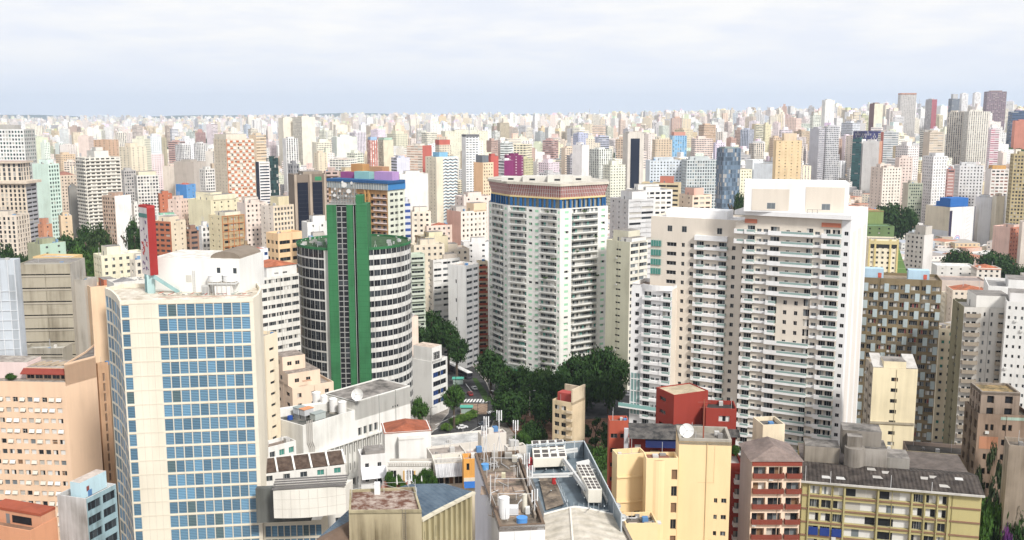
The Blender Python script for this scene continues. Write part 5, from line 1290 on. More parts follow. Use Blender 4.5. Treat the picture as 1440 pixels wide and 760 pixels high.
 Lp, C, R, K = b.foot; u, n, L = axes(C, R); o = Vector((C.x, C.y, b.zt - 5.0)); b.mb('lower_wall').obox(Vector((C.x, C.y, 0)) + n * 0.05, u * L, n * 0.1, (0, 0, b.zt - 4.2), paint((0.72, 0.62, 0.46), 0.3)); b.mb('awning').poly([o + n * .2, o + u * L + n * .2, o + u * L + n * 1.5 - UP * 1.0, o + n * 1.5 - UP * 1.0], paint((0.03, 0.13, 0.40), 0.2)); b.finish()
 # pale roofs between the house and the antenna roof
 for x0, xc, x1, yt, D, r, c, lab in ((596, 607, 690, 628, 240, 1.8, (0.56, 0.55, 0.53), 'wide low building with a pale grey sheet roof behind the terrace'), (600, 607, 655, 640, 228, 1.5, (0.38, 0.33, 0.29), 'low building with a mottled brown roof next to the tiled house'), (652, 657, 682, 641, 215, 1.0, (0.48, 0.38, 0.35), 'low building with a dull pink brown roof behind the orange house'), (672, 677, 712, 612, 226, 2.2, (0.46, 0.37, 0.34), 'long pinkish roofed building behind the antennas'), (709, 714, 740, 630, 196, 2.0, (0.22, 0.19, 0.17), 'small dark flat roof between the antenna roof and the plant deck')):
  gbuild('low_building', lab, 'building', (x0, xc, x1), yt, D, r, (0.66, 0.62, 0.56), None, None, c, par=0.4)
peach_building(); left_things(); centre_left()
# ================================================================== near roofs at the bottom of the view
def curved_building():
 z = 57.0
 E = [atz(x, y, z) for x, y in ((590, 731), (606, 722), (622, 713.5), (637, 706), (651, 699), (664, 692.5))]
 b = Bld('curved_olive_building', 'olive stone building with curved finned front and sloping blue grey metal roof', 'building', ((E[0].x + E[-1].x) / 2 - 6, 156, 0))
 wm = paint((0.40, 0.35, 0.21), 0.6)
 for i in range(5):
  A, B = E[i], E[i + 1]; L = (B - A).length
  facade(b, A, B, 0, z, [(L * 0.18, L * 0.44), (L * 0.62, L * 0.88)], downrows(z, 4.1, 2.0, 4, 2.4), wm, lambda i, j, w, h: win(w, h, rnd(['d', 'd', 'm', 'dm']), (0.25, 0.23, 0.18), 0.08), 0.45)
  u, n, _ = axes(A, B)
  for f in (0.03, 0.53): p = A + u * (L * f); b.one('fin').obox(Vector((p.x, p.y, 2)), u * 0.35, n * 0.55, (0, 0, z - 2.2), wm)
  b.mb('eave').obox(Vector((A.x, A.y, z - 0.25)), u * (L + 0.1), n * 0.65, (0, 0, 0.4), paint((0.62, 0.57, 0.45), 0.4))
 Lw = [atz(x, y, z) for x, y in ((447, 757), (430, 775))]
 bk = [atz(600, 688, z) + Vector((8, 10, 0)), atz(560, 690, z), atz(505, 712, z)]
 apex = atz(575, 681, z + .9); apex2 = atz(530, 712, z + .8)
 rm = corrugated('bluesteel', (0.055, 0.085, 0.12), (0.10, 0.14, 0.18), (0.8, 0.6, 0), 0.9, 0.55)
 rim = E + bk[:1]
 rf = b.mb('metal_roof')
 for i in range(len(E) - 1): rf.poly([E[i] + UP * 0.15, E[i + 1] + UP * 0.15, apex], rm)
 rf.poly([E[-1] + UP * .15, Vector((E[-1].x - 5, E[-1].y + 4, z)), apex], rm)
 rf.poly([E[0] + UP * .15, apex, apex2], rm); rf.poly([Vector((E[-1].x - 5, E[-1].y + 4, z)), Lw[0] + Vector((4, 15, 0)), apex], rm)
 rf.poly([apex, Lw[0] + Vector((4, 15, 0)), Lw[0], apex2], rm); rf.poly([apex2, Lw[0], Lw[1], E[0] + Vector((-3, -6, -2))], paint((0.16, 0.11, 0.08), 0.5)); rf.poly([apex2, E[0] + Vector((-3, -6, -2)), E[0] + UP * .15], rm)
 wallq(b, Lw[1], E[0] + Vector((-3, -6, 0)), 0, z - 2, wm); wallq(b, Lw[0] + Vector((4, 15, 0)), Lw[0], 0, z, wm); wallq(b, E[-1], Vector((E[-1].x - 5, E[-1].y + 4, 0)), 0, z, wm)
 b.finish()
 # weathered concrete lift house in front of the metal roof
 zt = aty(591, 721, 141).z
 A, C = atz(490.5, 722, zt), atz(593, 721, zt); D2, D1 = atz(583, 688, zt), atz(492, 692, zt)
 b = Bld('concrete_lift_house', 'weathered ochre concrete box with flaking red brown roof in front of the metal roof', 'roof house', ((A.x + C.x) / 2, A.y + 4, 0))
 cm = mottled('weathered', (0.20, 0.17, 0.105), (0.45, 0.39, 0.25), 0.22, 0.95, 0.34, 0.66, 0.2); cs = paint((0.40, 0.34, 0.22), 0.9)
 for P, Q in ((A, C), (C, D2), (D2, D1), (D1, A)): wallq(b, P, Q, 0, zt, cs if P is A else cm)
 b.mb('flaking_roof').poly([(p.x, p.y, zt) for p in ccw([A, C, D2, D1])], mottled('flake', (0.13, 0.06, 0.04), (0.40, 0.33, 0.28), 0.7, 0.95, 0.42, 0.58))
 b.mb('roof_kerb').wallring([A, C, D2, D1], zt - 0.2, zt + 0.4, 0.3, cm)
 u, n, L = axes(A, C)
 for f in (0.36, 0.72): p = A + u * (L * f) + n * 0.02; b.one('wall_rib').obox(Vector((p.x, p.y, 2)), u * 0.2, n * 0.08, (0, 0, zt - 3), cs)
 p = A + u * (L * 0.74) + n * 0.12
 for k in (0, 0.45): b.mb('ladder').bar(Vector((p.x + k, p.y, zt - 9)), Vector((p.x + k, p.y, zt + 0.8)), 0.05, paint((0.25, 0.22, 0.18), 0.2))
 for k in range(26): b.mb('ladder').bar(Vector((p.x, p.y, zt - 9 + k * 0.36)), Vector((p.x + 0.45, p.y, zt - 9 + k * 0.36)), 0.04, paint((0.25, 0.22, 0.18), 0.2))
 b.finish()
 for i, (x, y, hh, l) in enumerate(((530, 695, 1.6, 'white upright box aerial on the flaking lift house roof'),)):
  p = atz(x, y, zt); m_ = MB(); m_.box(p.x - 0.35, p.y - 0.3, zt, p.x + 0.5, p.y + 0.4, zt + 1.9, paint((0.74, 0.74, 0.73), 0.15)); m_.bar((p.x + .1, p.y, zt + 1.9), (p.x + .1, p.y, zt + 2.8), .06, paint(GREY, 0)); simple('equipment_cabinet', m_, l, 'cabinet')
 m_ = MB()
 for i, (x, y) in enumerate(((495, 700), (538, 690.5), (575, 689), (584, 693), (586, 705), (540, 693), (505, 692))):
  p = atz(x, y, zt); m_.bar(p, p + UP * 2.2, 0.06, paint((0.5, 0.5, 0.48), 0))
  if i: m_.bar(last + UP * 1.3, p + UP * 1.3, 0.04, paint((0.5, 0.5, 0.48), 0))
  last = p
 simple('roof_wire_posts', m_, 'thin posts with wires around the flaking lift house roof', 'wire fence')
 p = atz(575, 681, z + .9); cell_mast(p, 2.6, 'short mast with panels on the peak of the blue grey metal roof', 2)
curved_building()
def antenna_building():
 zt = aty(702, 741, 150).z
 A, C = atz(702, 741, zt), atz(766.5, 737.5, zt); D1, D2 = atz(667.5, 638, zt), atz(729, 634, zt)
 b = Bld('antenna_roof_building', 'long white walled building whose cluttered brown flat roof carries many antennas', 'building', ((A.x + C.x) / 2, 167, 0))
 wm = paint((0.74, 0.73, 0.72), 0.18); lm = paint((0.66, 0.65, 0.69), 0.2)
 wallq(b, A, C, 0, zt, wm); wallq(b, C, D2, 0, zt, wm); wallq(b, D2, D1, 0, zt, wm); wallq(b, D1, A, 0, zt, lm)
 rz = zt - 0.9
 b.mb('roof').poly([(p.x, p.y, rz) for p in ccw([A, C, D2, D1])], mottled('antroof', (0.07, 0.058, 0.048), (0.28, 0.225, 0.17), 0.42, 0.95, 0.36, 0.66))
 b.mb('coping').wallring([A, C, D2, D1], zt - 0.9, zt + 0.12, 0.45, paint((0.17, 0.12, 0.085), 0.6))
 u, n, L = axes(A, C)
 for f in (0.33, 0.67): p = A + u * (L * f) + n * 0.01; b.mb('wall_joint').obox(Vector((p.x, p.y, 2)), u * 0.06, n * 0.02, (0, 0, zt - 3), paint((0.5, 0.5, 0.5), 0.1))
 # inner kerb dividing the roof, patches
 m0, m1 = atz(753, 730, rz), atz(728, 655, rz); b.mb('roof_kerb').bar(m0 + UP * 0.35, m1 + UP * 0.35, 0.35, paint((0.30, 0.25, 0.2), 0.6), 0.7)
 for x, y, s in ((705, 672, 2.6), (692, 690, 2), (725, 690, 2.2), (712, 720, 2.4)): p = atz(x, y, rz); b.one('roof_patch').box(p.x - s, p.y - s, rz + 0.004, p.x + s, p.y + s, rz + 0.05, mottled('patch%d' % s, (0.16, 0.12, 0.1), (0.40, 0.30, 0.22), 0.6))
 b.finish()
 random.seed(44)
 P = lambda x, y: atz(x, y, rz)
 labs = ['cluster mast nearest the pink roofed building behind the antenna roof', 'tall three panel mast at the far right of the antenna roof', 'three panel mast by the far left corner of the antenna roof', 'tall thin grey mast at the far middle of the antenna roof', 'panel mast on the right kerb half way along the antenna roof', 'panel mast on the right kerb near the condensate pipe', 'slim mast near the blue drum on the left edge', 'slim bare mast near the middle of the left parapet', 'mast at the near right end beside the blue lidded drum']
 for (x, y, h, k), l in zip(((684, 638, 7.5, 3), (725, 640, 7, 3), (681, 650, 7.2, 3), (702, 640, 9, 3), (741, 668, 4.2, 2), (745, 690, 4.6, 2), (695, 660, 5, 0), (690, 712, 5.5, 0), (752, 722, 4.2, 2)), labs):
  cell_mast(P(x, y), h, l, k, 'antenna masts on the long brown roof')
 # clutter: cabinets, pipes, frames
 cl = [(709, 728, 1.1, 1.1, 3.4, (0.76, 0.76, 0.76), 'tall white cylinder', 'cyl'), (718, 724, 2.6, 1.4, 1.5, (0.72, 0.72, 0.73), 'white wrapped box behind the tall white cylinder', 'box'), (738, 720, 0.5, 0.5, 3.0, (0.66, 0.62, 0.52), 'cream upright vent pipe', 'cyl'), (742, 724, 0.7, 0.7, 1.4, (0.72, 0.72, 0.7), 'small white cabinet beside the cream vent pipe', 'box'),
    (682, 660, 0.9, 0.9, 0.9, (0.12, 0.32, 0.62), 'blue water drum near the far left edge', 'cyl'), (734, 735, 1.1, 1.1, 0.8, (0.10, 0.30, 0.68), 'blue lidded drum at the near end', 'cyl'), (708, 674, 0.7, 0.7, 1.2, (0.60, 0.56, 0.40), 'pale yellow cabinet in the middle', 'box'), (724, 650, 1.0, 1.0, 1.3, (0.55, 0.52, 0.45), 'beige cabinet by the far masts', 'box'), (715, 645, 1.4, 1, 1.2, (0.35, 0.33, 0.3), 'dark grey cabinet between the far masts', 'box'), (696, 644, 1.2, 1, 1.3, (0.4, 0.37, 0.33), 'brown grey cabinet at the far left', 'box')]
 for x, y, w, d, h, c, lab, k in cl:
  p = P(x, y); m_ = MB()
  if k == 'cyl': m_.cyl((p.x, p.y, rz), w * 0.8, h, paint(c, 0.2), 16); m_.cyl((p.x, p.y, rz + h), w * 0.84, 0.1, paint(tuple(a * 0.9 for a in c), 0.1), 16)
  else:
   m_.box(p.x - w / 2, p.y - d / 2, rz + 0.2, p.x + w / 2, p.y + d / 2, rz + h, paint(c, 0.25)); m_.box(p.x - w / 2 + .05, p.y - d / 2 + .05, rz, p.x + w / 2 - .05, p.y + d / 2 - .05, rz + .2, paint(DGREY, 0.1)); m_.box(p.x - w / 2 + .1, p.y - d / 2 - .03, rz + 0.4, p.x + w / 2 - .1, p.y - d / 2, rz + h - .15, paint(tuple(a * .8 for a in c), .2))
  simple('roof_equipment', m_, lab + ' of the long antenna roof', 'roof equipment', origin=(p.x, p.y, rz))
 p = P(722, 648); dish('satellite_dish', (p.x + 1, p.y - 1, rz), 0.8, (0.1, -1, 0.2), 'small round white dish among the far antennas of the brown roof')
 pw = Bld('roof_pipework', 'loose pipes, stubs and cable trays scattered over the antenna roof', 'pipes', (A.x + 3, A.y + 10, rz))
 for i in range(60):
  x, y = random.uniform(676, 755), random.uniform(640, 735)
  a = P(x, y)
  lx = -(a.y - D1.y) * 0 
  if a.x < A.x + (D1.x - A.x) * ((a.y - A.y) / (D1.y - A.y)) + 0.8 or a.x > C.x + (D2.x - C.x) * ((a.y - C.y) / (D2.y - C.y)) - 0.9: continue
  if random.random() < 0.55: pw.one('pipe').bar(a + UP * 0.2, a + Vector((random.uniform(-2.2, 2.2), random.uniform(-3, 3), 0.2)) , 0.1, paint(rnd([LGREY, GREY, (0.2, 0.17, 0.14)]), 0.1))
  else: pw.one('pipe_stub').bar(a, a + UP * random.uniform(0.8, 2.6), 0.07, paint(LGREY, 0.05))
 for y0 in (660, 690, 712): a, c = P(690 + (y0 - 660) * 0.2, y0), P(735 + (y0 - 660) * 0.25, y0); m_ = pw.one('cable_tray'); m_.bar(a + UP * 2.2, c + UP * 2.2, 0.07, paint(LGREY, 0.05)); m_.bar(a, a + UP * 2.2, 0.09, paint(LGREY, 0)); m_.bar(c, c + UP * 2.2, 0.09, paint(LGREY, 0))
 pw.finish()
 # plant deck with cooling units behind it
 zd = zt - 3.2
 Q = [atz(x, y, zd + 3.0) for x, y in ((741, 629), (821, 623), (874, 727), (775, 724))]
 b = Bld('plant_deck_building', 'building topped by a blue grey steel plant deck with screen walls and pipes', 'building', ((Q[0].x + Q[2].x) / 2, (Q[0].y + Q[2].y) / 2, 0))
 sm = corrugated('screen', (0.16, 0.20, 0.23), (0.26, 0.30, 0.33), (1, 0, 0), 1.2, 0.5); pm = paint((0.46, 0.50, 0.52), 0.15, 0.5)
 for i in range(4): wallq(b, *( (Q[i], Q[(i + 1) % 4]) if True else 0), 0, zd, paint((0.5, 0.5, 0.49), 0.4))
 b.mb('deck').poly([(p.x, p.y, zd) for p in ccw(Q)], paint((0.15, 0.19, 0.22), 0.45, 0.6))
 for i in (0, 1):
  a, c = Q[i], Q[i + 1]; b.one('screen_wall').poly([(a.x, a.y, zd), (c.x, c.y, zd), (c.x, c.y, zd + 3.2), (a.x, a.y, zd + 3.2)], sm)
  for k in range(7): p = a.lerp(c, k / 6); b.one('screen_post').bar(Vector((p.x, p.y, zd)), Vector((p.x, p.y, zd + 3.6)), 0.22, pm)
  b.mb('screen_rail').bar(Vector((a.x, a.y, zd + 3.4)), Vector((c.x, c.y, zd + 3.4)), 0.18, pm)
 a, c = Q[3], Q[0]
 w0, w1 = atz(766, 724, zd + .0), atz(742, 640, zd)
 lo = [w0, atz(792, 722, zd), atz(775, 655, zd), w1]
 b.mb('brown_roof').poly([(p.x, p.y, zd + 0.35) for p in ccw([atz(768, 720, zd), atz(793, 712, zd), atz(779, 668, zd), atz(757, 672, zd)])], mottled('antroof', (0.07, 0.058, 0.048), (0.28, 0.225, 0.17), 0.42, 0.95, 0.36, 0.66))
 g = lambda x, y, z=0: atz(x, y, zd + z)
 for (x0, y0, z0), (x1, y1, z1), w in (((768, 640, 2.4), (812, 634, 2.4), .45), ((775, 636, 2.9), (812, 631, 2.9), .3), ((790, 645, 2.2), (822, 690, 2.2), .35), ((793, 645, 2.6), (826, 690, 2.6), .35), ((796, 648, 2.2), (829, 692, 2.2), .3), ((748, 668, 2.6), (806, 666, 2.6), .3), ((748, 671, 2.0), (806, 669, 2.0), .3), ((806, 665, 2.6), (840, 660, 2.4), .35), ((806, 668, 2.2), (842, 664, 2.0), .3), ((741, 672, 3.0), (800, 670, 3.0), .25), ((836, 668, 1), (855, 705, 1), .5), ((841, 668, 1.6), (862, 705, 1.4), .35), ((846, 690, .4), (868, 716, .4), .5)):
  b.one('duct_pipe').bar(g(x0, y0, z0), g(x1, y1, z1), w, paint((0.60, 0.60, 0.58), 0.25, 0.5))
 for x, y in ((768, 660), (790, 660), (800, 668), (812, 682), (822, 700), (842, 668), (758, 676), (775, 690), (798, 705), (830, 714), (850, 712), (778, 668)):
  b.one('frame_post').bar(g(x, y), g(x, y, 3.0), 0.16, pm)
 for i in range(12): p = g(778, 668).lerp(g(800, 716), i / 11); b.mb('handrail').bar(p, p + UP * 1.2, 0.07, pm)
 b.mb('handrail').bar(g(778, 668, 1.2), g(800, 716, 1.2), 0.08, pm); b.mb('handrail').bar(g(800, 716, 1.2), g(856, 718, 1.2), 0.08, pm); b.mb('handrail').bar(g(800, 716, .6), g(856, 718, .6), 0.06, pm)
 for i in range(9): p = g(800, 716).lerp(g(856, 718), i / 8); b.mb('handrail').bar(p, p + UP * 1.2, 0.07, pm)
 sl = [g(815, 660, 1.8), g(836, 658, 1.8), g(828, 646, 3), g(810, 650, 3)]; b.mb('sloping_lid').poly(sl, paint((0.50, 0.50, 0.49), 0.2))
 b.finish()
 def unit(name, p, ex, ey, h, nx, ny, lab, grp):
  t = empty(name, p, lab, 'cooling unit', grp); p = Vector(p); cm = paint((0.70, 0.66, 0.57), 0.25); dk = paint((0.09, 0.08, 0.075), 0.1)
  m_ = MB(); m_.obox(p + UP * 0.9, ex, ey, UP * h, cm); m_.obox(p + UP * (0.9 + h), ex, ey, UP * 0.18, paint((0.76, 0.73, 0.66), 0.15)); m_.build('casing', t, p)
  for i in range(nx):
   for j in range(ny):
    f = MB(); c = p + ex * ((i + .5) / nx) + ey * ((j + .5) / ny) + UP * (1.085 + h); s = 0.36
    f.obox(c - ex / nx * s - ey / ny * s, ex / nx * 2 * s, ey / ny * 2 * s, UP * 0.06, dk); f.build('fan_opening', t, p)
  for a, c in ((0, 0), (1, 0), (0, 1), (1, 1)): m_ = MB(); q = p + ex * (a * 0.94) + ey * (c * 0.9); m_.obox(q, ex * 0.05, ey * 0.05, UP * 0.9, paint(GREY, 0.1)); m_.build('leg', t, p)
 a, c, d = g(750, 664), g(797, 662), g(747, 636)
 for k in range(2):
  y0 = k * 0.48; p = a + (d - a) * y0
  unit('cooling_unit', p, (c - a), (d - a) * 0.42, 1.7, 4, 2, ['long cream cooling unit nearer the viewer with eight fan openings at the deck left', 'long cream cooling unit at the back left corner of the plant deck'][k], 'cream cooling units on the plant deck')
 for k, ((x, y), l) in enumerate((((827, 714), 'nearest boxy cream cooling unit on the blue grey deck'), ((818, 695), 'boxy cream cooling unit just behind the nearest one on the deck'))):
  p = g(x, y); unit('cooling_unit', p, g(x + 19, y) - p, (g(x - 8, y - 17) - p), 2.3, 3, 4, l, 'cream cooling units on the plant deck')
 m_ = MB(); p = g(779, 683); m_.cyl(p, 0.4, 1.6, paint((0.5, 0.04, 0.04), 0.1), 12); m_.cyl(p + UP * 1.6, 0.5, 0.25, paint((0.5, 0.04, 0.04), 0.1), 12); simple('red_valve', m_, 'red standpipe by the handrail of the plant deck', 'standpipe')
 m_ = MB(); p = g(746, 660); m_.cyl(p, 0.45, 1.9, paint((0.45, 0.04, 0.05), 0.1), 12); m_.cyl(p + UP * 1.9, 0.3, 0.4, paint((0.45, 0.04, 0.05), 0.1), 12); simple('red_valve', m_, 'red cylinder at the left end of the long cooling units', 'standpipe')
 for x, y, l in ((868, 718, 'upper round white dish on the pipe edge beside the arched roof'), (876, 734, 'lower round white dish on the pipe edge beside the arched roof')):
  p = atz(x, y, zd + 1); dish('satellite_dish', p, 0.62, (-0.1, -1, 0.12), l, group=None)
 # arched beige roof
 ze = zt - 3.0
 E0, E1 = atz(765, 724, ze), atz(868, 726, ze); E0b, E1b = atz(757, 790, ze), atz(893, 775, ze)
 b = Bld('arched_roof_hall', 'hall with a broad low arched beige sheet roof at the bottom of the view', 'hall', ((E0.x + E1.x) / 2, 145, 0))
 rm = corrugated('beigeroof', (0.40, 0.36, 0.29), (0.58, 0.53, 0.45), tuple((E0 - E0b).normalized()), 2.6, 0.7)
 N = 14
 def arc(A, B, k): 
  out = []
  for i in range(N + 1):
   f = i / N; p = A.lerp(B, f); s = 1 - abs(f - 0.42) / (0.42 if f < 0.42 else 0.58); out.append(p + UP * (k * (0.65 * s + 0.35 * sin(pi * f))))
  return out
 U, V = arc(E0, E1, 1.5), arc(E0b, E1b, 1.5)
 for i in range(N): b.mb('arched_roof').poly([V[i], V[i + 1], U[i + 1], U[i]], rm); b.mb('gable').poly([U[i], U[i + 1], Vector((U[i + 1].x, U[i + 1].y, ze)), Vector((U[i].x, U[i].y, ze))], paint((0.66, 0.63, 0.58), 0.2)); b.mb('white_edge').bar(U[i] + UP * 0.05, U[i + 1] + UP * 0.05, 0.28, paint((0.74, 0.72, 0.68), 0.1))
 k = int(N * 0.42); b.mb('ridge_cap').bar(U[k] + UP * 0.06, V[k] + UP * 0.06, 0.3, paint((0.68, 0.64, 0.57), 0.15))
 for p, q in ((E0b, E1b), (E1b, E1), (E1, E0), (E0, E0b)): wallq(b, p, q, 0, ze, paint((0.5, 0.48, 0.44), 0.4))
 b.mb('gutter_edge').bar(E1 + UP * 0.3, E1b + UP * 0.3, 0.5, paint((0.20, 0.17, 0.14), 0.4)); b.finish()
antenna_building()
# ================================================================== yellow, red and striped blocks to the right of the centre
def right_near():
 yw = (0.80, 0.60, 0.34); ym = paint(yw, 0.16)
 b = gbuild('yellow_building', 'tall plain yellow building with a concrete topped roof and few windows', 'building', (951, 955, 1029), 620, 178, 1.45, yw, None, dict(cols=[(.70, .765), (.84, .94)], fl=3.25, wh=0.95, first=11.0, panes=['d', 'dm', 'lm', 'ml', 'dd'], frame=(0.4, 0.38, 0.35)), (0.30, 0.27, 0.23), grime=0.16, fin=False, par=0.6)
 Lp, C, R, K = b.foot; b.mb('concrete_rim').wallring([Lp, C, R, K], b.zt - 0.7, b.zt + 0.45, 0.5, paint((0.36, 0.33, 0.28), 0.7)); u, n, L = axes(C, R)
 p = C + u * (L * 0.22) + n * 0.03; b.rep('window', win(0.55, 0.55, 'm', (0.4, 0.35, 0.3)), frame(u, n, (p.x, p.y, b.zt - 5)), 1)
 p = C + u * (L * 0.68) + n * 0.03; b.mb('wall_groove').obox(Vector((p.x, p.y, b.zt - 8)), u * 0.05, n * 0.02, (0, 0, 7.5), paint((0.6, 0.45, 0.26), 0.2))
 b.mb('wall_groove').obox(Vector((p.x, p.y, b.zt - 8)) - u * (L * 0.3), u * (L * 0.3), n * 0.02, (0, 0, 0.05), paint((0.6, 0.45, 0.26), 0.2))
 p = C + u * (L * 0.62) + n * 0.05; b.mb('hatch_roof').obox(Vector((p.x, p.y, 30)), u * (L * 0.3), n * 2, (0, 0, 10.2), ym, paint((0.25, 0.19, 0.13), 0.4)); b.finish()
 p = onroof(b, 0.5, 0.28) + UP * -0.0; dish('satellite_dish', (p.x - 1.2, p.y - 1.0, b.rz), 1.35, (-0.15, -1, 0.3), 'large round cream dish on the yellow building roof')
 m_ = MB(); q = onroof(b, 0.5, 0.5); m_.bar((q.x, q.y, b.rz), (q.x, q.y, b.rz + 7.5), 0.22, paint((0.28, 0.08, 0.05), 0.3)); m_.bar((q.x - 1.2, q.y, b.rz + 7), (q.x + 1.2, q.y, b.rz + 7), 0.07, paint((0.28, 0.1, 0.08), 0.2)); m_.bar((q.x - 0.8, q.y, b.rz + 6), (q.x + 0.8, q.y, b.rz + 6), 0.07, paint((0.28, 0.1, 0.08), 0.2)); simple('rusty_aerial', m_, 'tall rusty aerial pole behind the dish on the yellow building', 'antenna')
 b = gbuild('yellow_stair_wing', 'yellow wing with slit windows and a dark window recess beside the tall yellow building', 'building', (905, 909, 954), 645, 177, 1.8, yw, None, dict(cols=[(.42, .52), (.80, .98)], fl=3.25, wh=2.0, first=2.2, panes=['d', 'o', 'dd'], frame=(0.35, 0.28, 0.2)), (0.40, 0.33, 0.25), grime=0.16, fin=False)
 Lp, C, R, K = b.foot; u, n, L = axes(C, R); m = L * 0.36
 b.mb('curved_stair').cyl((C.x + u.x * m * 1.0 + 0.2, C.y + u.y * m + 2.0, 0), m * 1.05, b.zt - 0.4, ym, 28, None, paint((0.22, 0.10, 0.07), 0.5))
 for k in range(9): p = C + u * (m * 1.35) + n * (m * 1.05 - 2.32); b.rep('slit_window', win(0.4, 1.7, 'd', (0.4, 0.3, 0.2), 0.04), frame(u, n, (p.x, p.y, b.zt - 4.2 - k * 3.25)), 1)
 b.finish()
 b = gbuild('yellow_low_wing', 'lower blank yellow wing with stepped ledges left of the slit windows', 'building', (861, 868, 908), 640, 181, 1.8, yw, None, dict(cols=[(.10, .28), (.62, .84)], fl=3.2, wh=1.1, first=11.5, panes=['dl', 'dm', 'md'], frame=(0.4, 0.38, 0.35)), (0.42, 0.40, 0.38), grime=0.16, fin=False)
 Lp, C, R, K = b.foot; u, n, L = axes(C, R)
 for k in (4.6, 9.6): p = C + n * 0.04; b.one('ledge').obox(Vector((p.x, p.y, b.zt - k)), u * L, n * 0.25, (0, 0, 0.3), ym)
 b.finish()
 b = gbuild('yellow_annex', 'low yellow annex with a littered dark roof beside the round dishes', 'building', (873, 880, 925), 737, 168, 1.2, yw, None, None, (0.17, 0.15, 0.13), grime=0.3, fin=False)
 for i in range(6): q = onroof(b, random.uniform(.1, .9), random.uniform(.1, .9)); b.one('roof_sheet').box(q.x, q.y, b.rz + 0.1, q.x + 1.6, q.y + 1.2, b.rz + 0.3, paint(rnd([CONC, LGREY, (0.5, 0.42, 0.34)]), 0.4))
 b.finish()
 # red building in several volumes
 rd = (0.285, 0.044, 0.031); rm = paint(rd, 0.22)
 b = gbuild('red_building', 'dark red building with a blue awning over its roof terrace', 'building', (880, 884, 1044), 648, 205, 1.7, rd, None, dict(cols=[(.94, .985)], fl=3.2, wh=1.5, first=2.4, panes=['ml', 'wl', 'cl'], frame=(0.7, 0.7, 0.7), bal=[(.93, 1.0, 1.3, 'solid', (0.7, 0.68, 0.66), 0.7)]), (0.45, 0.42, 0.38), grime=0.22, fin=False)
 Lp, C, R, K = b.foot; u, n, L = axes(C, R); D = -n; z = b.rz
 def vol(part, f0, f1, d0, d1, z0, h, top=None, m=rm): p = C + u * (L * f0) + D * d0; (b.one if part.startswith('*') else b.mb)(part.strip('*')).obox(Vector((p.x, p.y, z0)), u * (L * (f1 - f0)), D * (d1 - d0), (0, 0, h), m, top)
 dk = mottled('reddark', (0.04, 0.04, 0.04), (0.13, 0.12, 0.11), 0.6)
 vol('penthouse', 0.02, 0.66, 4.0, 9.5, z, 5.6, dk); p = C + u * (L * 0.02) + D * 3.9
 q0 = Vector((p.x, p.y, z + 6.2)); b.mb('dark_lean_to').poly([q0 + u * -0.4, q0 + u * (L * .66), q0 + u * (L * .66) - D * 2.4 - UP * 0.9, q0 - u * 0.4 - D * 2.4 - UP * 0.9], dk); b.mb('dark_lean_to').poly([q0 + u * -0.4, q0 + u * (L * .66), q0 + u * (L * .66) + D * 4.4 + UP * 0.5, q0 - u * 0.4 + D * 4.4 + UP * 0.5], dk)
 a0 = q0 + u * (L * .13) - D * 1.6 - UP * 0.75; b.mb('blue_awning').poly([a0, a0 + u * (L * .52), a0 + u * (L * .52) - D * 1.0 - UP * 2.0, a0 - D * 1.0 - UP * 2.0], paint((0.012, 0.02, 0.085), 0.2))
 vol('terrace_box', 0.2, 0.28, 2, 3.6, z, 2.2, None, paint((0.5, 0.33, 0.22), 0.3)); p = C + u * (L * 0.06) + D * 3.9; b.rep('window', win(0.1 + 1.2, 1.7, 'w', (0.7, 0.7, 0.7)), frame(u, n, (p.x, p.y - .05, z + 1.5)), 1)
 vol('parapet_ledge', 0.03, 0.66, -0.25, 0.3, z - 0.2, 0.6, None, paint((0.55, 0.42, 0.36), 0.5))
 b.mb('grey_flue').obox(Vector((C.x - 0.7, C.y + 3, z - 14)), u * 0.9, D * 0.8, (0, 0, 21), paint((0.46, 0.46, 0.48), 0.3))
 b.finish()
 def wl(px, yt, D, r, nm, lab, roof, Rs=None, Ls=None, wallc=rd, **k): return gbuild(nm, lab, 'building', px, yt, D, r, wallc, Ls, Rs, roof, grime=0.25, **k)
 wl((923, 948, 996), 556, 212, 1.3, 'red_roof_house', 'tall red roof house with a pale beige roof above the blue awning', (0.55, 0.46, 0.32), Ls=dict(cols=[(.2, .55)], fl=3, wh=0.9, first=1.6, panes=['dm', 'dd'], frame=(0.5, 0.3, 0.25)), par=0.2, zb=0)
 b = wl((990, 993, 1036), 574, 211, 1.2, 'red_side_block', 'smaller red block with white shuttered windows and dark sunken roof', (0.06, 0.055, 0.05), Rs=dict(cols=[(.42, .78)], fl=30, wh=1.3, first=1.7, panes=['wdw'], np=1, frame=(0.75, 0.75, 0.75)), fin=False)
 Lp, C, R, K = b.foot; u, n, L = axes(C, R); o = Vector((C.x, C.y, b.zt - 4.6)); b.mb('lean_to').poly([o + u * (L * .4), o + u * (L * 1.1), o + u * (L * 1.1) + n * 3 - UP * .9, o + u * (L * .4) + n * 3 - UP * .9], dk); b.mb('terrace_wall').obox(o + u * (L * .4) - UP * 3.4 + n * .02, u * (L * .3), n * .1, (0, 0, 2.6), paint((0.62, 0.63, 0.66), 0.3)); b.finish()
 p = aty(1035, 613, 203); bush('terrace_plant', (p.x, p.y, b.zt - 8.0), 1.0, 2.3, 'leafy plant at the right corner of the red building terrace')
 wl((855, 857, 884), 592, 216, 1.2, 'red_low_wing', 'lower red wing with band windows and framed flat roof by the park', (0.22, 0.18, 0.15), Rs=W(2, 0.7, 3.4, 1.1, 3.0, panes=['dm', 'md', 'dd'], frame=(0.5, 0.4, 0.38)), wallc=(0.44, 0.10, 0.06))
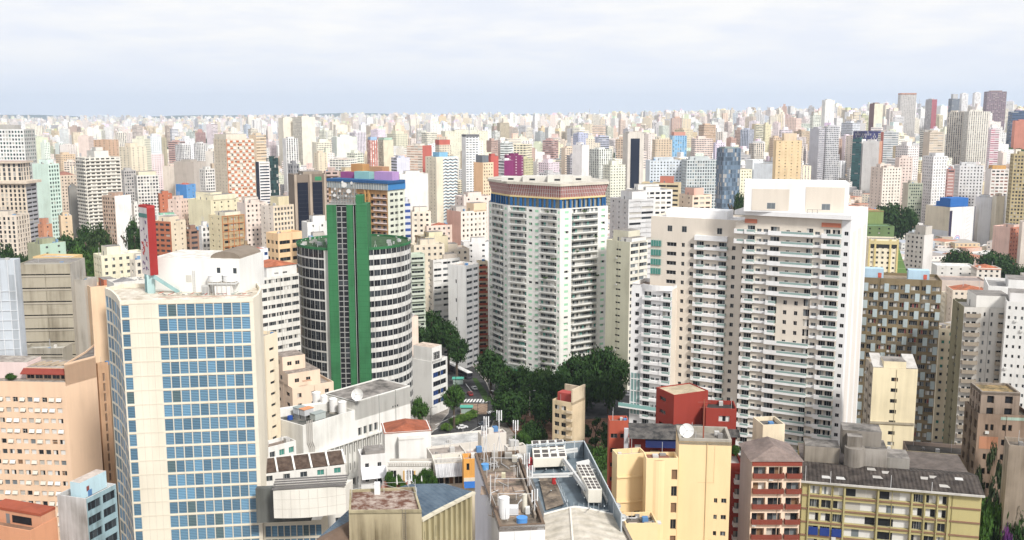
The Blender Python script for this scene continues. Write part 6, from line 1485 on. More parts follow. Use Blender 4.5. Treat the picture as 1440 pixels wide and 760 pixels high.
 # pink building with red balconies and a hipped roof
 b = gbuild('balcony_building', 'pinkish building with dark red balconies under a brown hipped roof', 'building', (1042, 1058, 1128), 648, 186, 1.1, (0.42, 0.36, 0.33), None, dict(cols=[(.03, .29), (.34, .62), (.70, .98)], fl=3.15, wh=1.9, first=1.3, panes=['dd', 'do', 'dm', 'cd', 'ml', 'ow'], np=1, frame=(0.5, 0.4, 0.36), depth=0.9, bal=[(.02, .64, .7, 'solid', (0.20, 0.05, 0.033), 0.8), (.69, 1.0, .7, 'solid', (0.20, 0.05, 0.033), 0.8)]), (0.3, 0.22, 0.18), wallR=(0.78, 0.60, 0.46), grime=0.3, par=0.05, fin=False)
 rooftop(b, 'hip', -0.06, 1.05, -0.05, 1.03, 2.4, (0.27, 0.21, 0.185)); Lp, C, R, K = b.foot; u, n, L = axes(C, R); b.mb('eave_band').obox(Vector((C.x, C.y, b.zt - 1.0)), u * L, n * 0.25, (0, 0, 0.95), paint((0.26, 0.06, 0.04), 0.2))
 b.finish()
 m_b = gbuild('cream_water_house', 'cream box water house with open top above the brown hipped roof', 'water house', (1059, 1073, 1104), 598, 200, 0.9, (0.72, 0.62, 0.46), None, dict(cols=[(.6, .75)], fl=30, wh=1.0, first=4.6, panes=['o'], frame=(0.3, 0.2, 0.15)), (0.16, 0.15, 0.14), wallR=(0.74, 0.63, 0.46), grime=0.5, zb=0)
 # long olive building
 b = gbuild('long_olive_building', 'long olive building with rows of glazed loggias and a dark sheet roof', 'apartment building', (1122, 1129, 1381), 676, 194, 2.2, (0.45, 0.39, 0.185), None,
      dict(cols=[(.045, .10), (.112, .168), (.18, .236), (.25, .425), (.44, .615), (.63, .685), (.70, .757), (.77, .815)], fl=2.85, wh=1.85, first=0.9, panes=['dw', 'wd', 'wwd', 'dcw', 'mmlm', 'ddml', 'wlww', 'dm', 'cw', 'dcc'], np=1, frame=(0.62, 0.6, 0.56), depth=0.55, fins=[(.04, .25, .35, (.40, .355, .18)), (.243, .3, .35, (.40, .355, .18)), (.433, .3, .35, (.40, .355, .18)), (.622, .3, .35, (.40, .355, .18)), (.693, .18, .3, (.40, .355, .18)), (.763, .18, .3, (.40, .355, .18)), (.825, .3, .35, (.40, .355, .18))], band=(0.3, 0.2, (0.24, 0.14, 0.09))), (0.15, 0.125, 0.11), grime=0.3, par=0.05, fin=False)
 Lp, C, R, K = b.foot; u, n, L = axes(C, R); D = -n
 rfm = corrugated('oliveroof', (0.026, 0.021, 0.018), (0.085, 0.07, 0.06), tuple(u), 0.8); z = b.zt
 f0, f1 = C - u * 0.6 + n * 0.7 + UP * 0.1, R + u * 0.4 + n * 0.7 + UP * 0.1; dp = (R - K).length; Kd = D * 7.0; 
 b.mb('sheet_roof').poly([f0, f1, f1 + Kd + UP * 1.6, f0 + Kd + UP * 1.6], rfm); b.mb('sheet_roof').poly([f0 + Kd + UP * 1.6, f1 + Kd + UP * 1.6, f1 + Kd * 2 - UP * 0.2, f0 + Kd * 2 - UP * 0.2], rfm)
 b.mb('eave').bar(f0 - UP * .1, f1 - UP * .1, 0.35, paint((0.50, 0.48, 0.44), 0.5))
 random.seed(91)
 for i in range(9): q = f0 + (f1 - f0) * random.uniform(.05, .95) + (Kd + UP * 1.6) * random.uniform(.1, .85) + UP * .05; b.one('roof_patch').poly([q, q + u * random.uniform(.6, 2.4), q + u * 1.5 + Kd * .12 + UP * .27, q + Kd * .12 + UP * .27], paint(rnd([(0.5, 0.49, 0.47), (0.4, 0.38, 0.35)]), .3))
 for f in (.03, .17, .5, .72): q = f0 + (f1 - f0) * f + UP * 1.5; b.one('blue_awning' if f == .03 else 'roof_pole').bar(q - UP * 1.5, q + UP * random.uniform(.4, 2), 0.07, paint(LGREY, 0))
 for f in (.045, .112, .18): q = C + u * (L * f) + n * .33; b.one('blue_shutter').obox(Vector((q.x, q.y, b.zt - 0.9 - 1.85 - 2.85 * 3)), u * (L * .055), n * .05, (0, 0, 1.7), paint((0.02, 0.045, 0.20), .1))
 cm = paint((0.25, 0.225, 0.195), 0.95); dkc = mottled('tarroof', (0.09, 0.083, 0.075), (0.30, 0.275, 0.25), 0.22)
 def vol(part, x0, x1, d0, d1, z0, h, m=cm): p = C + u * ((x0 - 1129) / 252 * L) + D * d0; b.one(part).obox(Vector((p.x, p.y, z + z0)), u * ((x1 - x0) / 252 * L), D * (d1 - d0), (0, 0, h), m, dkc)
 vol('tank_house', 1208, 1256, 8.5, 15, .2, 4.8, paint((0.36, 0.33, 0.295), .8)); vol('tank_house', 1196, 1218, 7.6, 13, 1.0, 6.6); vol('tank_house', 1190, 1248, 10, 15.5, 3, 5.2); vol('tank_house', 1134, 1186, 8.8, 14, .2, 4.3, paint((0.29, 0.255, 0.21), .95)); vol('tank_house', 1256, 1290, 9, 15, 0.5, 2.7, paint((0.30, 0.28, 0.25), .8))
 p = C + u * ((1207 - 1129) / 252 * L) + D * 7.6; b.mb('round_tank').cyl((p.x, p.y, z + .3), 2.0, 5.2, cm, 20)
 b.finish()
 # pale yellow tower, chequered slab, olive and white tower
 b = gbuild('pale_yellow_tower', 'narrow pale yellow tower with one column of small windows and grey roof cap', 'apartment tower', (1218, 1228, 1291), 517, 262, 1.2, (0.44, 0.38, 0.30), W(2, 0.5, 3.0, 1.3, 2.0), dict(cols=[(.42, .57)], fl=3.0, wh=1.1, first=2.6, panes=['dm', 'do', 'dd', 'lw'], frame=(0.42, 0.36, 0.3)), (0.40, 0.37, 0.33), wallR=(0.80, 0.70, 0.48), grime=0.3, fin=False)
 Lp, C, R, K = b.foot; u, n, L = axes(C, R); p = C + u * (L * .24) - n * .3; b.mb('roof_block').obox(Vector((p.x, p.y, b.zt - .8)), u * (L * .5), -n * 6, (0, 0, 2.6), paint((0.80, 0.70, 0.48), .3), dkc)
 o = C + n * .02; b.mb('stained_ledge').obox(Vector((o.x, o.y, b.zt - 15.6)), u * L, n * .3, (0, 0, .6), paint((0.42, 0.37, 0.28), .8)); g0 = C - n * .3
 b.mb('sloping_cap').poly([g0 + UP * .1, g0 + u * (L * .24) + UP * .1, g0 + u * (L * .24) - n * 7 + UP * 2.4, g0 - n * 7 + UP * 2.4], paint((0.5, 0.48, 0.45), .5)); b.mb('sloping_cap').poly([g0 + u * (L * .74) + UP * .1, g0 + u * L + UP * .1, g0 + u * L - n * 7 + UP * 2.4, g0 + u * (L * .74) - n * 7 + UP * 2.4], paint((0.5, 0.48, 0.45), .5))
 for f, k in ((.83, 3),): p = C + u * (L * f) + n * .03; b.rep('window', win(1.3, .95, 'lm', (.5, .5, .5)), frame(u, n, (p.x, p.y, b.zt - 7.2)), 1)
 b.finish()
 b = gbuild('chequered_slab', 'slab block chequered with ochre parapets, pale blue panels and grey windows', 'apartment building', (1205, 1208, 1325), 390, 330, 2.4, (0.22, 0.17, 0.1), None, dict(cols=[(i / 8 + .012, (i + 1) / 8 - .012) for i in range(8)], fl=2.95, wh=1.5, first=2.2, panes=['dm', 'dd', 'ml', 'ml', 'mc', 'cw', 'dr', 'mm', 'lw', 'll'], np=2, frame=(0.45, 0.45, 0.44), depth=.35), (0.30, 0.24, 0.17), grime=0.45, fin=False)
 Lp, C, R, K = b.foot; u, n, L = axes(C, R); pb = paint((0.42, 0.49, 0.50), .45)
 rows = downrows(b.zt, 2.95, 1.5, .5, 2.2)
 for j, (ra, rb) in enumerate(rows):
  for i in range(4):
   f = (2 * i + (j % 2)) / 8 + .065 + (.0 if j % 2 else .0); p = C + u * (L * f) + n * .03
   b.one('blue_panel').obox(Vector((p.x, p.y, ra - .8)), u * (L * .055), n * .22, (0, 0, 2.75), pb)
  b.mb('parapet_band').obox(Vector((C.x, C.y, ra - 1.25)), u * L, n * .13, (0, 0, 1.15), paint(rnd([(0.235, 0.185, 0.11), (0.19, 0.15, 0.09), (0.205, 0.17, 0.12)]), .6))
 for f0, f1, c in ((.06, .30, LBLUE), (.60, .85, LBLUE)): p = C + u * (L * f0) - n * 1; b.one('roof_tank_house').obox(Vector((p.x, p.y, b.zt - .9)), u * (L * (f1 - f0)), -n * 4, (0, 0, 3.8), paint((0.44, 0.60, 0.72), .3)); q = p + u * (L * (f1 - f0) * .72) + n * .04; b.one('red_hatch').obox(Vector((q.x, q.y, b.zt)), u * 1.1, n * .04, (0, 0, 1.6), paint((0.55, 0.12, 0.08), .1))
 b.finish()
 b = gbuild('olive_white_tower', 'apartment tower with dark olive side, stacked brown balconies and white front', 'apartment tower', (1340, 1356, 1425), 432, 300, 1.1, (0.22, 0.20, 0.13), W(1, 0.16, 2.95, 1.0, 1.6, panes=['d', 'l']), dict(cols=[(.06, .13), (.17, .26), (.41, .45), (.56, .60), (.72, .82), (.9, .97)], fl=2.95, wh=1.25, first=1.5, panes=['d', 'dm', 'dd', 'l'], frame=(.5, .5, .48), bal=[(.02, .33, 1.3, 'solid', (.30, .255, .20), 1.0), (.71, .84, 1.0, 'solid', (.36, .31, .25), 1.0)]), (0.5, 0.48, 0.44), wallR=(0.60, 0.575, 0.53), grime=0.4, fin=False, tops=[('box', .2, .95, .25, .95, 4.5, (.72, .7, .66))])
 b.finish()
 gbuild('white_window_tower', 'white tower with columns of small square windows at the right edge of view', 'apartment tower', (1412, 1416, 1462), 424, 292, 1.0, (0.70, 0.69, 0.66), None, W(5, 0.36, 2.95, 1.0, 1.4, panes=['d', 'dm', 'm', 'l'], frame=(.55, .55, .53)), (0.42, 0.40, 0.37), tops=[('box', .1, .9, .1, .6, 3.4, (.74, .72, .7))])
 b = gbuild('white_terrace_block', 'white block with roof terrace above the olive and white towers', 'apartment building', (1384, 1390, 1462), 402, 318, 1.0, (0.76, 0.75, 0.73), None, W(6, 0.3, 3.0, 1.2, 1.6), (0.30, 0.29, 0.28), tops=[('box', .3, .9, .4, .9, 3.0, (.76, .75, .73))])
 # ruined building and the tan wall
 rc = (0.19, 0.14, 0.10)
 b = gbuild('derelict_building', 'derelict crumbling brown building with broken windows and mossy roof', 'building', (1357, 1376, 1452), 582, 226, 1.3, rc, W(3, 0.5, 3.4, 1.9, 2.0, panes=['d', 'dd'], frame=(.2, .16, .12), depth=.5), dict(cols=[(.14, .2), (.24, .30), (.46, .53), (.57, .64)], fl=3.6, wh=1.5, first=2.5, panes=['d'], frame=(.25, .2, .16), depth=.5), (0.14, 0.12, 0.09), grime=0.95, wallR=(0.29, 0.21, 0.155), fin=False)
 Lp, C, R, K = b.foot; e1, e2 = C - Lp, R - C; u, n, L = axes(C, R); rm2 = paint((0.30, 0.235, 0.185), .95); o = Lp + e1 * .95 + e2 * .04
 bw = e2 * .72; bd = -e1 * .8
 facade(b, o + e1 * 0.0, o + bw, b.rz, b.rz + 6.0, [(bw.length * .16, bw.length * .34), (bw.length * .62, bw.length * .82)], [(b.rz + .5, b.rz + 2.3), (b.rz + 3.4, b.rz + 5.2)], rm2, lambda i, j, w, h: win(w, h, 'd', (.2, .16, .13)), .5, part='upper_storeys')
 facade(b, o + bd, o, b.rz, b.rz + 6, evencols(bd.length, 4, .5), [(b.rz + .5, b.rz + 2.3), (b.rz + 3.4, b.rz + 5.2)], rm2, lambda i, j, w, h: win(w, h, 'd', (.2, .16, .13)), .5, part='upper_storeys')
 pts = [o, o + bw, o + bw + bd, o + bd]; wallq(b, pts[1], pts[2], b.rz, b.rz + 6, rm2, 'upper_storeys'); b.mb('mossy_roof').poly([(p.x, p.y, b.rz + 5.7) for p in ccw(pts)], mottled('moss', (0.10, 0.085, 0.05), (0.36, 0.25, 0.12), .5))
 b.mb('broken_cornice').wallring(pts, b.rz + 5.4, b.rz + 6.2, .4, paint((.26, .22, .18), .9))
 for f0, f1, z0, h, c in ((.42, 1.0, -1.3, .7, (.36, .48, .40)), (.05, .4, -8.5, 3, (.46, .22, .13)), (.55, .95, -9, 2.0, (.40, .34, .28))): p = C + u * (L * f0) + n * .03; b.one('peeling_plaster').obox(Vector((p.x, p.y, b.zt + z0)), u * (L * (f1 - f0)), n * .03, (0, 0, h), paint(c, .95))
 b.finish()
 gbuild('tan_wall_building', 'blank tan walled building with a brick patch at the right edge', 'building', (1413, 1419, 1470), 626, 200, 1.4, (0.31, 0.255, 0.20), None, None, (0.2, 0.17, 0.14), grime=0.8)
 gbuild('dark_rear_shed', 'low dark roofed shed row between the pale yellow and derelict buildings', 'shed', (1270, 1276, 1372), 634, 245, 2.4, (0.22, 0.17, 0.14), None, W(5, .4, 3, 1.4, 1.0, panes=['d', 'r', 'o']), (0.08, 0.07, 0.06), grime=.7)
 gbuild('cream_narrow_block', 'narrow cream block with green windows between chequered slab and olive tower', 'building', (1318, 1322, 1343), 462, 352, 1.0, (0.70, 0.62, 0.46), None, W(2, .4, 3, 1.2, 1.4, panes=['t', 'd', 'm']), (0.45, 0.3, 0.2))
right_near()
# ================================================================== the nearer city behind: every building from its outline
def fm(wall, c, seed=0, g=None, fl=3.0):
 """facade material for a code: g small windows, w wide windows, h bands, v strips, d curtain glass, q dense grid, s slats"""
 gc = g or (0.075, 0.08, 0.085)
 if c == 'g': return facade_mat(wall, gc, 3.4, fl, .40, .42, seed)
 if c == 'w': return facade_mat(wall, gc, 4.2, fl, .70, .46, seed)
 if c == 'h': return facade_mat(wall, gc, 6.0, fl + .3, .97, .44, seed)
 if c == 'v': return facade_mat(wall, gc, 3.6, fl, .46, .82, seed)
 if c == 'd': return facade_mat(wall, gc, 1.8, fl + .4, .93, .86, seed)
 if c == 'q': return facade_mat(wall, gc, 2.5, fl, .60, .55, seed)
 if c == 'n': return facade_mat(wall, gc, 7.0, fl, .22, .36, seed)
 return paint(wall, .3)
def uvwall(mb, A, B, z0, z1, m):
 L = (Vector(B[:2]) - Vector(A[:2])).length
 n = max(1, round(L / 3.4)); k = 3.4 * n / L if L > 2 else 1
 mb.poly([(A[0], A[1], z0), (B[0], B[1], z0), (B[0], B[1], z1), (A[0], A[1], z1)], m, [(0, z1 - z0), (L, z1 - z0), (L, 0), (0, 0)])
def mid(name, label, px, yt, D, r, wall, Ls='g', Rs='g', wallR=None, roof=ROOFG, g=None, tops=(('box', .2, .7, .25, .75, 3.0, None),), fl=3.0, base=None, fin=True, cat='building', group=None):
 x0, xc, x1 = px
 Lp, C, R, K, zt = foot(x0, xc, x1, yt, D, r); c = (Lp + R) / 2
 zb = gh(c.x, c.y) - 1 if base is None else base
 b = Bld(name, label, cat, (c.x, c.y, zb), group); w = b.mb('wall'); sd = len(MIDS) * 7 + 1
 wl, wr = wall, wallR or wall
 def one(A, B, code, wc, s):
  if isinstance(code, tuple): w_, c_, g_ = (code + (None, None))[:3]; wc = w_ or wc; gg = g_ or g; code = c_
  else: gg = g
  if D < 1050 and code in RH and (A - B).length > 4:
   cw, ww, hh = RH[code]; L = (A - B).length; n_ = max(1, round(L / cw)); gm = glass(gg) if gg else PANES['d'](); near = D < 600
   ps = [gm, gm, PANES['d'](), PANES['m'](), PANES['c'](), gm]
   ks = 'd' if not gg else 'm'
   mk = (lambda i, j, w2, h2: win(w2, h2, rnd(['dd', 'dm', 'cd', 'dd', 'md', 'wd', 'mm']), rnd([(.5, .5, .48), (.62, .62, .6)]), .08)) if near and not gg else (lambda i, j, w2, h2: rnd(ps))
   facade(b, A, B, zb, zt, evencols(L, n_, ww, .5, .5), downrows(zt, fl, hh * fl, max(zb + 2, zt - 24 * fl), 1.3), paint(wc, .32), mk, .35); return
  if code == 'p':                      # open balconies: dark strips with slabs standing out
   uvwall(w, A, B, zb, zt, fm(wc, 'w', s, (0.05, 0.05, 0.05), fl)); u, n, L = axes(A, B); z = zt - fl
   while z > max(zb + 2, zt - 34 * fl):
    b.one('balcony').obox(Vector((A[0], A[1], z - .1)) + u * (L * .04), u * (L * .92), n * 1.1, (0, 0, 1.1), paint(wc, .2)); z -= fl
  elif code == 's':
   uvwall(w, A, B, zb, zt, fm(wc, 'v', s, gg, fl))
  else: uvwall(w, A, B, zb, zt, fm(wc, code, s, gg, fl))
 if xc > x0: one(Lp, C, Ls, wl, sd)
 else: uvwall(w, Lp, C, zb, zt, paint(wl, .3))
 if x1 > xc: one(C, R, Rs, wr, sd + 3)
 else: uvwall(w, C, R, zb, zt, paint(wr, .3))
 uvwall(w, R, K, zb, zt, paint(wl, .3)); uvwall(w, K, Lp, zb, zt, paint(wl, .3))
 b.foot, b.zt, b.rz = (Lp, C, R, K), zt, zt - .8
 b.mb('roof').poly([(p.x, p.y, zt - .8) for p in ccw([Lp, C, R, K])], mottled('roof%s' % (roof,), tuple(q * .62 for q in roof), roof, .35))
 parapet_in(b, [Lp, C, R, K], zt - .8, zt, paint(wl, .3), .3)
 for t in tops: rooftop(b, t[0], *t[1:5], t[5], t[6] or wall) if t[0] == 'box' else rooftop(b, *t)
 if D < 1300 and len(tops) > 0:
  for k in range(random.randint(2, 5)):
   f, g_, s = random.uniform(.06, .86), random.uniform(.08, .8), random.uniform(.8, 2.4); p = onroof(b, f, g_); e = (C - Lp).normalized(); m_ = b.one('roof_unit')
   if random.random() < .6: m_.obox(Vector((p.x, p.y, b.rz)), e * s, (R - C).normalized() * s * .7, (0, 0, random.uniform(.8, 2.2)), paint(rnd([(.55, .54, .52), (.3, .29, .28), (.66, .64, .6), (.42, .36, .3), (.2, .33, .5)]), .3))
   else: m_.bar(Vector((p.x, p.y, b.rz)), Vector((p.x, p.y, b.rz + random.uniform(2.5, 6))), .16, paint(GREY, 0))
 MIDS.append((x0, x1, yt, D, label, name))
 if fin: b.finish()
 return b
RH = {'g': (3.3, .42, .44), 'w': (4.2, .72, .46), 'h': (9, .96, .44), 'v': (3.2, .5, .7), 'q': (2.6, .62, .56), 'n': (6, .2, .36)}
NB = (0.035, 0.045, 0.075); TEAL = (0.05, 0.16, 0.15)
AB, TB, OB = 'apartment_block', 'tower_block', 'office_block'
BOX2 = (('box', .12, .45, .2, .8, 3.6, None), ('box', .6, .85, .3, .7, 2.4, None))
def mids():
 m = mid
 # far left
 b = m('classical_tower', 'ornate beige classical tower with a heavy cornice near its top', (-20, 36, 51), 258, 690, .5, (.66, .57, .46), 'v', ((.40, .40, .42), 'h'), wallR=(.36, .36, .38), fin=False, tops=())
 Lp, C, R, K = b.foot; b.mb('cornice').prism(inset(ccw([Lp, C, R, K]), -1.2), b.zt - .2, b.zt + 1.6, paint((.62, .53, .43), .3), None, True)
 e1, e2 = C - Lp, R - C; o = Lp + e1 * .03 + e2 * .03; w = b.mb('upper_tier'); zz = aty(20, 230, C.y).z; q = [o, o + e1 * .86, o + e1 * .86 + e2 * .9, o + e2 * .9]
 for i in range(4): uvwall(w, q[i], q[(i + 1) % 4], b.zt + 1.6, zz, fm((.66, .58, .48), 'v', 3))
 w.prism(inset(ccw(q), -.8), zz, zz + 1.2, paint((.62, .53, .43), .3), paint((.42, .3, .25), .3)); b.finish()
 m('classical_wing', 'lower beige classical wing with window rows before the ornate tower', (-30, 22, 41), 303, 660, .6, (.70, .62, .52), 'v', 'v')
 m(TB, 'white gridded tower with teal dark windows rising behind the ornate tower', (-20, 33, 49), 182, 800, .5, (.74, .74, .72), 'q', ((.5, .5, .48), 'q'), g=(.05, .11, .10), tops=(('box', .0, .7, .2, .8, 4, (.45, .43, .4)),))
 m(TB, 'pale mint green tower with a dark green stripe beside the ornate tower', (45, 67, 83), 231, 740, .7, MINT, 'b', 'q', g=(.06, .10, .09), tops=(('box', .3, .8, .2, .8, 4, (.66, .78, .72)),))
 b = m(TB, 'large white tower with wide horizontal balcony bands above the park trees', (106, 119, 169), 222, 830, 1.4, (.70, .67, .60), 'p', 'p', tops=(('box', .1, .9, .3, .7, 6, (.7, .67, .62)), ('box', .3, .7, .4, .6, 9, (.66, .63, .58))))
 m('old_office_block', 'old beige block with reddish hipped roof left of the banded white tower', (72, 80, 108), 247, 930, 1.3, (.60, .50, .40), 'g', 'g', roof=(.35, .2, .15), tops=(('hip', 0, 1, 0, 1, 4, (.34, .16, .12)),))
 m(TB, 'dark blank grey slab in the gap left of the banded white tower', (95, 97, 109), 263, 880, 1, (.25, .24, .22), 'b', 'b')
 m(AB, 'brown window framed block with a big blank white side wall', (143, 161, 184), 276, 720, 1.2, (.48, .36, .28), 'q', ((.80, .79, .76), 'b'), g=(.04, .04, .04), roof=(.5, .18, .12))
 m(AB, 'white small windowed block just right of the blank white side wall', (183, 188, 197), 288, 740, 1, (.72, .70, .66), 'g', 'g')
 m(OB, 'grey block with dark square windows behind the blank white side wall', (168, 174, 191), 240, 1000, 1.4, (.46, .44, .42), 'q', 'q')
 m(OB, 'white gridded block with a blue vertical stripe and dark windows', (188, 192, 223), 247, 900, 1.3, (.72, .70, .66), 'q', 'q', g=(.04, .04, .045), tops=(('box', .1, .95, .1, .9, 4, (.72, .65, .5)),))
 m('brick_block', 'plain red brick block right of the blue striped gridded block', (222, 224, 242), 273, 860, 1.2, BRICK, 'n', 'n', roof=(.4, .2, .14))
 m('brick_house', 'small orange brick house below the mint green tower', (53, 61, 73), 316, 640, 1, (.52, .25, .15), 'n', 'n', roof=(.45, .2, .13), tops=(('box', 0, .6, .2, .9, 4.5, (.5, .24, .15)),))
 m('tan_block', 'small tan block with plain upper wall at the park edge', (82, 85, 101), 304, 690, 1, (.64, .50, .34), 'b', 'n')
 m('olive_house', 'low olive green house at the near edge of the park trees', (38, 56, 92), 344, 470, 1.2, (.36, .37, .25), 'b', ((.42, .56, .46), 'n'), roof=(.34, .38, .30))
 m('ochre_house', 'low ochre walled house with a grey flat roof behind the slit windowed block', (46, 100, 116), 362, 430, .5, (.66, .47, .24), 'b', 'n', roof=(.5, .49, .47), tops=())
 m(AB, 'cream five storey block with white roof under the park trees', (131, 142, 206), 360, 425, 1.8, (.74, .70, .53), 'g', 'g', roof=(.70, .68, .64), tops=(('box', .2, .9, .15, .45, 4.2, (.76, .72, .56)),))
 m('small_house_block', 'small cream house with red framed windows by the roof sign', (182, 190, 208), 366, 400, 1.4, (.70, .64, .54), 'g', 'q')
 m('blank_slab', 'broad blank tan grey slab building before two striped white towers', (244, 272, 290), 228, 1250, .7, (.48, .43, .38), 'b', 'b')
 m(TB, 'left of two white towers with grey vertical stripes behind the blank slab', (246, 256, 268), 204, 1650, 1, (.72, .71, .70), 'v', 'v')
 m(TB, 'right of two white towers with grey vertical stripes behind the blank slab', (272, 281, 291), 202, 1600, 1, (.76, .75, .73), 'v', 'v')
 # orange patterned tower with a checker of terracotta panels
 b = m('patterned_tower', 'tall tower with a checker of orange panels and white balconies', (300, 318, 356), 196, 880, 1.2, (.66, .58, .46), 'n', ((.64, .56, .46), 'g'), fin=False, tops=(('box', -.02, .9, .05, .8, 5, (.68, .62, .52)),))
 Lp, C, R, K = b.foot; u, n, L = axes(C, R); random.seed(61); z = b.zt - 3
 for j in range(26):
  for i in range(9):
   if random.random() < .86: p = C + u * (L * (i + .1) / 9) + n * .05; b.one('orange_panel' if (i + j) % 2 else 'balcony').obox(Vector((p.x, p.y, z)), u * (L * .105), n * (.15 if (i + j) % 2 else .8), (0, 0, 1.7), paint((.50, .17, .08) if (i + j) % 2 else (.74, .70, .64), .15))
  z -= 3
 b.mb('orange_stripe').obox(Vector((C.x, C.y, 20)), u * .8, n * .2, (0, 0, b.zt - 20), paint((.58, .24, .13), .1)); b.finish()
 m(OB, 'cream office tower with fine horizontal lines behind the orange patterned tower', (350, 360, 374), 190, 1150, 1.2, (.72, .58, .42), 'b', 'h', g=(.35, .27, .19))
 m(OB, 'dark navy gridded narrow tower right of the orange patterned tower', (359, 364, 379), 228, 1000, 1.3, (.70, .69, .68), (NB, 'b'), ((.74, .73, .72), 'h'), g=NB, tops=())
 m(OB, 'dark green glass box tower beside the navy gridded tower', (374, 376, 391), 223, 1080, 1.2, (.03, .06, .055), 'd', 'd', g=(.02, .05, .05))
 m(AB, 'white block with upright window strips left of the orange patterned tower', (280, 288, 302), 238, 990, 1.2, (.72, .70, .66), 'v', 'q')
 b = m('blue_painted_block', 'small block with bright blue painted walls and a red roof', (247, 262, 275), 260, 900, .9, (.08, .25, .56), 'b', ((.14, .34, .66), 'n'), roof=(.5, .18, .1), tops=(('hip', .1, .8, .1, .9, 2, (.5, .15, .1)),))
 m(TB, 'tall plain white tower left of the broad cream twin slabs', (397, 402, 419), 195, 1400, 1.4, (.78, .77, .75), 'b', 'v')
 m(TB, 'left half of the broad cream twin towers on the far skyline', (391, 398, 414), 166, 2000, 1.2, (.76, .71, .60), 'b', 'b')
 m(TB, 'right half of the broad cream twin towers with window stripes on the far skyline', (411, 424, 443), 165, 1980, 1, (.78, .73, .62), 'v', 'b')
 m('blank_slab', 'dark grey slab rising left of the black glass building', (404, 412, 421), 231, 740, 1, (.28, .28, .29), 'v', 'v', g=(.14, .14, .15))
 # black glass between concrete piers
 b = m('black_glass_block', 'brown concrete office block with two tall black glass strips', (405, 413, 459), 246, 620, 1.6, (.22, .18, .145), 'b', 'b', fin=False, tops=(('box', .1, .9, .3, .9, 2.5, (.3, .25, .2)),))
 Lp, C, R, K = b.foot; u, n, L = axes(C, R)
 for f0, f1 in ((.10, .42), (.56, .86)):
  p = C + u * (L * f0) + n * .03; b.one('glass_strip').obox(Vector((p.x, p.y, 4)), u * (L * (f1 - f0)), n * .1, (0, 0, b.zt - 9), glass((.012, .016, .03), .08))
  for k in range(26): b.mb('glass_bars').obox(Vector((p.x, p.y, 6 + k * 2.6)), u * (L * (f1 - f0)), n * .14, (0, 0, .12), paint((.05, .05, .07), 0))
 for f in (0.0, .46, .9): p = C + u * (L * f) + n * .02; b.one('pier').obox(Vector((p.x, p.y, 0)), u * (L * .07), n * 1.0, (0, 0, b.zt), paint((.42, .35, .28), .4))
 p = C + u * (L * .64) + n * .04; b.mb('green_sign_panel').obox(Vector((p.x, p.y, b.zt - 4)), u * (L * .2), n * .1, (0, 0, 2.4), paint((.05, .25, .12), .2)); b.finish()
 m(AB, 'pinkish block with stacked balconies right of the black glass building', (455, 457, 477), 241, 640, 1.4, (.52, .40, .36), 'p', 'p')
 m('cream_hall_block', 'large cream yellow block with blank walls and few small windows', (264, 296, 336), 282, 640, 1.0, (.74, .68, .48), 'b', 'n', roof=(.66, .6, .45), tops=(('box', .1, .75, .2, .6, 5.2, (.76, .70, .52)), ('box', .55, 1.0, .1, .9, 3.8, (.76, .70, .52))))
 b = m('grid_front_block', 'cream block with a tan gridded front of orange framed panels', (293, 312, 343), 304, 520, 1.0, (.72, .63, .42), 'n', ((.42, .32, .19), 'w', (.30, .25, .18)), fin=False, tops=(('box', .2, .9, .2, .9, 2.4, (.74, .68, .55)),))
 Lp, C, R, K = b.foot; u, n, L = axes(C, R)
 for i in range(5): p = C + u * (L * i / 4 - .1); b.one('orange_rib').obox(Vector((p.x, p.y, 0)), u * .3, n * .25, (0, 0, b.zt), paint((.50, .20, .08), .2))
 for k in range(14): b.one('orange_band').obox(Vector((C.x, C.y, b.zt - .4 - k * 4.1)), u * L, n * .22, (0, 0, .3), paint((.48, .20, .08), .2))
 b.finish()
 m('grid_low_block', 'dark tan gridded block just right of the orange ribbed front', (341, 343, 351), 345, 505, .8, (.30, .22, .14), 'q', 'q')
 m(AB, 'pale pink block with stacked small windows behind the tan gridded front', (333, 345, 376), 286, 610, 1.3, (.74, .64, .57), 'b', 'g', tops=BOX2)
 m(AB, 'cream white block right of the pale pink one with dark top windows', (366, 384, 413), 290, 590, 1.2, (.76, .68, .60), 'n', ((.70, .60, .46), 'q'), tops=(('box', .3, .95, .3, .8, 6, (.70, .62, .42)),))
 b = gbuild('peach_office', 'peach corner office with dark window bands behind the green slab tower', 'office building', (374, 391, 427), 329, 452, 1.4, (.78, .55, .33), W(3, .62, 3.9, 1.7, 3.4, panes=['dd', 'dm'], frame=(.4, .3, .2)), W(2, .82, 3.9, 1.7, 3.4, panes=['ddd', 'dmd'], frame=(.4, .3, .2)), (.62, .42, .26), grime=.2)
 gbuild('blue_window_house', 'white house with small bright blue windows and red tiled roof', 'house', (348, 352, 377), 351, 432, 1.3, (.72, .74, .76), None, dict(cols=[(.45, .62), (.78, .96)], fl=3.4, wh=1.4, first=1.6, panes=['n'], frame=(.1, .2, .5)), (.5, .2, .12), tops=[('hip', 0, 1, 0, 1, 1.3, (.5, .16, .1))])
 m('white_block', 'small white stepped block directly left of the green slab top', (424, 432, 461), 313, 440, 1.4, (.74, .73, .70), 'b', 'n', tops=(('box', .3, .9, .3, .9, 3.4, (.76, .74, .7)),))
 m('grey_block', 'low grey rough topped block behind the left round wing', (428, 434, 466), 336, 415, 1.5, (.46, .43, .39), 'n', 'n', roof=(.34, .3, .25))
 m(AB, 'pink walled block with narrow windows above the roof sign', (236, 254, 266), 281, 660, 1, (.74, .58, .50), 'n', 'g')
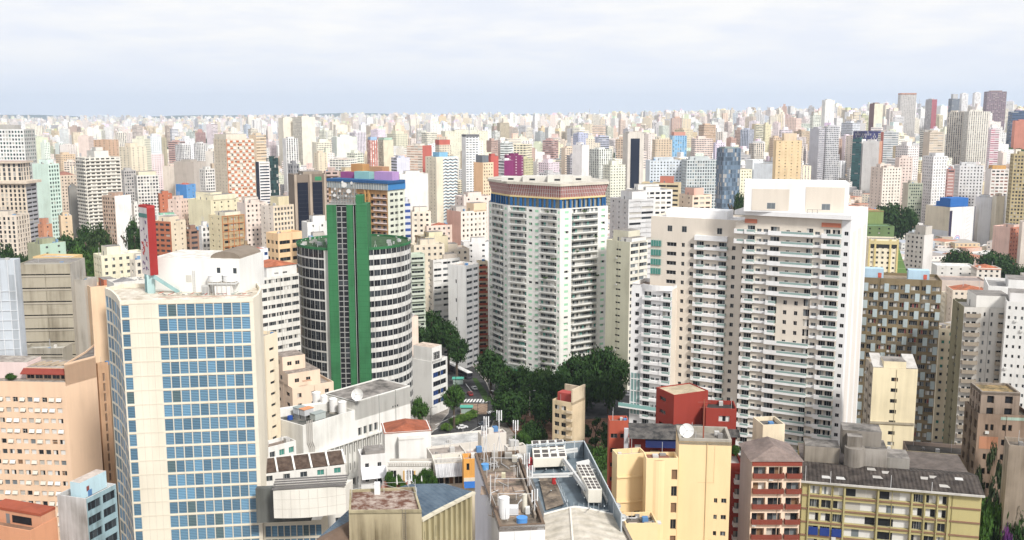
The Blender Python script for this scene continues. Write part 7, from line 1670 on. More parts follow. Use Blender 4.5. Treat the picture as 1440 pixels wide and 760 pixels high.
 b = m(AB, 'beige block with red brown balcony rails behind the roof sign', (214, 240, 261), 312, 560, .9, (.72, .62, .47), ((.42, .15, .08), 'w', (.07, .07, .08)), 'n', tops=(('box', .1, .7, .3, .9, 3, (.7, .6, .46)),))
 m('brown_glass_block', 'narrow brown glazed block beside the gridded front', (260, 266, 280), 323, 570, 1.2, (.30, .18, .13), 'h', 'w', g=(.06, .06, .07))
 m(AB, 'narrow white block with blue grey windows beside the brown glazed block', (279, 283, 296), 318, 545, 1.2, (.72, .71, .69), 'n', 'q')
 m('glass_roof_shed', 'low building with pale metal and green glass roof above the roof sign', (214, 220, 248), 303, 640, 1.2, (.6, .6, .58), 'b', 'b', roof=(.5, .55, .52), tops=(('box', .6, .95, .2, .9, 2, (.25, .5, .36)),))
 # centre: the building with a blue rooftop band
 b = gbuild('blue_band_building', 'apartment building with blue rooftop band, purple and teal roof houses', 'apartment building', (462, 545, 569), 268, 480, .35, (.46, .27, .13), dict(cols=[(.05 + .095 * i, .125 + .095 * i) for i in range(10)], fl=3.05, wh=1.7, first=2.2, panes=['dm', 'dd', 'mc', 'dr', 'ml'], frame=(.55, .5, .46), depth=.6, bal=[(.03, .50, 1.0, 'rail', (.66, .58, .54), .9), (.78, .99, 1.0, 'rail', (.70, .58, .55), .9)]), dict(cols=[(.14, .34), (.42, .60), (.72, .90)], fl=3.05, wh=1.3, first=1.6, panes=['dd', 'md', 'dm'], frame=(.5, .5, .45)), (.36, .33, .3), wallR=(.66, .68, .58), grime=.3, fin=False)
 Lp, C, R, K = b.foot; e1, e2 = C - Lp, R - C; u, n, L = axes(Lp, C); blue = paint((.03, .10, .24), .4)
 b.mb('blue_band').obox(Vector((Lp.x, Lp.y, b.zt)) + n * .9, u * (L + .6), -n * 3, (0, 0, 3.2), paint((.30, .34, .36), .3), blue); b.mb('blue_cornice').obox(Vector((Lp.x, Lp.y, b.zt + 3.2)) + n * 1.4, e1 + u * 1.2, e2 * 1.04, (0, 0, 1.3), blue, blue); b.mb('blue_band').obox(Vector((C.x, C.y, b.zt)) + u * .62 + n * .3, e2 * 1.02, -u * .8, (0, 0, 3.2), paint((.05, .20, .45), .2))
 for i in range(24): p = Lp + u * (L * i / 24) + n * .95; b.mb('band_posts').obox(Vector((p.x, p.y, b.zt)), u * .25, n * .15, (0, 0, 3.1), paint((.55, .55, .5), .2))
 for f0, f1, g0, h, c in ((.70, .995, .3, 4.0, (.42, .27, .50)), (.33, .58, .4, 3.6, (.25, .46, .45)), (.20, .40, .65, 7.0, (.48, .26, .11)), (.5, .72, .7, 6, (.42, .24, .14)), (.06, .3, .5, 3, (.3, .08, .22))): p = Lp + e1 * f0 + e2 * g0; b.one('painted_roof_house').obox(Vector((p.x, p.y, b.zt + 4.5)), e1 * (f1 - f0), e2 * .4, (0, 0, h), paint(c, .25))
 for f in (.62, .68): p = Lp + u * (L * f) + n * .05; b.one('orange_pier').obox(Vector((p.x, p.y, 0)), u * 1.1, n * .6, (0, 0, b.zt), paint((.52, .30, .11), .3))
 b.finish()
 m(AB, 'thin blue and white striped block tucked behind the blue banded building', (566, 569, 577), 284, 520, 1, (.62, .64, .70), 'h', 'h', g=(.05, .10, .32))
 m(AB, 'cream block with two dark windows per floor right of the blue striped one', (575, 579, 606), 298, 560, 1.3, (.76, .69, .58), 'b', 'g', g=(.05, .05, .05), tops=(('box', .0, .6, .2, .9, 3, (.78, .7, .6)),))
 m('pink_houses', 'low pinkish cream houses with red vertical bars before the pink tower', (590, 600, 642), 318, 560, 1.6, (.74, .62, .54), 'n', 'g', roof=(.55, .38, .32), tops=(('hip', .5, .98, .1, .9, 2, (.45, .16, .1)),))
 m('olive_block', 'small olive cream block in front of the pink cream houses', (584, 598, 630), 334, 500, 1.1, (.52, .47, .34), 'n', 'b', wallR=(.66, .59, .42), tops=(('box', .4, .9, .2, .8, 3, (.7, .65, .45)),))
 m('terrace_houses', 'row of cream low flats with green railings behind the round wing', (576, 582, 625), 345, 480, 1.8, (.70, .62, .5), 'g', 'g', roof=(.5, .5, .44))
 m(TB, 'pink brick tower with a dark slit and white window bays', (628, 648, 684), 298, 560, 1.3, (.66, .42, .35), 'b', ((.76, .70, .62), 'g'), g=(.05, .045, .04), tops=(('box', .1, .5, .1, .5, 3, (.6, .56, .52)), ('box', .5, 1, .5, 1, 5, (.76, .58, .4))))
 m('pale_flats', 'wide pale pink flats under the peach block near the crowned tower', (640, 652, 690), 277, 620, 1.4, (.74, .64, .58), 'n', 'n', roof=(.62, .52, .46))
 # cream tower with pale blue zigzag
 b = m('zigzag_tower', 'cream tower whose front carries a pale blue zigzag pattern', (598, 613, 643), 221, 950, 1.4, (.74, .68, .54), 'n', ((.56, .70, .76), 'b'), fin=False, tops=(('box', .3, .9, .2, .6, 5, (.25, .5, .7)),))
 Lp, C, R, K = b.foot; u, n, L = axes(C, R); s0 = .32
 for j in range(20):
  z = b.zt - 2 - j * 3.0
  for i in range(6): f0, f1 = s0 + (1 - s0) * i / 6, s0 + (1 - s0) * (i + 1) / 6; d = 1.2 if i % 2 else -1.2; p, q = C + u * (L * f0) + n * .25, C + u * (L * f1) + n * .25; b.mb('zigzag').bar(Vector((p.x, p.y, z + d / 2)), Vector((q.x, q.y, z - d / 2)), .5, paint((.76, .75, .7), .1), 1.0); b.mb('zigzag').bar(Vector((p.x, p.y, z + d / 2 - 1)), Vector((q.x, q.y, z - d / 2 - 1)), .4, paint((.1, .1, .12), .1), .6)
 p = C + n * .3; b.mb('cream_side').obox(Vector((p.x, p.y, 0)), u * (L * s0), n * .1, (0, 0, b.zt), paint((.74, .68, .54), .3)); b.finish()
 m(TB, 'narrow tower with red and white vertical stripes and a blue cap', (516, 520, 531), 197, 1480, 1.2, (.46, .14, .11), 'v', ((.5, .16, .12), 'v', (.7, .66, .62)), g=(.7, .66, .62), tops=(('box', .1, 1, .1, .9, 5, (.35, .5, .7)),))
 m(TB, 'cream tower joined to the red and white striped one', (530, 539, 553), 197, 1500, 1, (.72, .65, .5), 'v', 'b', tops=(('box', .1, 1, .1, .9, 4, (.45, .62, .5)),))
 m(AB, 'lilac white block with dark window slits behind the purple roof house', (550, 558, 576), 222, 1150, 1.2, (.62, .62, .70), 'h', 'b')
 m(AB, 'cream slab with a red side stripe left of the zigzag tower', (572, 594, 607), 205, 1300, .8, (.78, .71, .62), 'h', ((.50, .14, .11), 'b'), g=(.6, .4, .3))
 m('white_hall', 'low white curved hall behind the purple roof house', (556, 562, 602), 245, 900, 1.6, (.74, .72, .68), 'b', 'b', roof=(.7, .66, .6))
 m('screen_wall_block', 'very wide pale cream block with patterned lattice front', (620, 626, 686), 185, 1900, 1.8, (.74, .72, .58), 'b', 'g', g=(.62, .60, .46))
 m(TB, 'slim white tower with black crown openings before the lattice fronted block', (649, 655, 674), 192, 1230, 1.3, (.78, .78, .77), 'b', 'w', g=(.2, .22, .24), tops=(('box', 0, 1, 0, 1, 3, (.15, .15, .16)),))
 m(OB, 'plain peach block with a red side slab left of the crowned tower', (666, 679, 694), 229, 900, 1, (.76, .50, .30), 'b', ((.74, .60, .42), 'g'), tops=(('box', 0, .7, .2, .8, 7, (.18, .2, .22)),))
 m('red_slab', 'thin red slab standing right behind the plain peach block', (683, 690, 701), 220, 930, 1, (.50, .12, .10), 'b', 'b')
 m('magenta_block', 'white banded block with a dark magenta end wall', (700, 709, 722), 226, 1090, 1, (.74, .72, .72), 'h', ((.22, .03, .13), 'b'), g=(.06, .05, .08))
 m('magenta_slab', 'dark magenta slab beside the white banded block', (709, 713, 736), 219, 1110, 1.4, (.20, .03, .11), 'b', 'n', g=(.5, .4, .44))
 m('red_roof_tower', 'cream block with red stepped top and a sky blue band', (612, 618, 634), 204, 1250, 1.2, (.70, .62, .5), 'g', 'g', tops=(('box', 0, .95, 0, .95, 7, (.52, .14, .11)),))
 # white slabs by the avenue
 gbuild('white_office_slab', 'white slab with stacked window bands and a windowless end by the avenue', 'apartment building', (595, 609, 647), 366, 480, 1.6, (.66, .63, .58), dict(cols=[(.60, .80)], fl=3.0, wh=.8, first=4, panes=['d'], frame=(.4, .4, .4)), W(3, .8, 3.0, 1.2, 1.4, panes=['mm', 'dm', 'll', 'ww', 'dd'], frame=(.6, .6, .6)), (.62, .58, .52), wallR=(.72, .71, .69), tops=[('box', .3, .95, .4, .9, 3, (.5, .44, .38))])
 gbuild('grey_fronted_slab', 'white slab with blank left wall and grey panelled front by dark trees', 'apartment building', (630, 655, 673), 374, 458, 1.0, (.74, .73, .71), dict(cols=[(.40, .48)], fl=9, wh=1.8, first=7, panes=['d'], frame=(.4, .4, .4)), dict(cols=[(.06, .5), (.6, .94)], fl=3.0, wh=1.3, first=1.8, panes=['mm', 'dm', 'dd', 'lm'], frame=(.5, .5, .5)), (.56, .48, .42), wallR=(.40, .40, .41))
 gbuild('red_balcony_block', 'narrow cream block with red balconies left of the crowned tower', 'apartment building', (670, 673, 686), 368, 475, 1.0, (.70, .60, .44), None, dict(cols=[(.1, .8)], fl=3.0, wh=1.7, first=1.5, panes=['dm', 'dr'], frame=(.5, .4, .35), bal=[(.05, .95, .8, 'solid', (.40, .09, .05), .9)]), (.5, .45, .4))
 gbuild('green_flats', 'narrow block with greenish balconies between the round wing and white slabs', 'apartment building', (572, 577, 597), 358, 452, 1.2, (.50, .56, .46), None, dict(cols=[(.08, .9)], fl=3.1, wh=1.6, first=1.6, panes=['dmdd', 'ddmd', 'mdcd'], frame=(.4, .45, .4), bal=[(.02, .98, 1.0, 'solid', (.52, .56, .48), .8)]), (.4, .5, .44))
 m('white_low_block', 'low white flat roofed block left of the crowned tower waist', (648, 652, 690), 341, 525, 1.7, (.78, .77, .76), 'n', 'n', tops=(('box', .5, .9, .3, .8, 3, (.76, .75, .74)),))
 m('low_cream_flats', 'low cream flats behind the white slabs with a water drum', (596, 604, 660), 352, 505, 1.6, (.68, .60, .5), 'n', 'g', roof=(.46, .4, .35))
 # right of the crowned tower
 m(TB, 'grey white tower with horizontal blinds and a dark balcony seam', (858, 884, 920), 281, 560, 1.0, (.58, .57, .56), 'n', ((.60, .60, .60), 'h'), g=(.5, .5, .5), tops=(('box', .3, .9, .2, .8, 5, (.72, .71, .70)),))
 m('white_flats', 'white stepped flats rising behind the grey white tower', (880, 896, 946), 268, 600, 1.4, (.76, .74, .70), 'n', 'w', tops=BOX2)
 b = gbuild('cream_green_slab', 'pale olive slab with slit windows and a glazed strip front', 'apartment building', (853, 886, 911), 341, 420, .9, (.62, .60, .46), dict(cols=[(.42, .62)], fl=2.9, wh=.75, first=3.4, panes=['d'], frame=(.4, .38, .3)), dict(cols=[(.05, .48), (.54, .97)], fl=2.9, wh=1.55, first=.9, panes=['mlm', 'dml', 'llw', 'mwl'], frame=(.7, .68, .62), depth=.3), (.40, .38, .33), wallR=(.72, .69, .60), grime=.25, fin=False)
 rooftop(b, 'box', .05, .7, .3, .95, 5.0, (.62, .59, .47)); rooftop(b, 'box', .55, 1.0, .1, .9, 2.4, (.74, .72, .68)); b.finish()
 b = m(OB, 'cream block with long dark window bands and a red roof tank', (902, 955, 958), 258, 640, .4, (.62, .52, .34), ((.64, .54, .36), 'h'), 'b', g=(.03, .03, .035), roof=(.5, .42, .3), tops=(('box', .48, .82, .2, .8, 5, (.50, .19, .14)),))
 m(AB, 'pinkish cream block with angled bays right of the dark banded office', (955, 974, 1001), 275, 600, 1.0, (.74, .61, .48), 'n', 'w', g=(.10, .08, .07), tops=(('box', .3, .95, .1, .6, 5, (.70, .44, .36)),))
 m(TB, 'wide pale grey block with rows of small windows, left of the dark glass tower', (908, 914, 960), 226, 1000, 1.8, (.62, .67, .71), 'b', 'g', tops=BOX2)
 m(TB, 'pale green grey block with dense windows touching the dark glass tower', (958, 966, 1010), 225, 985, 1.6, (.56, .60, .60), 'q', 'q', g=(.10, .14, .15), tops=BOX2)
 m('dark_glass_tower', 'dark blue grey glass tower with a flat top and pale floor glints', (1008, 1018, 1042), 209, 850, 1.5, (.13, .17, .22), 'd', 'd', g=BLUEG, fl=3.2, tops=(('box', .1, .9, .1, .9, 2, (.3, .36, .34)),))
 b = m('black_glass_tower', 'tower of black glass framed by broad cream piers', (876, 883, 906), 188, 1200, 1.5, (.62, .58, .52), 'b', 'b', fin=False, tops=(('box', .1, .9, .1, .9, 3, (.6, .56, .5)),))
 Lp, C, R, K = b.foot; u, n, L = axes(C, R); p = C + u * (L * .18) + n * .05; b.mb('black_glazing').obox(Vector((p.x, p.y, 5)), u * (L * .55), n * .2, (0, 0, b.zt - 11), glass((.012, .018, .035), .1)); b.finish()
 m('light_blue_block', 'sky blue painted tower with a rounded reddish top', (942, 946, 966), 191, 1480, 1.3, (.28, .48, .66), 'v', 'v', g=(.16, .34, .56), tops=(('box', .1, .95, .1, .9, 6, (.56, .28, .22)),))
 m(TB, 'yellow ochre tower with a louvred centre strip above the twin white towers', (1088, 1092, 1128), 198, 1000, 1.7, (.74, .57, .35), 'b', ((.74, .57, .35), 'n', (.5, .38, .2)), tops=(('box', .15, .9, .3, .8, 8, (.72, .58, .42)),))
 m(TB, 'tallest slim white tower with a pale rounded top on the right skyline', (1156, 1161, 1174), 141, 2150, 1.3, (.76, .75, .72), 'b', 'n', g=(.5, .5, .5))
 m(TB, 'left of two pale grey towers with window grids below the slim white tower', (1139, 1152, 1160), 181, 1480, .8, (.52, .51, .54), 'b', 'q')
 m(TB, 'right of two pale grey towers with window grids below the slim white tower', (1159, 1163, 1181), 178, 1500, 1.3, (.60, .60, .62), 'q', 'q')
 m('netted_site', 'building site wrapped in dark navy netting on the right skyline', (1200, 1216, 1241), 185, 1600, 1.2, (.055, .05, .15), 'd', 'd', g=(.03, .03, .11), tops=())
 m(OB, 'teal glass office with white end below the navy netting', (1199, 1212, 1218), 196, 1400, .6, (.05, .13, .14), 'h', ((.74, .74, .73), 'b'), g=TEAL)
 m('blank_white_block', 'blank pale wall block with a terracotta side right of the teal office', (1214, 1237, 1241), 199, 1380, .6, (.70, .68, .66), 'b', ((.55, .3, .2), 'b'))
 m(OB, 'grey striped office with a red left edge right of the navy netting', (1239, 1243, 1264), 186, 1500, 1.4, (.58, .58, .58), ((.5, .16, .12), 'b'), 'h', g=(.2, .24, .26))
 m(TB, 'tall grey tower with jagged orange top on the right skyline', (1263, 1267, 1289), 133, 2600, 1.3, (.60, .57, .54), 'q', 'w', g=(.3, .3, .3), tops=(('box', 0, 1, 0, 1, 4, (.5, .26, .18)),))
 m(TB, 'tall dark purple brown tower at the right end of the skyline', (1384, 1389, 1416), 129, 2300, 1.4, (.26, .19, .21), 'w', ((.30, .23, .25), 'w'), g=(.10, .09, .12), tops=(('box', .2, .8, .2, .8, 3, (.3, .22, .2)),))
 m(TB, 'left of two thin white twin towers at the right skyline', (1350, 1353, 1362), 132, 2500, 1.2, (.78, .77, .76), 'b', 'v', g=(.55, .55, .56))
 m(TB, 'right of two thin white twin towers at the right skyline', (1368, 1371, 1380), 131, 2520, 1.2, (.78, .77, .76), 'b', 'v', g=(.55, .55, .56))
 m(TB, 'dark grey tower with a light stepped top left of the thin white twins', (1334, 1339, 1350), 139, 2480, 1, (.22, .24, .27), 'd', 'q', g=(.12, .14, .17), tops=(('box', .2, .8, .2, .8, 12, (.5, .5, .5)),))
 m(TB, 'red brown edged tower on the ridge left of the dark grey tower', (1302, 1311, 1318), 140, 2700, .9, (.66, .62, .62), 'v', ((.36, .12, .14), 'b'))
 m(TB, 'cream tower with a dark brown left face under the jagged topped tower', (1223, 1230, 1242), 146, 2350, 1.2, (.22, .13, .12), 'b', ((.72, .68, .54), 'b'))
 b = m(TB, 'left wing of the broad cream twin towers with balcony stacks on the right', (1333, 1357, 1362), 158, 1700, .6, (.62, .56, .48), 'v', 'v', tops=BOX2)
 b = m(TB, 'right wing of the broad cream twin towers with balcony stacks on the right', (1355, 1363, 1392), 157, 1680, 1.5, (.74, .70, .62), 'v', 'v', g=(.2, .19, .18), tops=BOX2)
 m('blue_glass_office', 'dark blue banded office beside a red roofed hall at the right edge', (1418, 1424, 1450), 157, 2100, 1.3, (.10, .14, .22), 'h', 'h', g=(.03, .05, .10))
 m('red_hall', 'red roofed hall above the green slope at the right edge', (1424, 1428, 1455), 170, 1900, 1.4, (.58, .24, .17), 'b', 'b', roof=(.5, .16, .1))
 m(AB, 'pinkish striped block right of the broad cream twin towers', (1390, 1394, 1406), 182, 1500, 1.2, (.70, .60, .62), 'g', 'h', g=(.35, .12, .16))
 m(TB, 'white slab with grey balcony seam and dotted right face', (1298, 1313, 1333), 220, 1000, 1.2, (.70, .69, .69), 'g', ((.78, .77, .76), 'g'), g=(.16, .16, .17), tops=(('box', .3, .9, .2, .8, 4, (.78, .77, .76)),))
 m(AB, 'pale brick tower with fine horizontal bands under the cream twin towers', (1299, 1308, 1327), 186, 1350, 1.3, (.60, .52, .43), 'b', 'h', g=(.42, .36, .28))
 m(AB, 'pinkish white flats with small dark windows left of the dotted slab', (1225, 1242, 1268), 236, 960, 1.1, (.72, .62, .55), 'n', ((.76, .70, .62), 'g'), tops=BOX2)
 m(AB, 'pale pink flats with rows of small openings below the grey striped office', (1259, 1265, 1284), 222, 1010, 1.3, (.74, .62, .56), 'n', 'g', g=(.22, .17, .16))
 m(AB, 'dull olive green paned block between the pink flats and the dotted slab', (1270, 1278, 1298), 258, 980, 1.2, (.60, .57, .48), 'b', ((.40, .44, .34), 'q'))
 m(AB, 'red brown and white striped block right of the dotted slab', (1331, 1333, 1343), 238, 930, 1, (.50, .28, .25), 'h', 'h', g=(.7, .6, .56))
 m(AB, 'grey white flats right of the red brown striped block', (1342, 1350, 1384), 233, 940, 1.5, (.66, .66, .66), 'g', 'g', tops=BOX2)
 m(AB, 'white block with red horizontal stripes and orange roof screen', (1386, 1394, 1426), 238, 900, 1.4, (.76, .72, .68), 'b', 'w', g=(.30, .16, .13), tops=(('box', .1, .8, .1, .7, 4, (.62, .36, .14)),))
 m(OB, 'olive tan gridded office at the right edge of the view', (1421, 1426, 1460), 217, 850, 1.5, (.46, .38, .22), 'q', 'q', g=(.10, .09, .08))
 m('tan_low_block', 'tan block with cream tower between the grey white flats and striped block', (1364, 1374, 1412), 262, 950, 1.3, (.62, .53, .36), 'g', 'b', tops=(('box', .5, .8, .2, .8, 5, (.76, .68, .5)),))
 # big blank store with a blue cap
 b = m('windowless_store', 'big windowless cream and white store with a bright blue roof cap', (1302, 1336, 1372), 292, 860, 1.1, (.72, .64, .50), 'b', ((.74, .73, .72), 'b'), fin=False, tops=(), roof=(.04, .16, .45))
 Lp, C, R, K = b.foot; u, n, L = axes(C, R); uL, nL, LL = axes(Lp, C); blue = paint((.03, .14, .42), .15)
 b.mb('blue_cap').obox(Vector((Lp.x, Lp.y, b.zt + .1)) + uL * (LL * .35) - nL * 2, uL * (LL * .6), -nL * 14, (0, 0, 4), blue); b.mb('blue_cap').obox(Vector((C.x, C.y, b.zt + .1)) + u * 1.5 - n * 1.5, u * (L * .7), -n * 12, (0, 0, 7.5), blue)
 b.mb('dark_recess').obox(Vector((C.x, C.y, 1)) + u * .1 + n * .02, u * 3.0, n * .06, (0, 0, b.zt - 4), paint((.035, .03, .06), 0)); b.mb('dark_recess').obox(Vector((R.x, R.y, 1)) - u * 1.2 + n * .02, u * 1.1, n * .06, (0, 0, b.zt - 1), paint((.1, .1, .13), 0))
 zm0 = aty(1318, 327, C.y).z; p = Lp + uL * (LL * .1) + nL * .05; b.mb('pale_base').obox(Vector((p.x, p.y, 1)), uL * (LL * .88), nL * .03, (0, 0, zm0), paint((.70, .71, .74), .2))
 zm = aty(1345, 337, C.y).z
 for dx, c in ((.16, (.08, .36, .50)), (.36, (.52, .47, .28))): p = Lp + uL * (LL * (.14 + dx)) + nL * .1; b.one('wall_emblem').obox(Vector((p.x, p.y, zm - 1.6)), uL * 3.2, nL * .05, (0, 0, 3.2), paint(c, .2)); b.one('wall_emblem').obox(Vector((p.x, p.y, zm - .7)) + uL * .8 + nL * .06, uL * 1.5, nL * .04, (0, 0, 1.2), paint((.7, .72, .74), .1))
 o = C + u * (L * .36) + n * .08; rg = MB()
 for r0, c in ((3.2, (.45, .16, .42)), (2.6, (.74, .73, .72)), (2.0, (.15, .30, .62)), (1.1, (.74, .73, .72))):
  rg.poly([Vector((o.x, o.y, zm)) + n * (.02 * (4 - r0)) + u * (r0 * cos(i * pi / 10)) + UP * (r0 * sin(i * pi / 10)) for i in range(20)], paint(c, .05))
 b.parts['round_emblem'] = rg
 for k in range(9): p = C + u * (L * .66) + n * .05; b.one('relief_stripe').bar(Vector((p.x, p.y, zm - 3 + k * 3.4)), Vector(((p + u * (L * .16)).x, (p + u * (L * .16)).y, zm - 1 + k * 3.4)), .25, paint((.62, .61, .60), .1), .7)
 b.finish()
 m('white_panel_block', 'plain white panelled block right of the blue capped store', (1372, 1378, 1399), 278, 880, 1.3, (.76, .76, .78), 'b', 'b')
 m('cream_panel_block', 'plain cream block with a red topped edge behind the pink block', (1396, 1402, 1413), 276, 870, 1, (.74, .67, .54), 'b', 'b', roof=(.5, .2, .15))
 m('white_edge_block', 'plain white block at the right edge behind the terracotta wall', (1410, 1416, 1470), 275, 890, 1.6, (.78, .77, .75), 'n', 'n')
 m('pink_block', 'pale pink block with a terracotta balconied side at the right edge', (1397, 1421, 1438), 320, 730, .9, (.76, .54, .46), 'b', ((.52, .22, .15), 'g', (.2, .09, .07)), roof=(.56, .34, .27), tops=(('box', .3, .9, .4, .9, 2.4, (.66, .5, .42)),))
 m('cream_edge_block', 'cream block cut by the right edge beside the terracotta side', (1434, 1438, 1470), 312, 715, 1.4, (.74, .66, .58), 'n', 'n')
 b = m('frame_front_block', 'cream block with yellow piers and green mesh sloping beside it', (1219, 1222, 1263), 336, 580, 1.4, (.74, .68, .52), 'b', 'g', fin=False, g=(.06, .06, .05), tops=())
 Lp, C, R, K = b.foot; u, n, L = axes(C, R)
 for f in (0, .2, .72, .97): p = C + u * (L * f); b.one('yellow_pier').obox(Vector((p.x, p.y, 0)), u * 1.0, n * .5, (0, 0, b.zt), paint((.58, .48, .22), .3))
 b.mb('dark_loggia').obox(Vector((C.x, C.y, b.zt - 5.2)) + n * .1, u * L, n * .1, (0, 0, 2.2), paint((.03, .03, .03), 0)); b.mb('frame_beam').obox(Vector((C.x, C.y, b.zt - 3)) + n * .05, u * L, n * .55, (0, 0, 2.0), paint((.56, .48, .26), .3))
 g0, g1 = R + u * .1, R + u * .1; gm = paint((.14, .24, .08), .4); tz = b.zt - 3
 b.mb('green_mesh').poly([Vector((R.x, R.y, tz)) + n * .3, Vector((R.x, R.y, 6)) + n * .3, Vector((R.x, R.y, 6)) + u * 13.8 + n * .3]
 if True else [], gm); b.mb('green_mesh').poly([Vector((R.x, R.y, tz)) + n * .3, Vector((R.x, R.y, 6)) + u * 13.8 + n * .3, Vector((R.x, R.y, 6)) + u * 13.8 - n * 9, Vector((R.x, R.y, tz)) - n * 7], gm)
 for k in range(8): z = 6 + (tz - 6) * k / 8; b.mb('mesh_lines').bar(Vector((R.x, R.y, z)) + n * .36, Vector((R.x, R.y, z)) + u * (13.8 * (1 - k / 8)) + n * .36, .12, paint((.4, .5, .25), 0))
 b.finish()
 m('green_wall_hall', 'green walled hall with an orange tiled roof behind the white tower', (1205, 1212, 1243), 296, 780, 1.4, (.20, .27, .10), 'b', 'b', roof=(.5, .24, .14), tops=(('hip', -.03, 1.03, -.03, 1.03, 2, (.52, .24, .15)),))
 m('green_court_house', 'dark green house with a pale court frame under the orange roofed hall', (1208, 1216, 1258), 318, 690, 1.4, (.14, .21, .09), 'b', 'n', roof=(.16, .26, .14), tops=())
 m(AB, 'grey white flats with rough upper part beside the green mesh', (1274, 1300, 1313), 331, 610, .8, (.60, .58, .53), 'g', ((.62, .60, .57), 'b'), roof=(.4, .37, .33), tops=(('box', .4, .95, .2, .9, 6, (.5, .47, .42)),))
 m('low_white_shed', 'long low white roofed shed right of the grey white flats', (1310, 1318, 1372), 374, 650, 1.8, (.70, .68, .64), 'b', 'n', roof=(.72, .71, .70), tops=())
 m('tiled_house', 'white house with bright orange tiled roof beside the long white shed', (1366, 1374, 1408), 377, 630, 1.3, (.70, .65, .58), 'g', 'g', roof=(.5, .2, .1), tops=(('hip', -.03, 1.03, -.03, 1.03, 2.2, (.55, .18, .09)),))
 m('dull_roof_shed', 'wide shed with a dull brown grey sheet roof below the tiled house', (1310, 1320, 1388), 394, 590, 1.7, (.58, .48, .42), 'b', 'b', roof=(.34, .29, .27), tops=())
 m('terracotta_house', 'house with crossed terracotta roofs above the olive and white tower', (1330, 1340, 1392), 408, 520, 1.4, (.66, .58, .48), 'n', 'g', roof=(.45, .17, .09), tops=(('hip', 0, .6, 0, 1, 2.2, (.50, .15, .07)), ('hip', .5, 1, .1, .9, 3, (.46, .16, .08))))
 m('cream_house', 'cream house with a white gabled front left of the terracotta roofs', (1324, 1330, 1358), 414, 530, 1.2, (.72, .66, .52), 'g', 'g', roof=(.6, .55, .48), tops=(('hip', 0, 1, 0, 1, 1.4, (.6, .56, .5)),))
 # buildings along the avenue
 b = gbuild('white_corner_building', 'white corner building with dark banded front by the avenue', 'office building', (578, 607, 629), 509, 384, 1.0, (.74, .73, .70), None, W(1, .84, 3.7, 2.1, 1.2, panes=['ddddd', 'dmddd', 'nndnd'], frame=(.3, .3, .32)), (.60, .50, .42), grime=.3, fin=False)
 Lp, C, R, K = b.foot; e1, e2 = C - Lp, R - C; p = Lp + e1 * .1 + e2 * .02; b.mb('upper_storey').obox(Vector((p.x, p.y, b.rz)), e1 * .9, e2 * .62, (0, 0, 6.5), paint((.74, .73, .70), .35), mottled('tanroof', (.4, .32, .26), (.66, .55, .46), .5))
 u, n, L = axes(C, R); q = C + e2 * .1 + n * .04; b.rep('window', win(L * .42, 3.2, 'dddd', (.35, .35, .35), .1, split=True), frame(u, n, (q.x, q.y, b.rz + 1.2)), 5); b.finish()
 gbuild('peach_side_wall', 'tall narrow peach building between the round wing and dark trees', 'building', (572, 578, 588), 446, 400, 1.0, (.78, .64, .54), None, None, (.5, .4, .35))
 b = gbuild('small_cream_flats', 'small cream four storey block with a red roof room among trees', 'apartment building', (777, 805, 823), 567, 330, 1.1, (.72, .58, .38), dict(cols=[(.10, .34), (.44, .68)], fl=3.0, wh=1.6, first=1.7, panes=['dw', 'wd', 'dm', 'dd'], frame=(.55, .5, .42)), None, (.30, .24, .2), grime=.5, wallR=(.70, .56, .38), fin=False)
 Lp, C, R, K = b.foot; e1, e2 = C - Lp, R - C; u, n, L = axes(Lp, C); p = Lp + e1 * .12 + e2 * .2
 b.mb('red_roof_room').obox(Vector((p.x, p.y, b.rz)), e1 * .74, e2 * .4, (0, 0, 3.3), paint((.38, .07, .06), .3)); b.mb('parapet_wall').obox(Vector((C.x, C.y, b.rz)), e2, -e1 * .06, (0, 0, 5.5), paint((.66, .55, .40), .6)); b.mb('parapet_wall').obox(Vector((K.x, K.y, b.rz)), -e2 * .5 * 0 + e1, e2 * -.08, (0, 0, 4.5), paint((.6, .5, .37), .6))
 for j in range(4): q = Lp + u * (L * .76); b.rep('balcony', balcony(L * .26, 1.0, (.70, .58, .42), .8, 'solid'), frame(u, n, (q.x, q.y, b.zt - 3.4 - 3 * j)), 2); q = Lp + u * (L * .80) + n * .03; b.rep('door', win(L * .14, 1.9, 'o', (.4, .3, .2)), frame(u, n, (q.x, q.y, b.zt - 3.3 - 3 * j)), 1)
 b.finish()
mids()
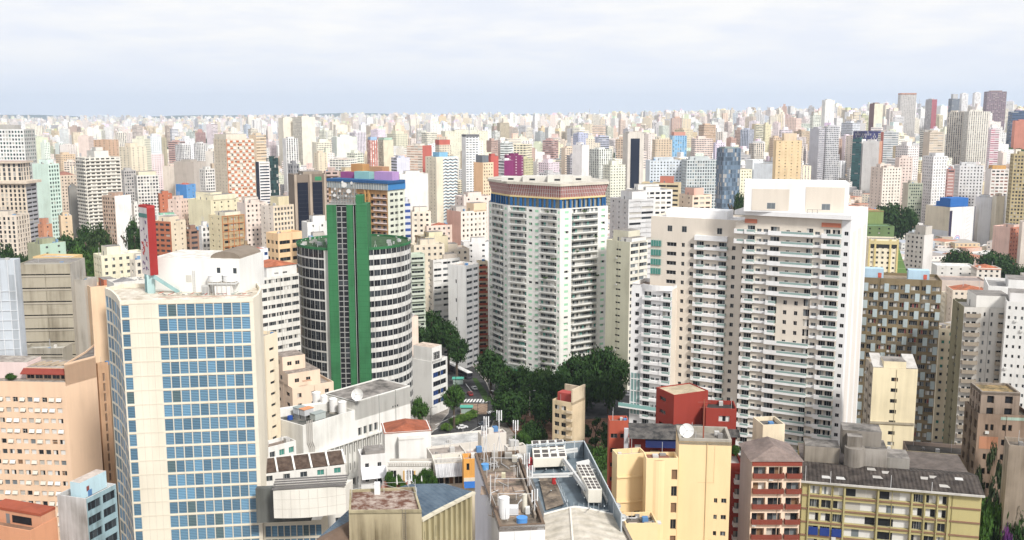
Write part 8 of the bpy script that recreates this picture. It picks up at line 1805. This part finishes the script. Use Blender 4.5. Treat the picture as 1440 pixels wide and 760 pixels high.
# ================================================================== the rest of the city
random.seed(101)
PAL = [('cream', (.74, .67, .55)), ('cream', (.78, .73, .62)), ('white', (.76, .75, .74)), ('white', (.80, .79, .77)), ('pale grey', (.56, .55, .55)), ('peach', (.72, .57, .45)), ('pinkish', (.72, .63, .57)), ('beige', (.62, .52, .42)), ('white', (.74, .73, .70)), ('grey', (.44, .43, .43)), ('cream', (.72, .63, .48)), ('ochre', (.60, .49, .32)), ('pale pink', (.76, .69, .64)), ('terracotta', (.52, .36, .29)), ('tan', (.50, .41, .31)), ('pale blue grey', (.50, .55, .60))]
MARKS = [(325, 230, 'the orange patterned tower'), (432, 290, 'the black glass strips'), (138, 260, 'the banded white tower'), (64, 280, 'the mint green tower'), (20, 210, 'the teal windowed tower'), (206, 265, 'the blue striped block'), (267, 242, 'the blank tan slab'), (418, 185, 'the broad cream skyline towers'), (525, 215, 'the red and white striped tower'), (620, 245, 'the zigzag fronted tower'), (653, 200, 'the lattice fronted block'), (680, 250, 'the plain peach block'), (722, 235, 'the dark magenta slab'), (770, 275, 'the red flared crown'), (891, 210, 'the black glass tower'), (954, 205, 'the sky blue tower'), (1025, 250, 'the dark blue grey glass tower'), (1108, 225, 'the yellow ochre tower'), (1165, 160, 'the slim white skyscraper'), (1220, 195, 'the navy netted site'), (1276, 150, 'the jagged topped tower'), (1362, 190, 'the cream twin towers'), (1400, 150, 'the purple brown tower'), (1315, 250, 'the dotted white slab'), (1337, 315, 'the blue capped store'), (1262, 300, 'the big round tree'), (1418, 340, 'the terracotta side wall'), (605, 320, 'the pink cream houses'), (656, 340, 'the pink brick tower'), (890, 300, 'the grey white tower'), (560, 250, 'the purple roof house'), (300, 310, 'the cream yellow block'), (400, 345, 'the peach corner office'), (930, 275, 'the dark banded office')]
SX, SY = 720, 380
DB = np.full((SY, SX), 1e9)
def rect(x0, x1, yt, D):
 z = gh((x0 + x1) / 2 / FP * 0 + ((x0 + x1) / 2 - 720) / FP * D, D); yb = proj((0, D, z))[1]
 a, b_, c, d = [int(v / 2) for v in (x0, x1, yt, yb)]; return max(0, a), min(SX, b_), max(0, c), min(SY, max(c + 1, d))
def paintdb(x0, x1, yt, D):
 a, b_, c, d = rect(x0, x1, yt, D)
 if b_ > a and d > c: v = DB[c:d, a:b_]; np.minimum(v, D, out=v)
for x0, x1, yt, D, _, _ in MIDS: paintdb(x0, x1, yt, D)
for x0, x1, yt, D in ((147, 370, 405, 205), (418, 578, 345, 350), (462, 519, 287, 345), (686, 856, 258, 440), (1048, 1222, 257, 290), (914, 1048, 310, 295), (886, 954, 405, 300), (380, 580, 560, 255)): paintdb(x0, x1, yt, D)
for x0, x1, yt, D in ((1228, 1298, 278, 800), (1322, 1372, 346, 690), (1372, 1440, 352, 690), (70, 168, 316, 700), (176, 200, 308, 900), (563, 628, 270, 1200)): paintdb(x0, x1, yt, D)
CENT = [(((x - 720) / FP * D), D, w) for x, D, w in ((1262, 850, 22), (1346, 680, 14), (1405, 690, 20), (110, 700, 26), (188, 920, 10), (600, 1230, 24))] + [(((x0 + x1) / 2 - 720) / FP * D, D, (x1 - x0) / 2 / FP * D) for x0, x1, yt, D, _, _ in MIDS]
def box_uv(mb, cx, cy, w, d, rz, z0, z1, mw, mr):
 c, s = cos(rz), sin(rz); P = [Vector((cx + c * a - s * e, cy + s * a + c * e, 0)) for a, e in ((-w / 2, -d / 2), (w / 2, -d / 2), (w / 2, d / 2), (-w / 2, d / 2))]
 for i in range(4):
  A, B = P[i], P[(i + 1) % 4]
  if (A.y - B.y) * 0 == 0: uvwall(mb, A, B, z0, z1, mw)
 mb.poly([(p.x, p.y, z1) for p in P], mr)
 return P
USED = set()
def auto_label(cn, shape, x, y):
 near = sorted(MARKS, key=lambda k: (k[0] - x) ** 2 + 2 * (k[1] - y) ** 2)[:9]
 for extra in ('', 'slightly darker '):
  for kx, ky, nm in near:
   dx, dy = kx - x, ky - y
   rel = ('left of ' if dx > 0 else 'right of ') if abs(dx) > abs(dy) else ('seen above ' if dy > 0 else 'below ')
   for w in ('', 'just ' if abs(dx) + abs(dy) < 40 else 'well '):
    t = '%s%s %s %s%s' % (extra if w == '' else '', cn, shape, '' if rel.startswith('seen') else w, rel + nm)
    if t not in USED: USED.add(t); return t
 return '%s %s near %s' % (cn, shape, near[0][2])
made = 0
for D in np.concatenate([np.linspace(520, 1500, 900), np.linspace(1500, 2900, 700)]):
 if made >= 150: break
 D = float(D) * random.uniform(.97, 1.03); x = random.uniform(-20, 1460); X = (x - 720) / FP * D
 wm, hm = random.uniform(13, 28), random.choice([18, 25, 32, 40, 48, 58, 66]) * random.uniform(.85, 1.15) * (1.15 if D > 1200 else .9)
 wp = wm * 1.25 * FP / D; zb = gh(X, D); yt = proj((X, D, zb + hm))[1]
 x0, x1 = x - wp / 2, x + wp / 2; a, b_, c, d = rect(x0, x1, yt, D)
 if b_ - a < 3 or d - c < 3 or yt < 158: continue
 if any((X - q[0]) ** 2 + (D - q[1]) ** 2 < (q[2] + wm * .8) ** 2 for q in CENT): continue
 v = DB[c:d, a:b_]; n = v.size
 if ((v < 1e8) & (v > D)).sum() > .06 * n: continue
 vis = (v > 1e8).sum()
 if vis < 22 or vis < .18 * n: continue
 cn, wc = random.choice(PAL if random.random() < .45 else PAL[:4] + PAL[8:9] + PAL[10:11] + PAL[12:13]); wc = tuple(min(.82, k * random.uniform(.9, 1.08)) for k in wc); code = random.choice('ggqqwhvnb'); wide = wm > 20
 shape = {'g': 'block with small windows', 'q': 'block with close window grid', 'w': 'block with wide windows', 'h': 'block with banded windows', 'v': 'block with upright window strips', 'n': 'block with few windows', 'b': 'block with blank walls'}[code]
 shape = ('low ' if hm < 28 else 'tall ' if hm > 58 else 'broad ' if wide else 'slim ') + shape
 lab = auto_label(cn, shape, x, (yt + c * 2) / 2)
 t = x0 + wp * random.uniform(.15, .7)
 mid(random.choice(['apartment_block', 'tower_block', 'office_block']), lab, (x0, t, x1), yt, D, random.uniform(.8, 1.5), wc, code if random.random() < .6 else 'b', code, roof=random.choice([ROOFG, (.5, .46, .42), (.55, .53, .5), (.42, .2, .13)]), tops=(('box', .2, .65, .25, .7, random.uniform(2.5, 6), None),) if random.random() < .8 else ())
 paintdb(x0, x1, yt, D); CENT.append((X, D, wm * .6)); made += 1
print('auto buildings', made)
def far_mass(name, items, mats, mroof):
 """many distant boxes as one mesh; items: (x, y, w, d, rot, z0, z1, colour, material index, roof colour)"""
 mb = MB(); cols = []
 for (x, y, w, d, rz, z0, z1, c, k, rc) in items:
  n0 = len(mb.f); box_uv(mb, x, y, w, d, rz, z0, z1, mats[k], mroof); m = len(mb.f) - n0
  for i in range(m): cols.append(c if i < m - 1 else rc)
 o = mb.build(name); a = o.data.color_attributes.new('wall_colour', 'FLOAT_COLOR', 'CORNER'); arr = []
 for c in cols: arr.extend((*c, 1.0) * 4)
 a.data.foreach_set('color', arr); return tag(o, kind='stuff')
fmats = [facade_mat((.7, .7, .7), (.24, .24, .26), 3.4, 3.0, .42, .42, 5, .08, True), facade_mat((.7, .7, .7), (.28, .28, .30), 5, 3.3, .95, .36, 9, .08, True), facade_mat((.7, .7, .7), (.28, .28, .3), 4.2, 3, .36, .85, 3, .08, True), facade_mat((.7, .7, .7), (.34, .34, .36), 6, 3, .2, .3, 3, .05, True)]
rmat, rN, rL, rP = newmat('far_roof'); ra = rN.new('ShaderNodeAttribute'); ra.attribute_name = 'wall_colour'; rL.new(ra.outputs['Color'], rP.inputs['Base Color']); rP.inputs['Roughness'].default_value = .9
items = []; low = []
random.seed(202)
for i in range(12000):
 D = 1250 * (10.5 ** (random.random() ** .8)); x = random.uniform(-80, 1520); X = (x - 720) / FP * D
 dens = .55 + .45 * sin(X / 420.0 + 1.3 * sin(D / 610.0)) 
 if random.random() > dens + .15 + (.35 if x > 560 else -.25 if x < 300 else 0): continue
 hm = random.choice([26, 34, 42, 50, 58, 66, 76, 90]) * random.uniform(.8, 1.1) * (.74 if x < 330 else .9 if x < 480 else 1.0); zb = gh(X, D); yt = proj((X, D, zb + hm))[1]; w = random.uniform(11, 23) * (1.35 if D > 4000 else 1)
 if D < 3000:
  a, b_, c, d = rect(x - 14 * FP / D, x + 14 * FP / D, yt, D)
  if b_ <= a or d <= c: continue
  v = DB[c:d, a:b_]
  if ((v < 1e8) & (v > D)).sum() > .1 * v.size or any((X - q[0]) ** 2 + (D - q[1]) ** 2 < (q[2] + 14) ** 2 for q in CENT): continue
 c = random.choice(PAL if random.random() < .22 else PAL[:4] + PAL[6:7] + PAL[8:9] + PAL[10:11] + PAL[12:13])[1]; k = random.uniform(.95, 1.2); c = tuple(min(.86, v * k) for v in c)
 rz, dd, k4, rc = random.uniform(-.7, .7), w * random.uniform(.7, 1.4), random.randrange(4), tuple(v * .8 for v in c); q = random.random()
 items.append((X, D, w, dd, rz, zb - 2, zb + hm, c, k4, rc))
 if q < .75: items.append((X + random.uniform(-.15, .15) * w, D + .01, w * random.uniform(.25, .6), dd * .5, rz, zb + hm - 1, zb + hm + random.uniform(2.5, 8), tuple(v * random.choice([.8, .95, 1.0]) for v in c), 3, rc))
 if q < .3: items.append((X + w * cos(rz) * .8, D + w * sin(rz) * .8, w * .7, dd * .9, rz, zb - 2, zb + hm * random.uniform(.6, .95), c, k4, rc))
 if q > .9: items.append((X, D, w * .08, w * .08, 0, zb + hm, zb + hm + random.uniform(8, 18), (.4, .4, .42), 3, rc))
far_mass('distant_towers', items, fmats, rmat)
for i in range(6500):
 D = 480 * (12 ** random.random()); x = random.uniform(-60, 1500); X = (x - 720) / FP * D; w = random.uniform(8, 20) * (1.6 if D > 2500 else 1); hm = random.uniform(5, 17)
 a, b_, c, d = rect(x - w * FP / D / 2, x + w * FP / D / 2, proj((X, D, gh(X, D) + hm))[1], D)
 if 560 < x < 900 and D < 560: continue
 if any((X - q[0]) ** 2 + (D - q[1]) ** 2 < (q[2] + w * .6 + 3) ** 2 for q in CENT): continue
 c = random.choice(PAL)[1]; rc = random.choice([(.42, .18, .11), (.38, .16, .10), (.48, .24, .16), (.5, .47, .43), (.36, .33, .3), (.6, .58, .55), (.66, .64, .6), (.3, .27, .25), (.4, .42, .46)])
 low.append((X, D, w, w * random.uniform(.7, 1.5), random.uniform(-.7, .7), gh(X, D) - 2, gh(X, D) + hm, c, 0 if random.random() < .6 else 3, rc))
far_mass('low_rise_roofs', low, fmats, rmat)
# ------------------------------------------------------------------ ground, far hills
mb = MB(); ys = [-300, 100, 250, 480, 700, 900, 1100, 1300, 1500, 1800, 2100, 2400, 2700, 3000, 3500, 4200, 5500, 8000, 12000, 19000]; N = 28
gmat = mottled('cityground', (.075, .07, .066), (.30, .26, .22), .03, .95, .38, .62)
gp = lambda i, y: ((i / N - .5) * 2 * (max(y, 0) * .85 + 700), y, gh((i / N - .5) * 2 * (max(y, 0) * .85 + 700), y))
for a, c in zip(ys, ys[1:]):
 for i in range(N): mb.poly([gp(i, a), gp(i + 1, a), gp(i + 1, c), gp(i, c)], gmat)
tag(mb.build('ground'), kind='structure')
mb = MB(); hm_ = mottled('hill', (.04, .06, .035), (.10, .11, .07), .002)
for row in range(5):
 for i in range(60):
  def hp(i, r): x = -16000 + i * 533; f = [0, .55, 1, .6, 0][r] if r < 5 else 0; return (x, 14500 + r * 700, max(0, (62 + 26 * sin(i * .43) * sin(i * .171 + 1) + 14 * sin(i * 1.3)) * f))
  if row < 4: mb.poly([hp(i, row), hp(i + 1, row), hp(i + 1, row + 1), hp(i, row + 1)], hm_)
tag(mb.build('hills'), kind='structure')
HZ = MB(); HZ.box(-19000, -400, -3, 19000, 18500, 420, None); hm2 = bpy.data.materials.new('haze'); hm2.use_nodes = True; hm2.node_tree.nodes.clear()
ho, hv = hm2.node_tree.nodes.new('ShaderNodeOutputMaterial'), hm2.node_tree.nodes.new('ShaderNodeVolumePrincipled')
hv.inputs['Color'].default_value = (.70, .83, 1.0, 1); hv.inputs['Density'].default_value = HAZE_DENSITY; hv.inputs['Anisotropy'].default_value = .2; hm2.node_tree.links.new(hv.outputs[0], ho.inputs['Volume'])
HZ.m = [hm2] * len(HZ.m); tag(HZ.build('haze'), kind='stuff')
# ================================================================== avenue, square and trees
def sheet(name, px, z, mat, kind='structure'):
 mb = MB(); P = [atz(x, y, 0) for x, y in px]; mb.poly([(p.x, p.y, z) for p in ccw(P)], mat); return tag(mb.build(name), kind=kind)
asph = mottled('asphalt', (.04, .04, .042), (.075, .073, .072), .3); walk = mottled('sidewalk', (.17, .15, .13), (.30, .27, .24), .4); soil = mottled('parksoil', (.09, .05, .03), (.22, .12, .08), .3)
sheet('square', [(560, 470), (700, 470), (900, 520), (900, 640), (780, 700), (520, 680)], .01, walk)
sheet('park_soil', [(700, 535), (880, 520), (900, 600), (840, 660), (745, 640), (700, 580)], .014, soil)
L_ = [(586, 472), (604, 498), (618, 520), (628, 545), (634, 562), (630, 582), (610, 606), (585, 632)]
R_ = [(602, 468), (640, 497), (668, 518), (684, 538), (692, 560), (700, 578), (690, 604), (665, 640)]
mb = MB()
for i in range(len(L_) - 1): mb.poly([tuple(atz(*p, 0))[:2] + (.02,) for p in (L_[i], R_[i], R_[i + 1], L_[i + 1])], asph)
tag(mb.build('avenue'), kind='structure')
sheet('side_street', [(684, 535), (770, 530), (790, 548), (692, 556)], .019, asph); sheet('rear_street', [(815, 545), (900, 538), (905, 585), (820, 590)], .019, asph)
# kerb, markings
wp_ = paint((.72, .72, .70), .15); mb = MB()
for a, c in list(zip(L_, L_[1:])) + list(zip(R_, R_[1:])): mb.bar(atz(*a, 0) + UP * .08, atz(*c, 0) + UP * .08, .35, paint((.36, .34, .31), .2), .16)
tag(mb.build('kerb'), kind='structure')
mb = MB()
for i in range(9):
 f = i / 9; a, c = atz(646 + 41 * f, 566, 0), atz(650.5 + 38 * f, 561.5, 0); d = Vector((.8, 0, 0)); mb.poly([tuple(q)[:2] + (.028,) for q in (a, a + d, c + d, c)], wp_)
for i in range(6): f = i / 6; a, c = atz(686 + 16 * f, 582 - 4 * f, 0), atz(684 + 16 * f, 579 - 4 * f, 0); d = Vector((.7, 0, 0)); mb.poly([tuple(q)[:2] + (.028,) for q in (a, a + d, c + d, c)], wp_)
for a, c in (((655, 540), (664, 552)), ((642, 546), (647, 556)), ((612, 598), (640, 585)), ((600, 612), (616, 602)), ((655, 610), (690, 592)), ((645, 522), (652, 534)), ((690, 552), (720, 546))): mb.bar(atz(*a, 0) + UP * .02, atz(*c, 0) + UP * .02, .3, wp_, .02)
tag(mb.build('road_markings'), kind='structure')
sheet('brick_crossing', [(648, 568), (686, 568), (685, 583), (647, 583)], .024, mottled('paver', (.20, .14, .10), (.36, .26, .19), .6))
gr = mottled('grass', (.025, .05, .012), (.06, .11, .03), .5)
sheet('grass_strip', [(664, 532), (670, 532), (692, 562), (682, 566)], .03, gr, 'stuff'); sheet('grass_slope', [(820, 622), (862, 640), (850, 700), (800, 660)], .035, gr, 'stuff'); sheet('park_lawn', [(25, 340), (190, 338), (215, 372), (20, 375)], .03, gr, 'stuff'); sheet('rail_bank', [(594, 294), (632, 294), (632, 313), (600, 313)], .03, gr, 'stuff')
def along_ground(x, y): p = atz(x, y, 0); return Vector((p.x, p.y, .03))
# articulated bus
a, c = along_ground(661, 534), along_ground(625, 516); d = (c - a).normalized(); t = empty('articulated_bus', a, 'long articulated bus with white roof and dark sides on the avenue', 'bus')
nx = Vector((d.y, -d.x, 0)); Lb = (c - a).length
dk, wr, gl = paint((.05, .045, .06), .2, .5), paint((.78, .78, .77), .15), PANES['d']()
for s0, s1 in ((0, .47), (.53, 1)):
 m_ = MB(); o = a + d * (Lb * s0) - nx * 1.3; m_.obox(o + UP * .4, d * (Lb * (s1 - s0)), nx * 2.6, UP * 2.6, dk); m_.build('body', t, a)
 m_ = MB(); m_.obox(o + UP * 3.0, d * (Lb * (s1 - s0)), nx * 2.6, UP * .2, wr); m_.obox(o + UP * 3.2 + d * 2 + nx * .6, d * 2.5, nx * 1.4, UP * .25, wr); m_.build('roof', t, a)
 for k in (-.02, 2.6):
  m_ = MB(); m_.obox(o + UP * 1.5 + nx * k + d * .4, d * (Lb * (s1 - s0) - .8), nx * .02, UP * 1.1, gl); m_.build('window_band', t, a)
 for f in (.15, .85):
  for k in (0, 2.3): m_ = MB(); m_.cyl(a + d * (Lb * (s0 + (s1 - s0) * f)) - nx * (1.32 - k) + UP * .47, .47, .3, paint((.02, .02, .02), 0), 14, axis=nx); m_.build('wheel', t, a)
m_ = MB(); m_.obox(a + d * (Lb * .47) - nx * 1.2 + UP * .5, d * (Lb * .06), nx * 2.4, UP * 2.5, paint((.08, .08, .08), .3)); m_.build('bellows', t, a)
m_ = MB(); m_.obox(a - nx * 1.15 + UP * 1.3 - d * .02, d * .02, nx * 2.3, UP * 1.4, gl); m_.build('windscreen', t, a)
def car(x, y, ang, col, lab):
 p = along_ground(x, y); t = empty('parked_car', p, lab, 'car', None, ang); m = paint(col, .05, .3, .5); mb = MB()
 pr = [(-2.1, .3), (2.1, .3), (2.15, .75), (1.2, .92), (.6, 1.42), (-1.1, 1.45), (-1.8, .98), (-2.15, .9)]; w = .82
 for s in (-1, 1): mb.poly([(q[0], s * w, q[1]) for q in (pr if s < 0 else pr[::-1])], m)
 for i in range(8): j = (i + 1) % 8; mb.poly([(pr[i][0], -w, pr[i][1]), (pr[i][0], w, pr[i][1]), (pr[j][0], w, pr[j][1]), (pr[j][0], -w, pr[j][1])], m)
 mb.build('body', t)
 g = MB()
 for s in (-1, 1): g.poly([(.5, s * (w + .01), .98), (.4, s * (w + .01), 1.33), (-1.0, s * (w + .01), 1.36), (-1.5, s * (w + .01), 1.0)], gl)
 for i in (3, 5): a_, b_ = pr[i], pr[i + 1]; g.poly([(a_[0] + (.02 if i == 3 else -.02), -.7, a_[1] + .06), (a_[0] + (.02 if i == 3 else -.02), .7, a_[1] + .06), (b_[0] + (.04 if i == 3 else -.04), .7, b_[1] - .04), (b_[0] + (.04 if i == 3 else -.04), -.7, b_[1] - .04)], gl)
 g.build('windows', t)
 for sx in (-1.3, 1.3):
  for sy in (-.85, .65): k = MB(); k.cyl((sx, sy, .32), .32, .2, paint((.02, .02, .02), 0), 12, axis=(0, 1, 0)); k.build('wheel', t)
for a_ in ((728, 541, .2, (.75, .75, .75), 'white car turning in the side street below the crowned tower'), (862, 556, 1.4, (.72, .72, .73), 'white car parked at the right near the glazed tower foot'), (873, 554, 1.3, (.74, .74, .74), 'white car parked closest to the glazed tower foot'), (851, 557, 1.5, (.45, .46, .48), 'silver car parked left of two white cars'), (700, 530, .4, (.05, .05, .06), 'dark car behind the grass strip of the avenue'), (634, 553, 1.2, (.04, .04, .05), 'black car on the avenue above the crossing'), (604, 503, 2.2, (.06, .06, .07), 'dark car behind the articulated bus'), (667, 548, 1.9, (.6, .6, .6), 'pale car in the lane beside the grass strip'), (661, 556, 1.9, (.25, .03, .03), 'red car just above the zebra crossing'), (650, 603, .5, (.7, .7, .7), 'white car on the avenue beside the hedge'), (680, 598, .5, (.07, .08, .1), 'dark car on the avenue near the antenna masts'), (612, 508, 2.2, (.55, .55, .55), 'silver car just ahead of the dark one behind the bus'), (838, 560, 1.5, (.08, .08, .09), 'black car parked at the left of the silver one'), (884, 556, 1.2, (.3, .3, .32), 'grey car parked against the glazed tower foot')): car(*a_)
for i, (x, y, l) in enumerate(((686, 585, 'tall dark lamp post beside the brick crossing'), (632, 624, 'lamp post at the near left of the avenue'), (672, 604, 'tall lamp post at the near end of the hedge'), (697, 560, 'lamp post in front of the round dark tree'), (641, 545, 'lamp post left of the avenue bend'), (745, 585, 'pale tall post between two dark trees'), (738, 560, 'lamp post with a green collar in the park'), (606, 610, 'lamp post beside the white corner building'))):
 p = along_ground(x, y); t = empty('street_lamp', p, l, 'street lamp', 'street lamps along the avenue'); h = 10 if i != 6 else 8
 m_ = MB(); m_.cyl(p, .14, h, paint((.05, .05, .05) if i != 5 else (.5, .48, .42), .1), 8, .08); m_.bar(p + UP * h, p + UP * (h + .4) + Vector((1.6, 0, 0)), .1, paint((.05, .05, .05), .1)); m_.build('pole', t, p)
 m_ = MB(); m_.obox(p + UP * (h + .3) + Vector((1.3, -.2, 0)), (1, 0, 0), (0, .4, 0), (0, 0, .16), paint((.3, .3, .3), .1)); m_.build('lamp_head', t, p)
 if i == 6: m_ = MB(); m_.cyl(p + UP * 3.4, 1.0, 1.0, paint((.08, .30, .22), .1), 12, .3); m_.build('collar', t, p)
for x, y, l in ((644, 541, 'green kiosk roof left of the avenue bend'), (656, 582, 'green panelled fence left of the brick crossing')):
 p = along_ground(x, y); t = empty('kiosk', p, l, 'kiosk'); m_ = MB(); m_.box(p.x - 2.2, p.y, .03, p.x + 2.2, p.y + 2.5, 2.5, paint((.34, .42, .38), .2)); m_.build('wall', t, p); m_ = MB(); m_.box(p.x - 2.6, p.y - .5, 2.5, p.x + 2.6, p.y + 3, 2.75, paint((.10, .42, .32), .15)); m_.build('roof', t, p)
random.seed(303)
for i, (x, y) in enumerate(((628, 606), (638, 598), (648, 594), (658, 591), (665, 587))): p = along_ground(x, y); bush('median_hedge', p, 2.6, 3.0, ['hedge clump nearest the tiled house', 'second hedge clump on the median', 'middle hedge clump on the median', 'fourth hedge clump on the median', 'hedge clump nearest the brick crossing'][i], 'hedge clumps on the avenue median', LIGHTG)
m_ = MB(); p, q = along_ground(650, 508), along_ground(664, 498); m_.obox((p.x, p.y, 0), q - p, (3, 4, 0), (0, 0, 5), paint((.55, .48, .40), .4)); m_.obox((p.x + 3, p.y - .1, 1.2), (4, 0, 0), (0, .05, 0), (0, 0, 3.4), paint((.05, .22, .45), .2)); simple('painted_wall', m_, 'cream wall with a bright blue painted panel by the avenue', 'wall')
TL = [(708, 512, 408, 19, DARKG, 'round', 'tree between the left foot tree and the central ones below the crowned tower'), (752, 530, 388, 21, (.028, .062, .02), 'round', 'lower tree in front of the two before the crowned tower centre'), (786, 522, 396, 22, DARKG, 'round', 'tree filling the gap right of the lighter one below the crowned tower'), (800, 540, 376, 21, DARKG, 'round', 'dark tree just behind the small cream flats'), (856, 524, 386, 23, (.028, .06, .02), 'round', 'dark tree in front of the broadest one beside the white wing'), (604, 437, 470, 26, DARKG, 'round', 'largest dark tree left of the white slabs'), (588, 452, 455, 18, DARKG, 'round', 'dark tree squeezed against the peach wall'), (630, 452, 450, 17, DARKG, 'round', 'dark tree at the foot of the blank white slab'), (642, 473, 440, 17, DARKG, 'round', 'dark tree right of the bus end'), (690, 491, 415, 22, DARKG, 'round', 'dark tree at the left foot of the crowned tower'), (735, 514, 405, 22, DARKG, 'round', 'tree directly before the crowned tower centre'), (764, 516, 400, 20, (.03, .06, .02), 'round', 'slightly lighter tree right of the crowned tower centre'), (806, 500, 412, 24, DARKG, 'round', 'dark tree at the right foot of the crowned tower'), (845, 488, 420, 34, DARKG, 'round', 'broadest dark tree between crowned tower and white wing'), (872, 505, 405, 18, DARKG, 'tall', 'dark tree touching the white wing'), (822, 524, 390, 26, DARKG, 'round', 'dark tree above the parked white cars'), (716, 548, 372, 31, DARKG, 'round', 'round dark tree in the middle of the square'), (766, 550, 368, 22, DARKG, 'round', 'dark tree left of the small cream flats'), (638, 541, 368, 16, MIDG, 'round', 'brighter green tree before the white corner building'), (590, 559, 352, 13, MIDG, 'tall', 'green tree against the white blank building'), (838, 588, 345, 24, DARKG, 'sparse', 'spiky dark tree right of the small cream flats'), (752, 590, 345, 20, DARKG, 'round', 'low dark tree below the left side of the small cream flats'), (733, 606, 335, 14, MIDG, 'flat', 'low tree behind the plant deck corner'), (846, 627, 312, 18, MIDG, 'flat', 'green leafy mound beside the red wing'), (832, 640, 300, 16, (.05, .10, .03), 'flat', 'bright green mound behind the screen wall'), (862, 600, 335, 17, DARKG, 'round', 'dark tree behind the red wing'),
   (95, 330, 600, 24, DARKG, 'round', 'dark park tree below the mint green tower'), (120, 317, 620, 19, DARKG, 'round', 'park tree under the banded white tower'), (139, 316, 600, 19, (.03, .055, .02), 'round', 'tallest park tree left of the brown framed block'), (75, 338, 590, 16, DARKG, 'round', 'dark park tree beside the brick house'), (153, 338, 570, 15, DARKG, 'tall', 'dark reddish park tree before the blank white side'), (112, 345, 540, 20, MIDG, 'round', 'nearer green tree in the middle of the park'), (135, 348, 520, 14, MIDG, 'flat', 'low light tree at the park edge'), (188, 308, 640, 13, DARKG, 'tall', 'upright dark tree left of the roof sign'), (8, 344, 560, 18, DARKG, 'flat', 'spreading tree at the left edge'), (34, 352, 540, 17, DARKG, 'round', 'dark tree below the classical wing'), (98, 352, 520, 12, (.06, .11, .03), 'flat', 'pale green tree behind the ochre house'),
   (1256, 281, 850, 25, DARKG, 'round', 'big round dark tree beside the orange roofed hall'), (1278, 292, 840, 16, DARKG, 'round', 'tree joined to the big round one on its right'), (1346, 346, 520, 22, DARKG, 'round', 'dark tree below the blue capped store'), (1400, 352, 470, 26, DARKG, 'flat', 'broad dark tree below the pink block'), (1426, 366, 440, 18, DARKG, 'round', 'dark tree at the right edge under the pink block'), (1322, 362, 480, 12, MIDG, 'flat', 'low green tree behind the long white shed'), (1395, 624, 222, 23, (.03, .045, .025), 'sparse', 'thin sparse tree before the derelict building'), (1400, 690, 205, 29, (.05, .11, .03), 'flat', 'bright green tree at the bottom right corner'), (1432, 712, 200, 25, DARKG, 'round', 'dark tree in the bottom right corner'), (1385, 712, 198, 19, MIDG, 'round', 'green tree against the olive end wall'), (1418, 735, 196, 9, (.10, .03, .16), 'flat', 'purple flowering tree in the bottom right corner'),
   (572, 272, 1280, 8, DARKG, 'round', 'small dark tree right of the blue banded building'), (586, 270, 1280, 9, DARKG, 'round', 'small dark tree left of the zigzag tower foot'), (606, 271, 1280, 9, DARKG, 'round', 'left of two trees at the zigzag tower foot'), (618, 273, 1280, 9, MIDG, 'round', 'right of two trees at the zigzag tower foot'), (661, 263, 1280, 7, DARKG, 'round', 'small tree left of the plain peach block'), (1318, 235, 1150, 7, DARKG, 'tall', 'small dark tree left of the brick tower foot'), (1040, 268, 800, 8, DARKG, 'tall', 'dark tree right of the dark glass tower')]
for x, yt, D, r, c, k, l in TL:
 if yt < 400 and x > 200 and D < 700: yb = yt + (1.8 if k == 'flat' else 2.5) * r; D = 120 / tan(PITCH + atan((yb - 380) / FP))
 p = aty(x, yt, D); X = p.x; z0 = gh(X, D); R_m = r * 1.08 * D / FP; H = max(p.z - z0, R_m * 1.2)
 tree((X, D, z0), R_m, H, l, c, k, 'trees', trunk=min(.46, max(.05, 1 - 2.1 * R_m / H)))
# far woods
def woods(name, x0, x1, D0, D1, n, zt, col):
 mb = MB(); m = leaf_mat(col); R = random.Random(9)
 for i in range(n):
  D = R.uniform(D0, D1); X = (R.uniform(x0, x1) - 720) / FP * D; zb = gh(X, D); s = R.uniform(5, 9); zc = zb + (D - D0) / (D1 - D0) * zt + 4
  for k in range(46):
   v = Vector((R.gauss(0, 1), R.gauss(0, 1), R.gauss(0, 1))).normalized(); p = Vector((X, D, zc)) + Vector((v.x * s, v.y * s, v.z * s * .7)); t = v.orthogonal().normalized() * s * .4; w = v.cross(t)
   mb.poly([p - t, p - w, p + t, p + w], m)
 tag(mb.build(name), kind='stuff')
woods('distant_woods', 205, 305, 2300, 2900, 260, 30, (.03, .055, .03)); woods('distant_woods', 862, 935, 1750, 2100, 160, 26, (.03, .06, .03)); woods('distant_woods', 1402, 1470, 1500, 1900, 200, 20, (.035, .075, .025)); woods('distant_woods', 490, 590, 2400, 2600, 60, 8, (.03, .05, .03)); woods('distant_woods', 850, 900, 2700, 3000, 60, 8, (.03, .05, .03))
woods('distant_woods', 230, 420, 4200, 5200, 120, 5, (.03, .05, .03)); woods('distant_woods', 1020, 1060, 880, 960, 14, 3, (.03, .05, .03))
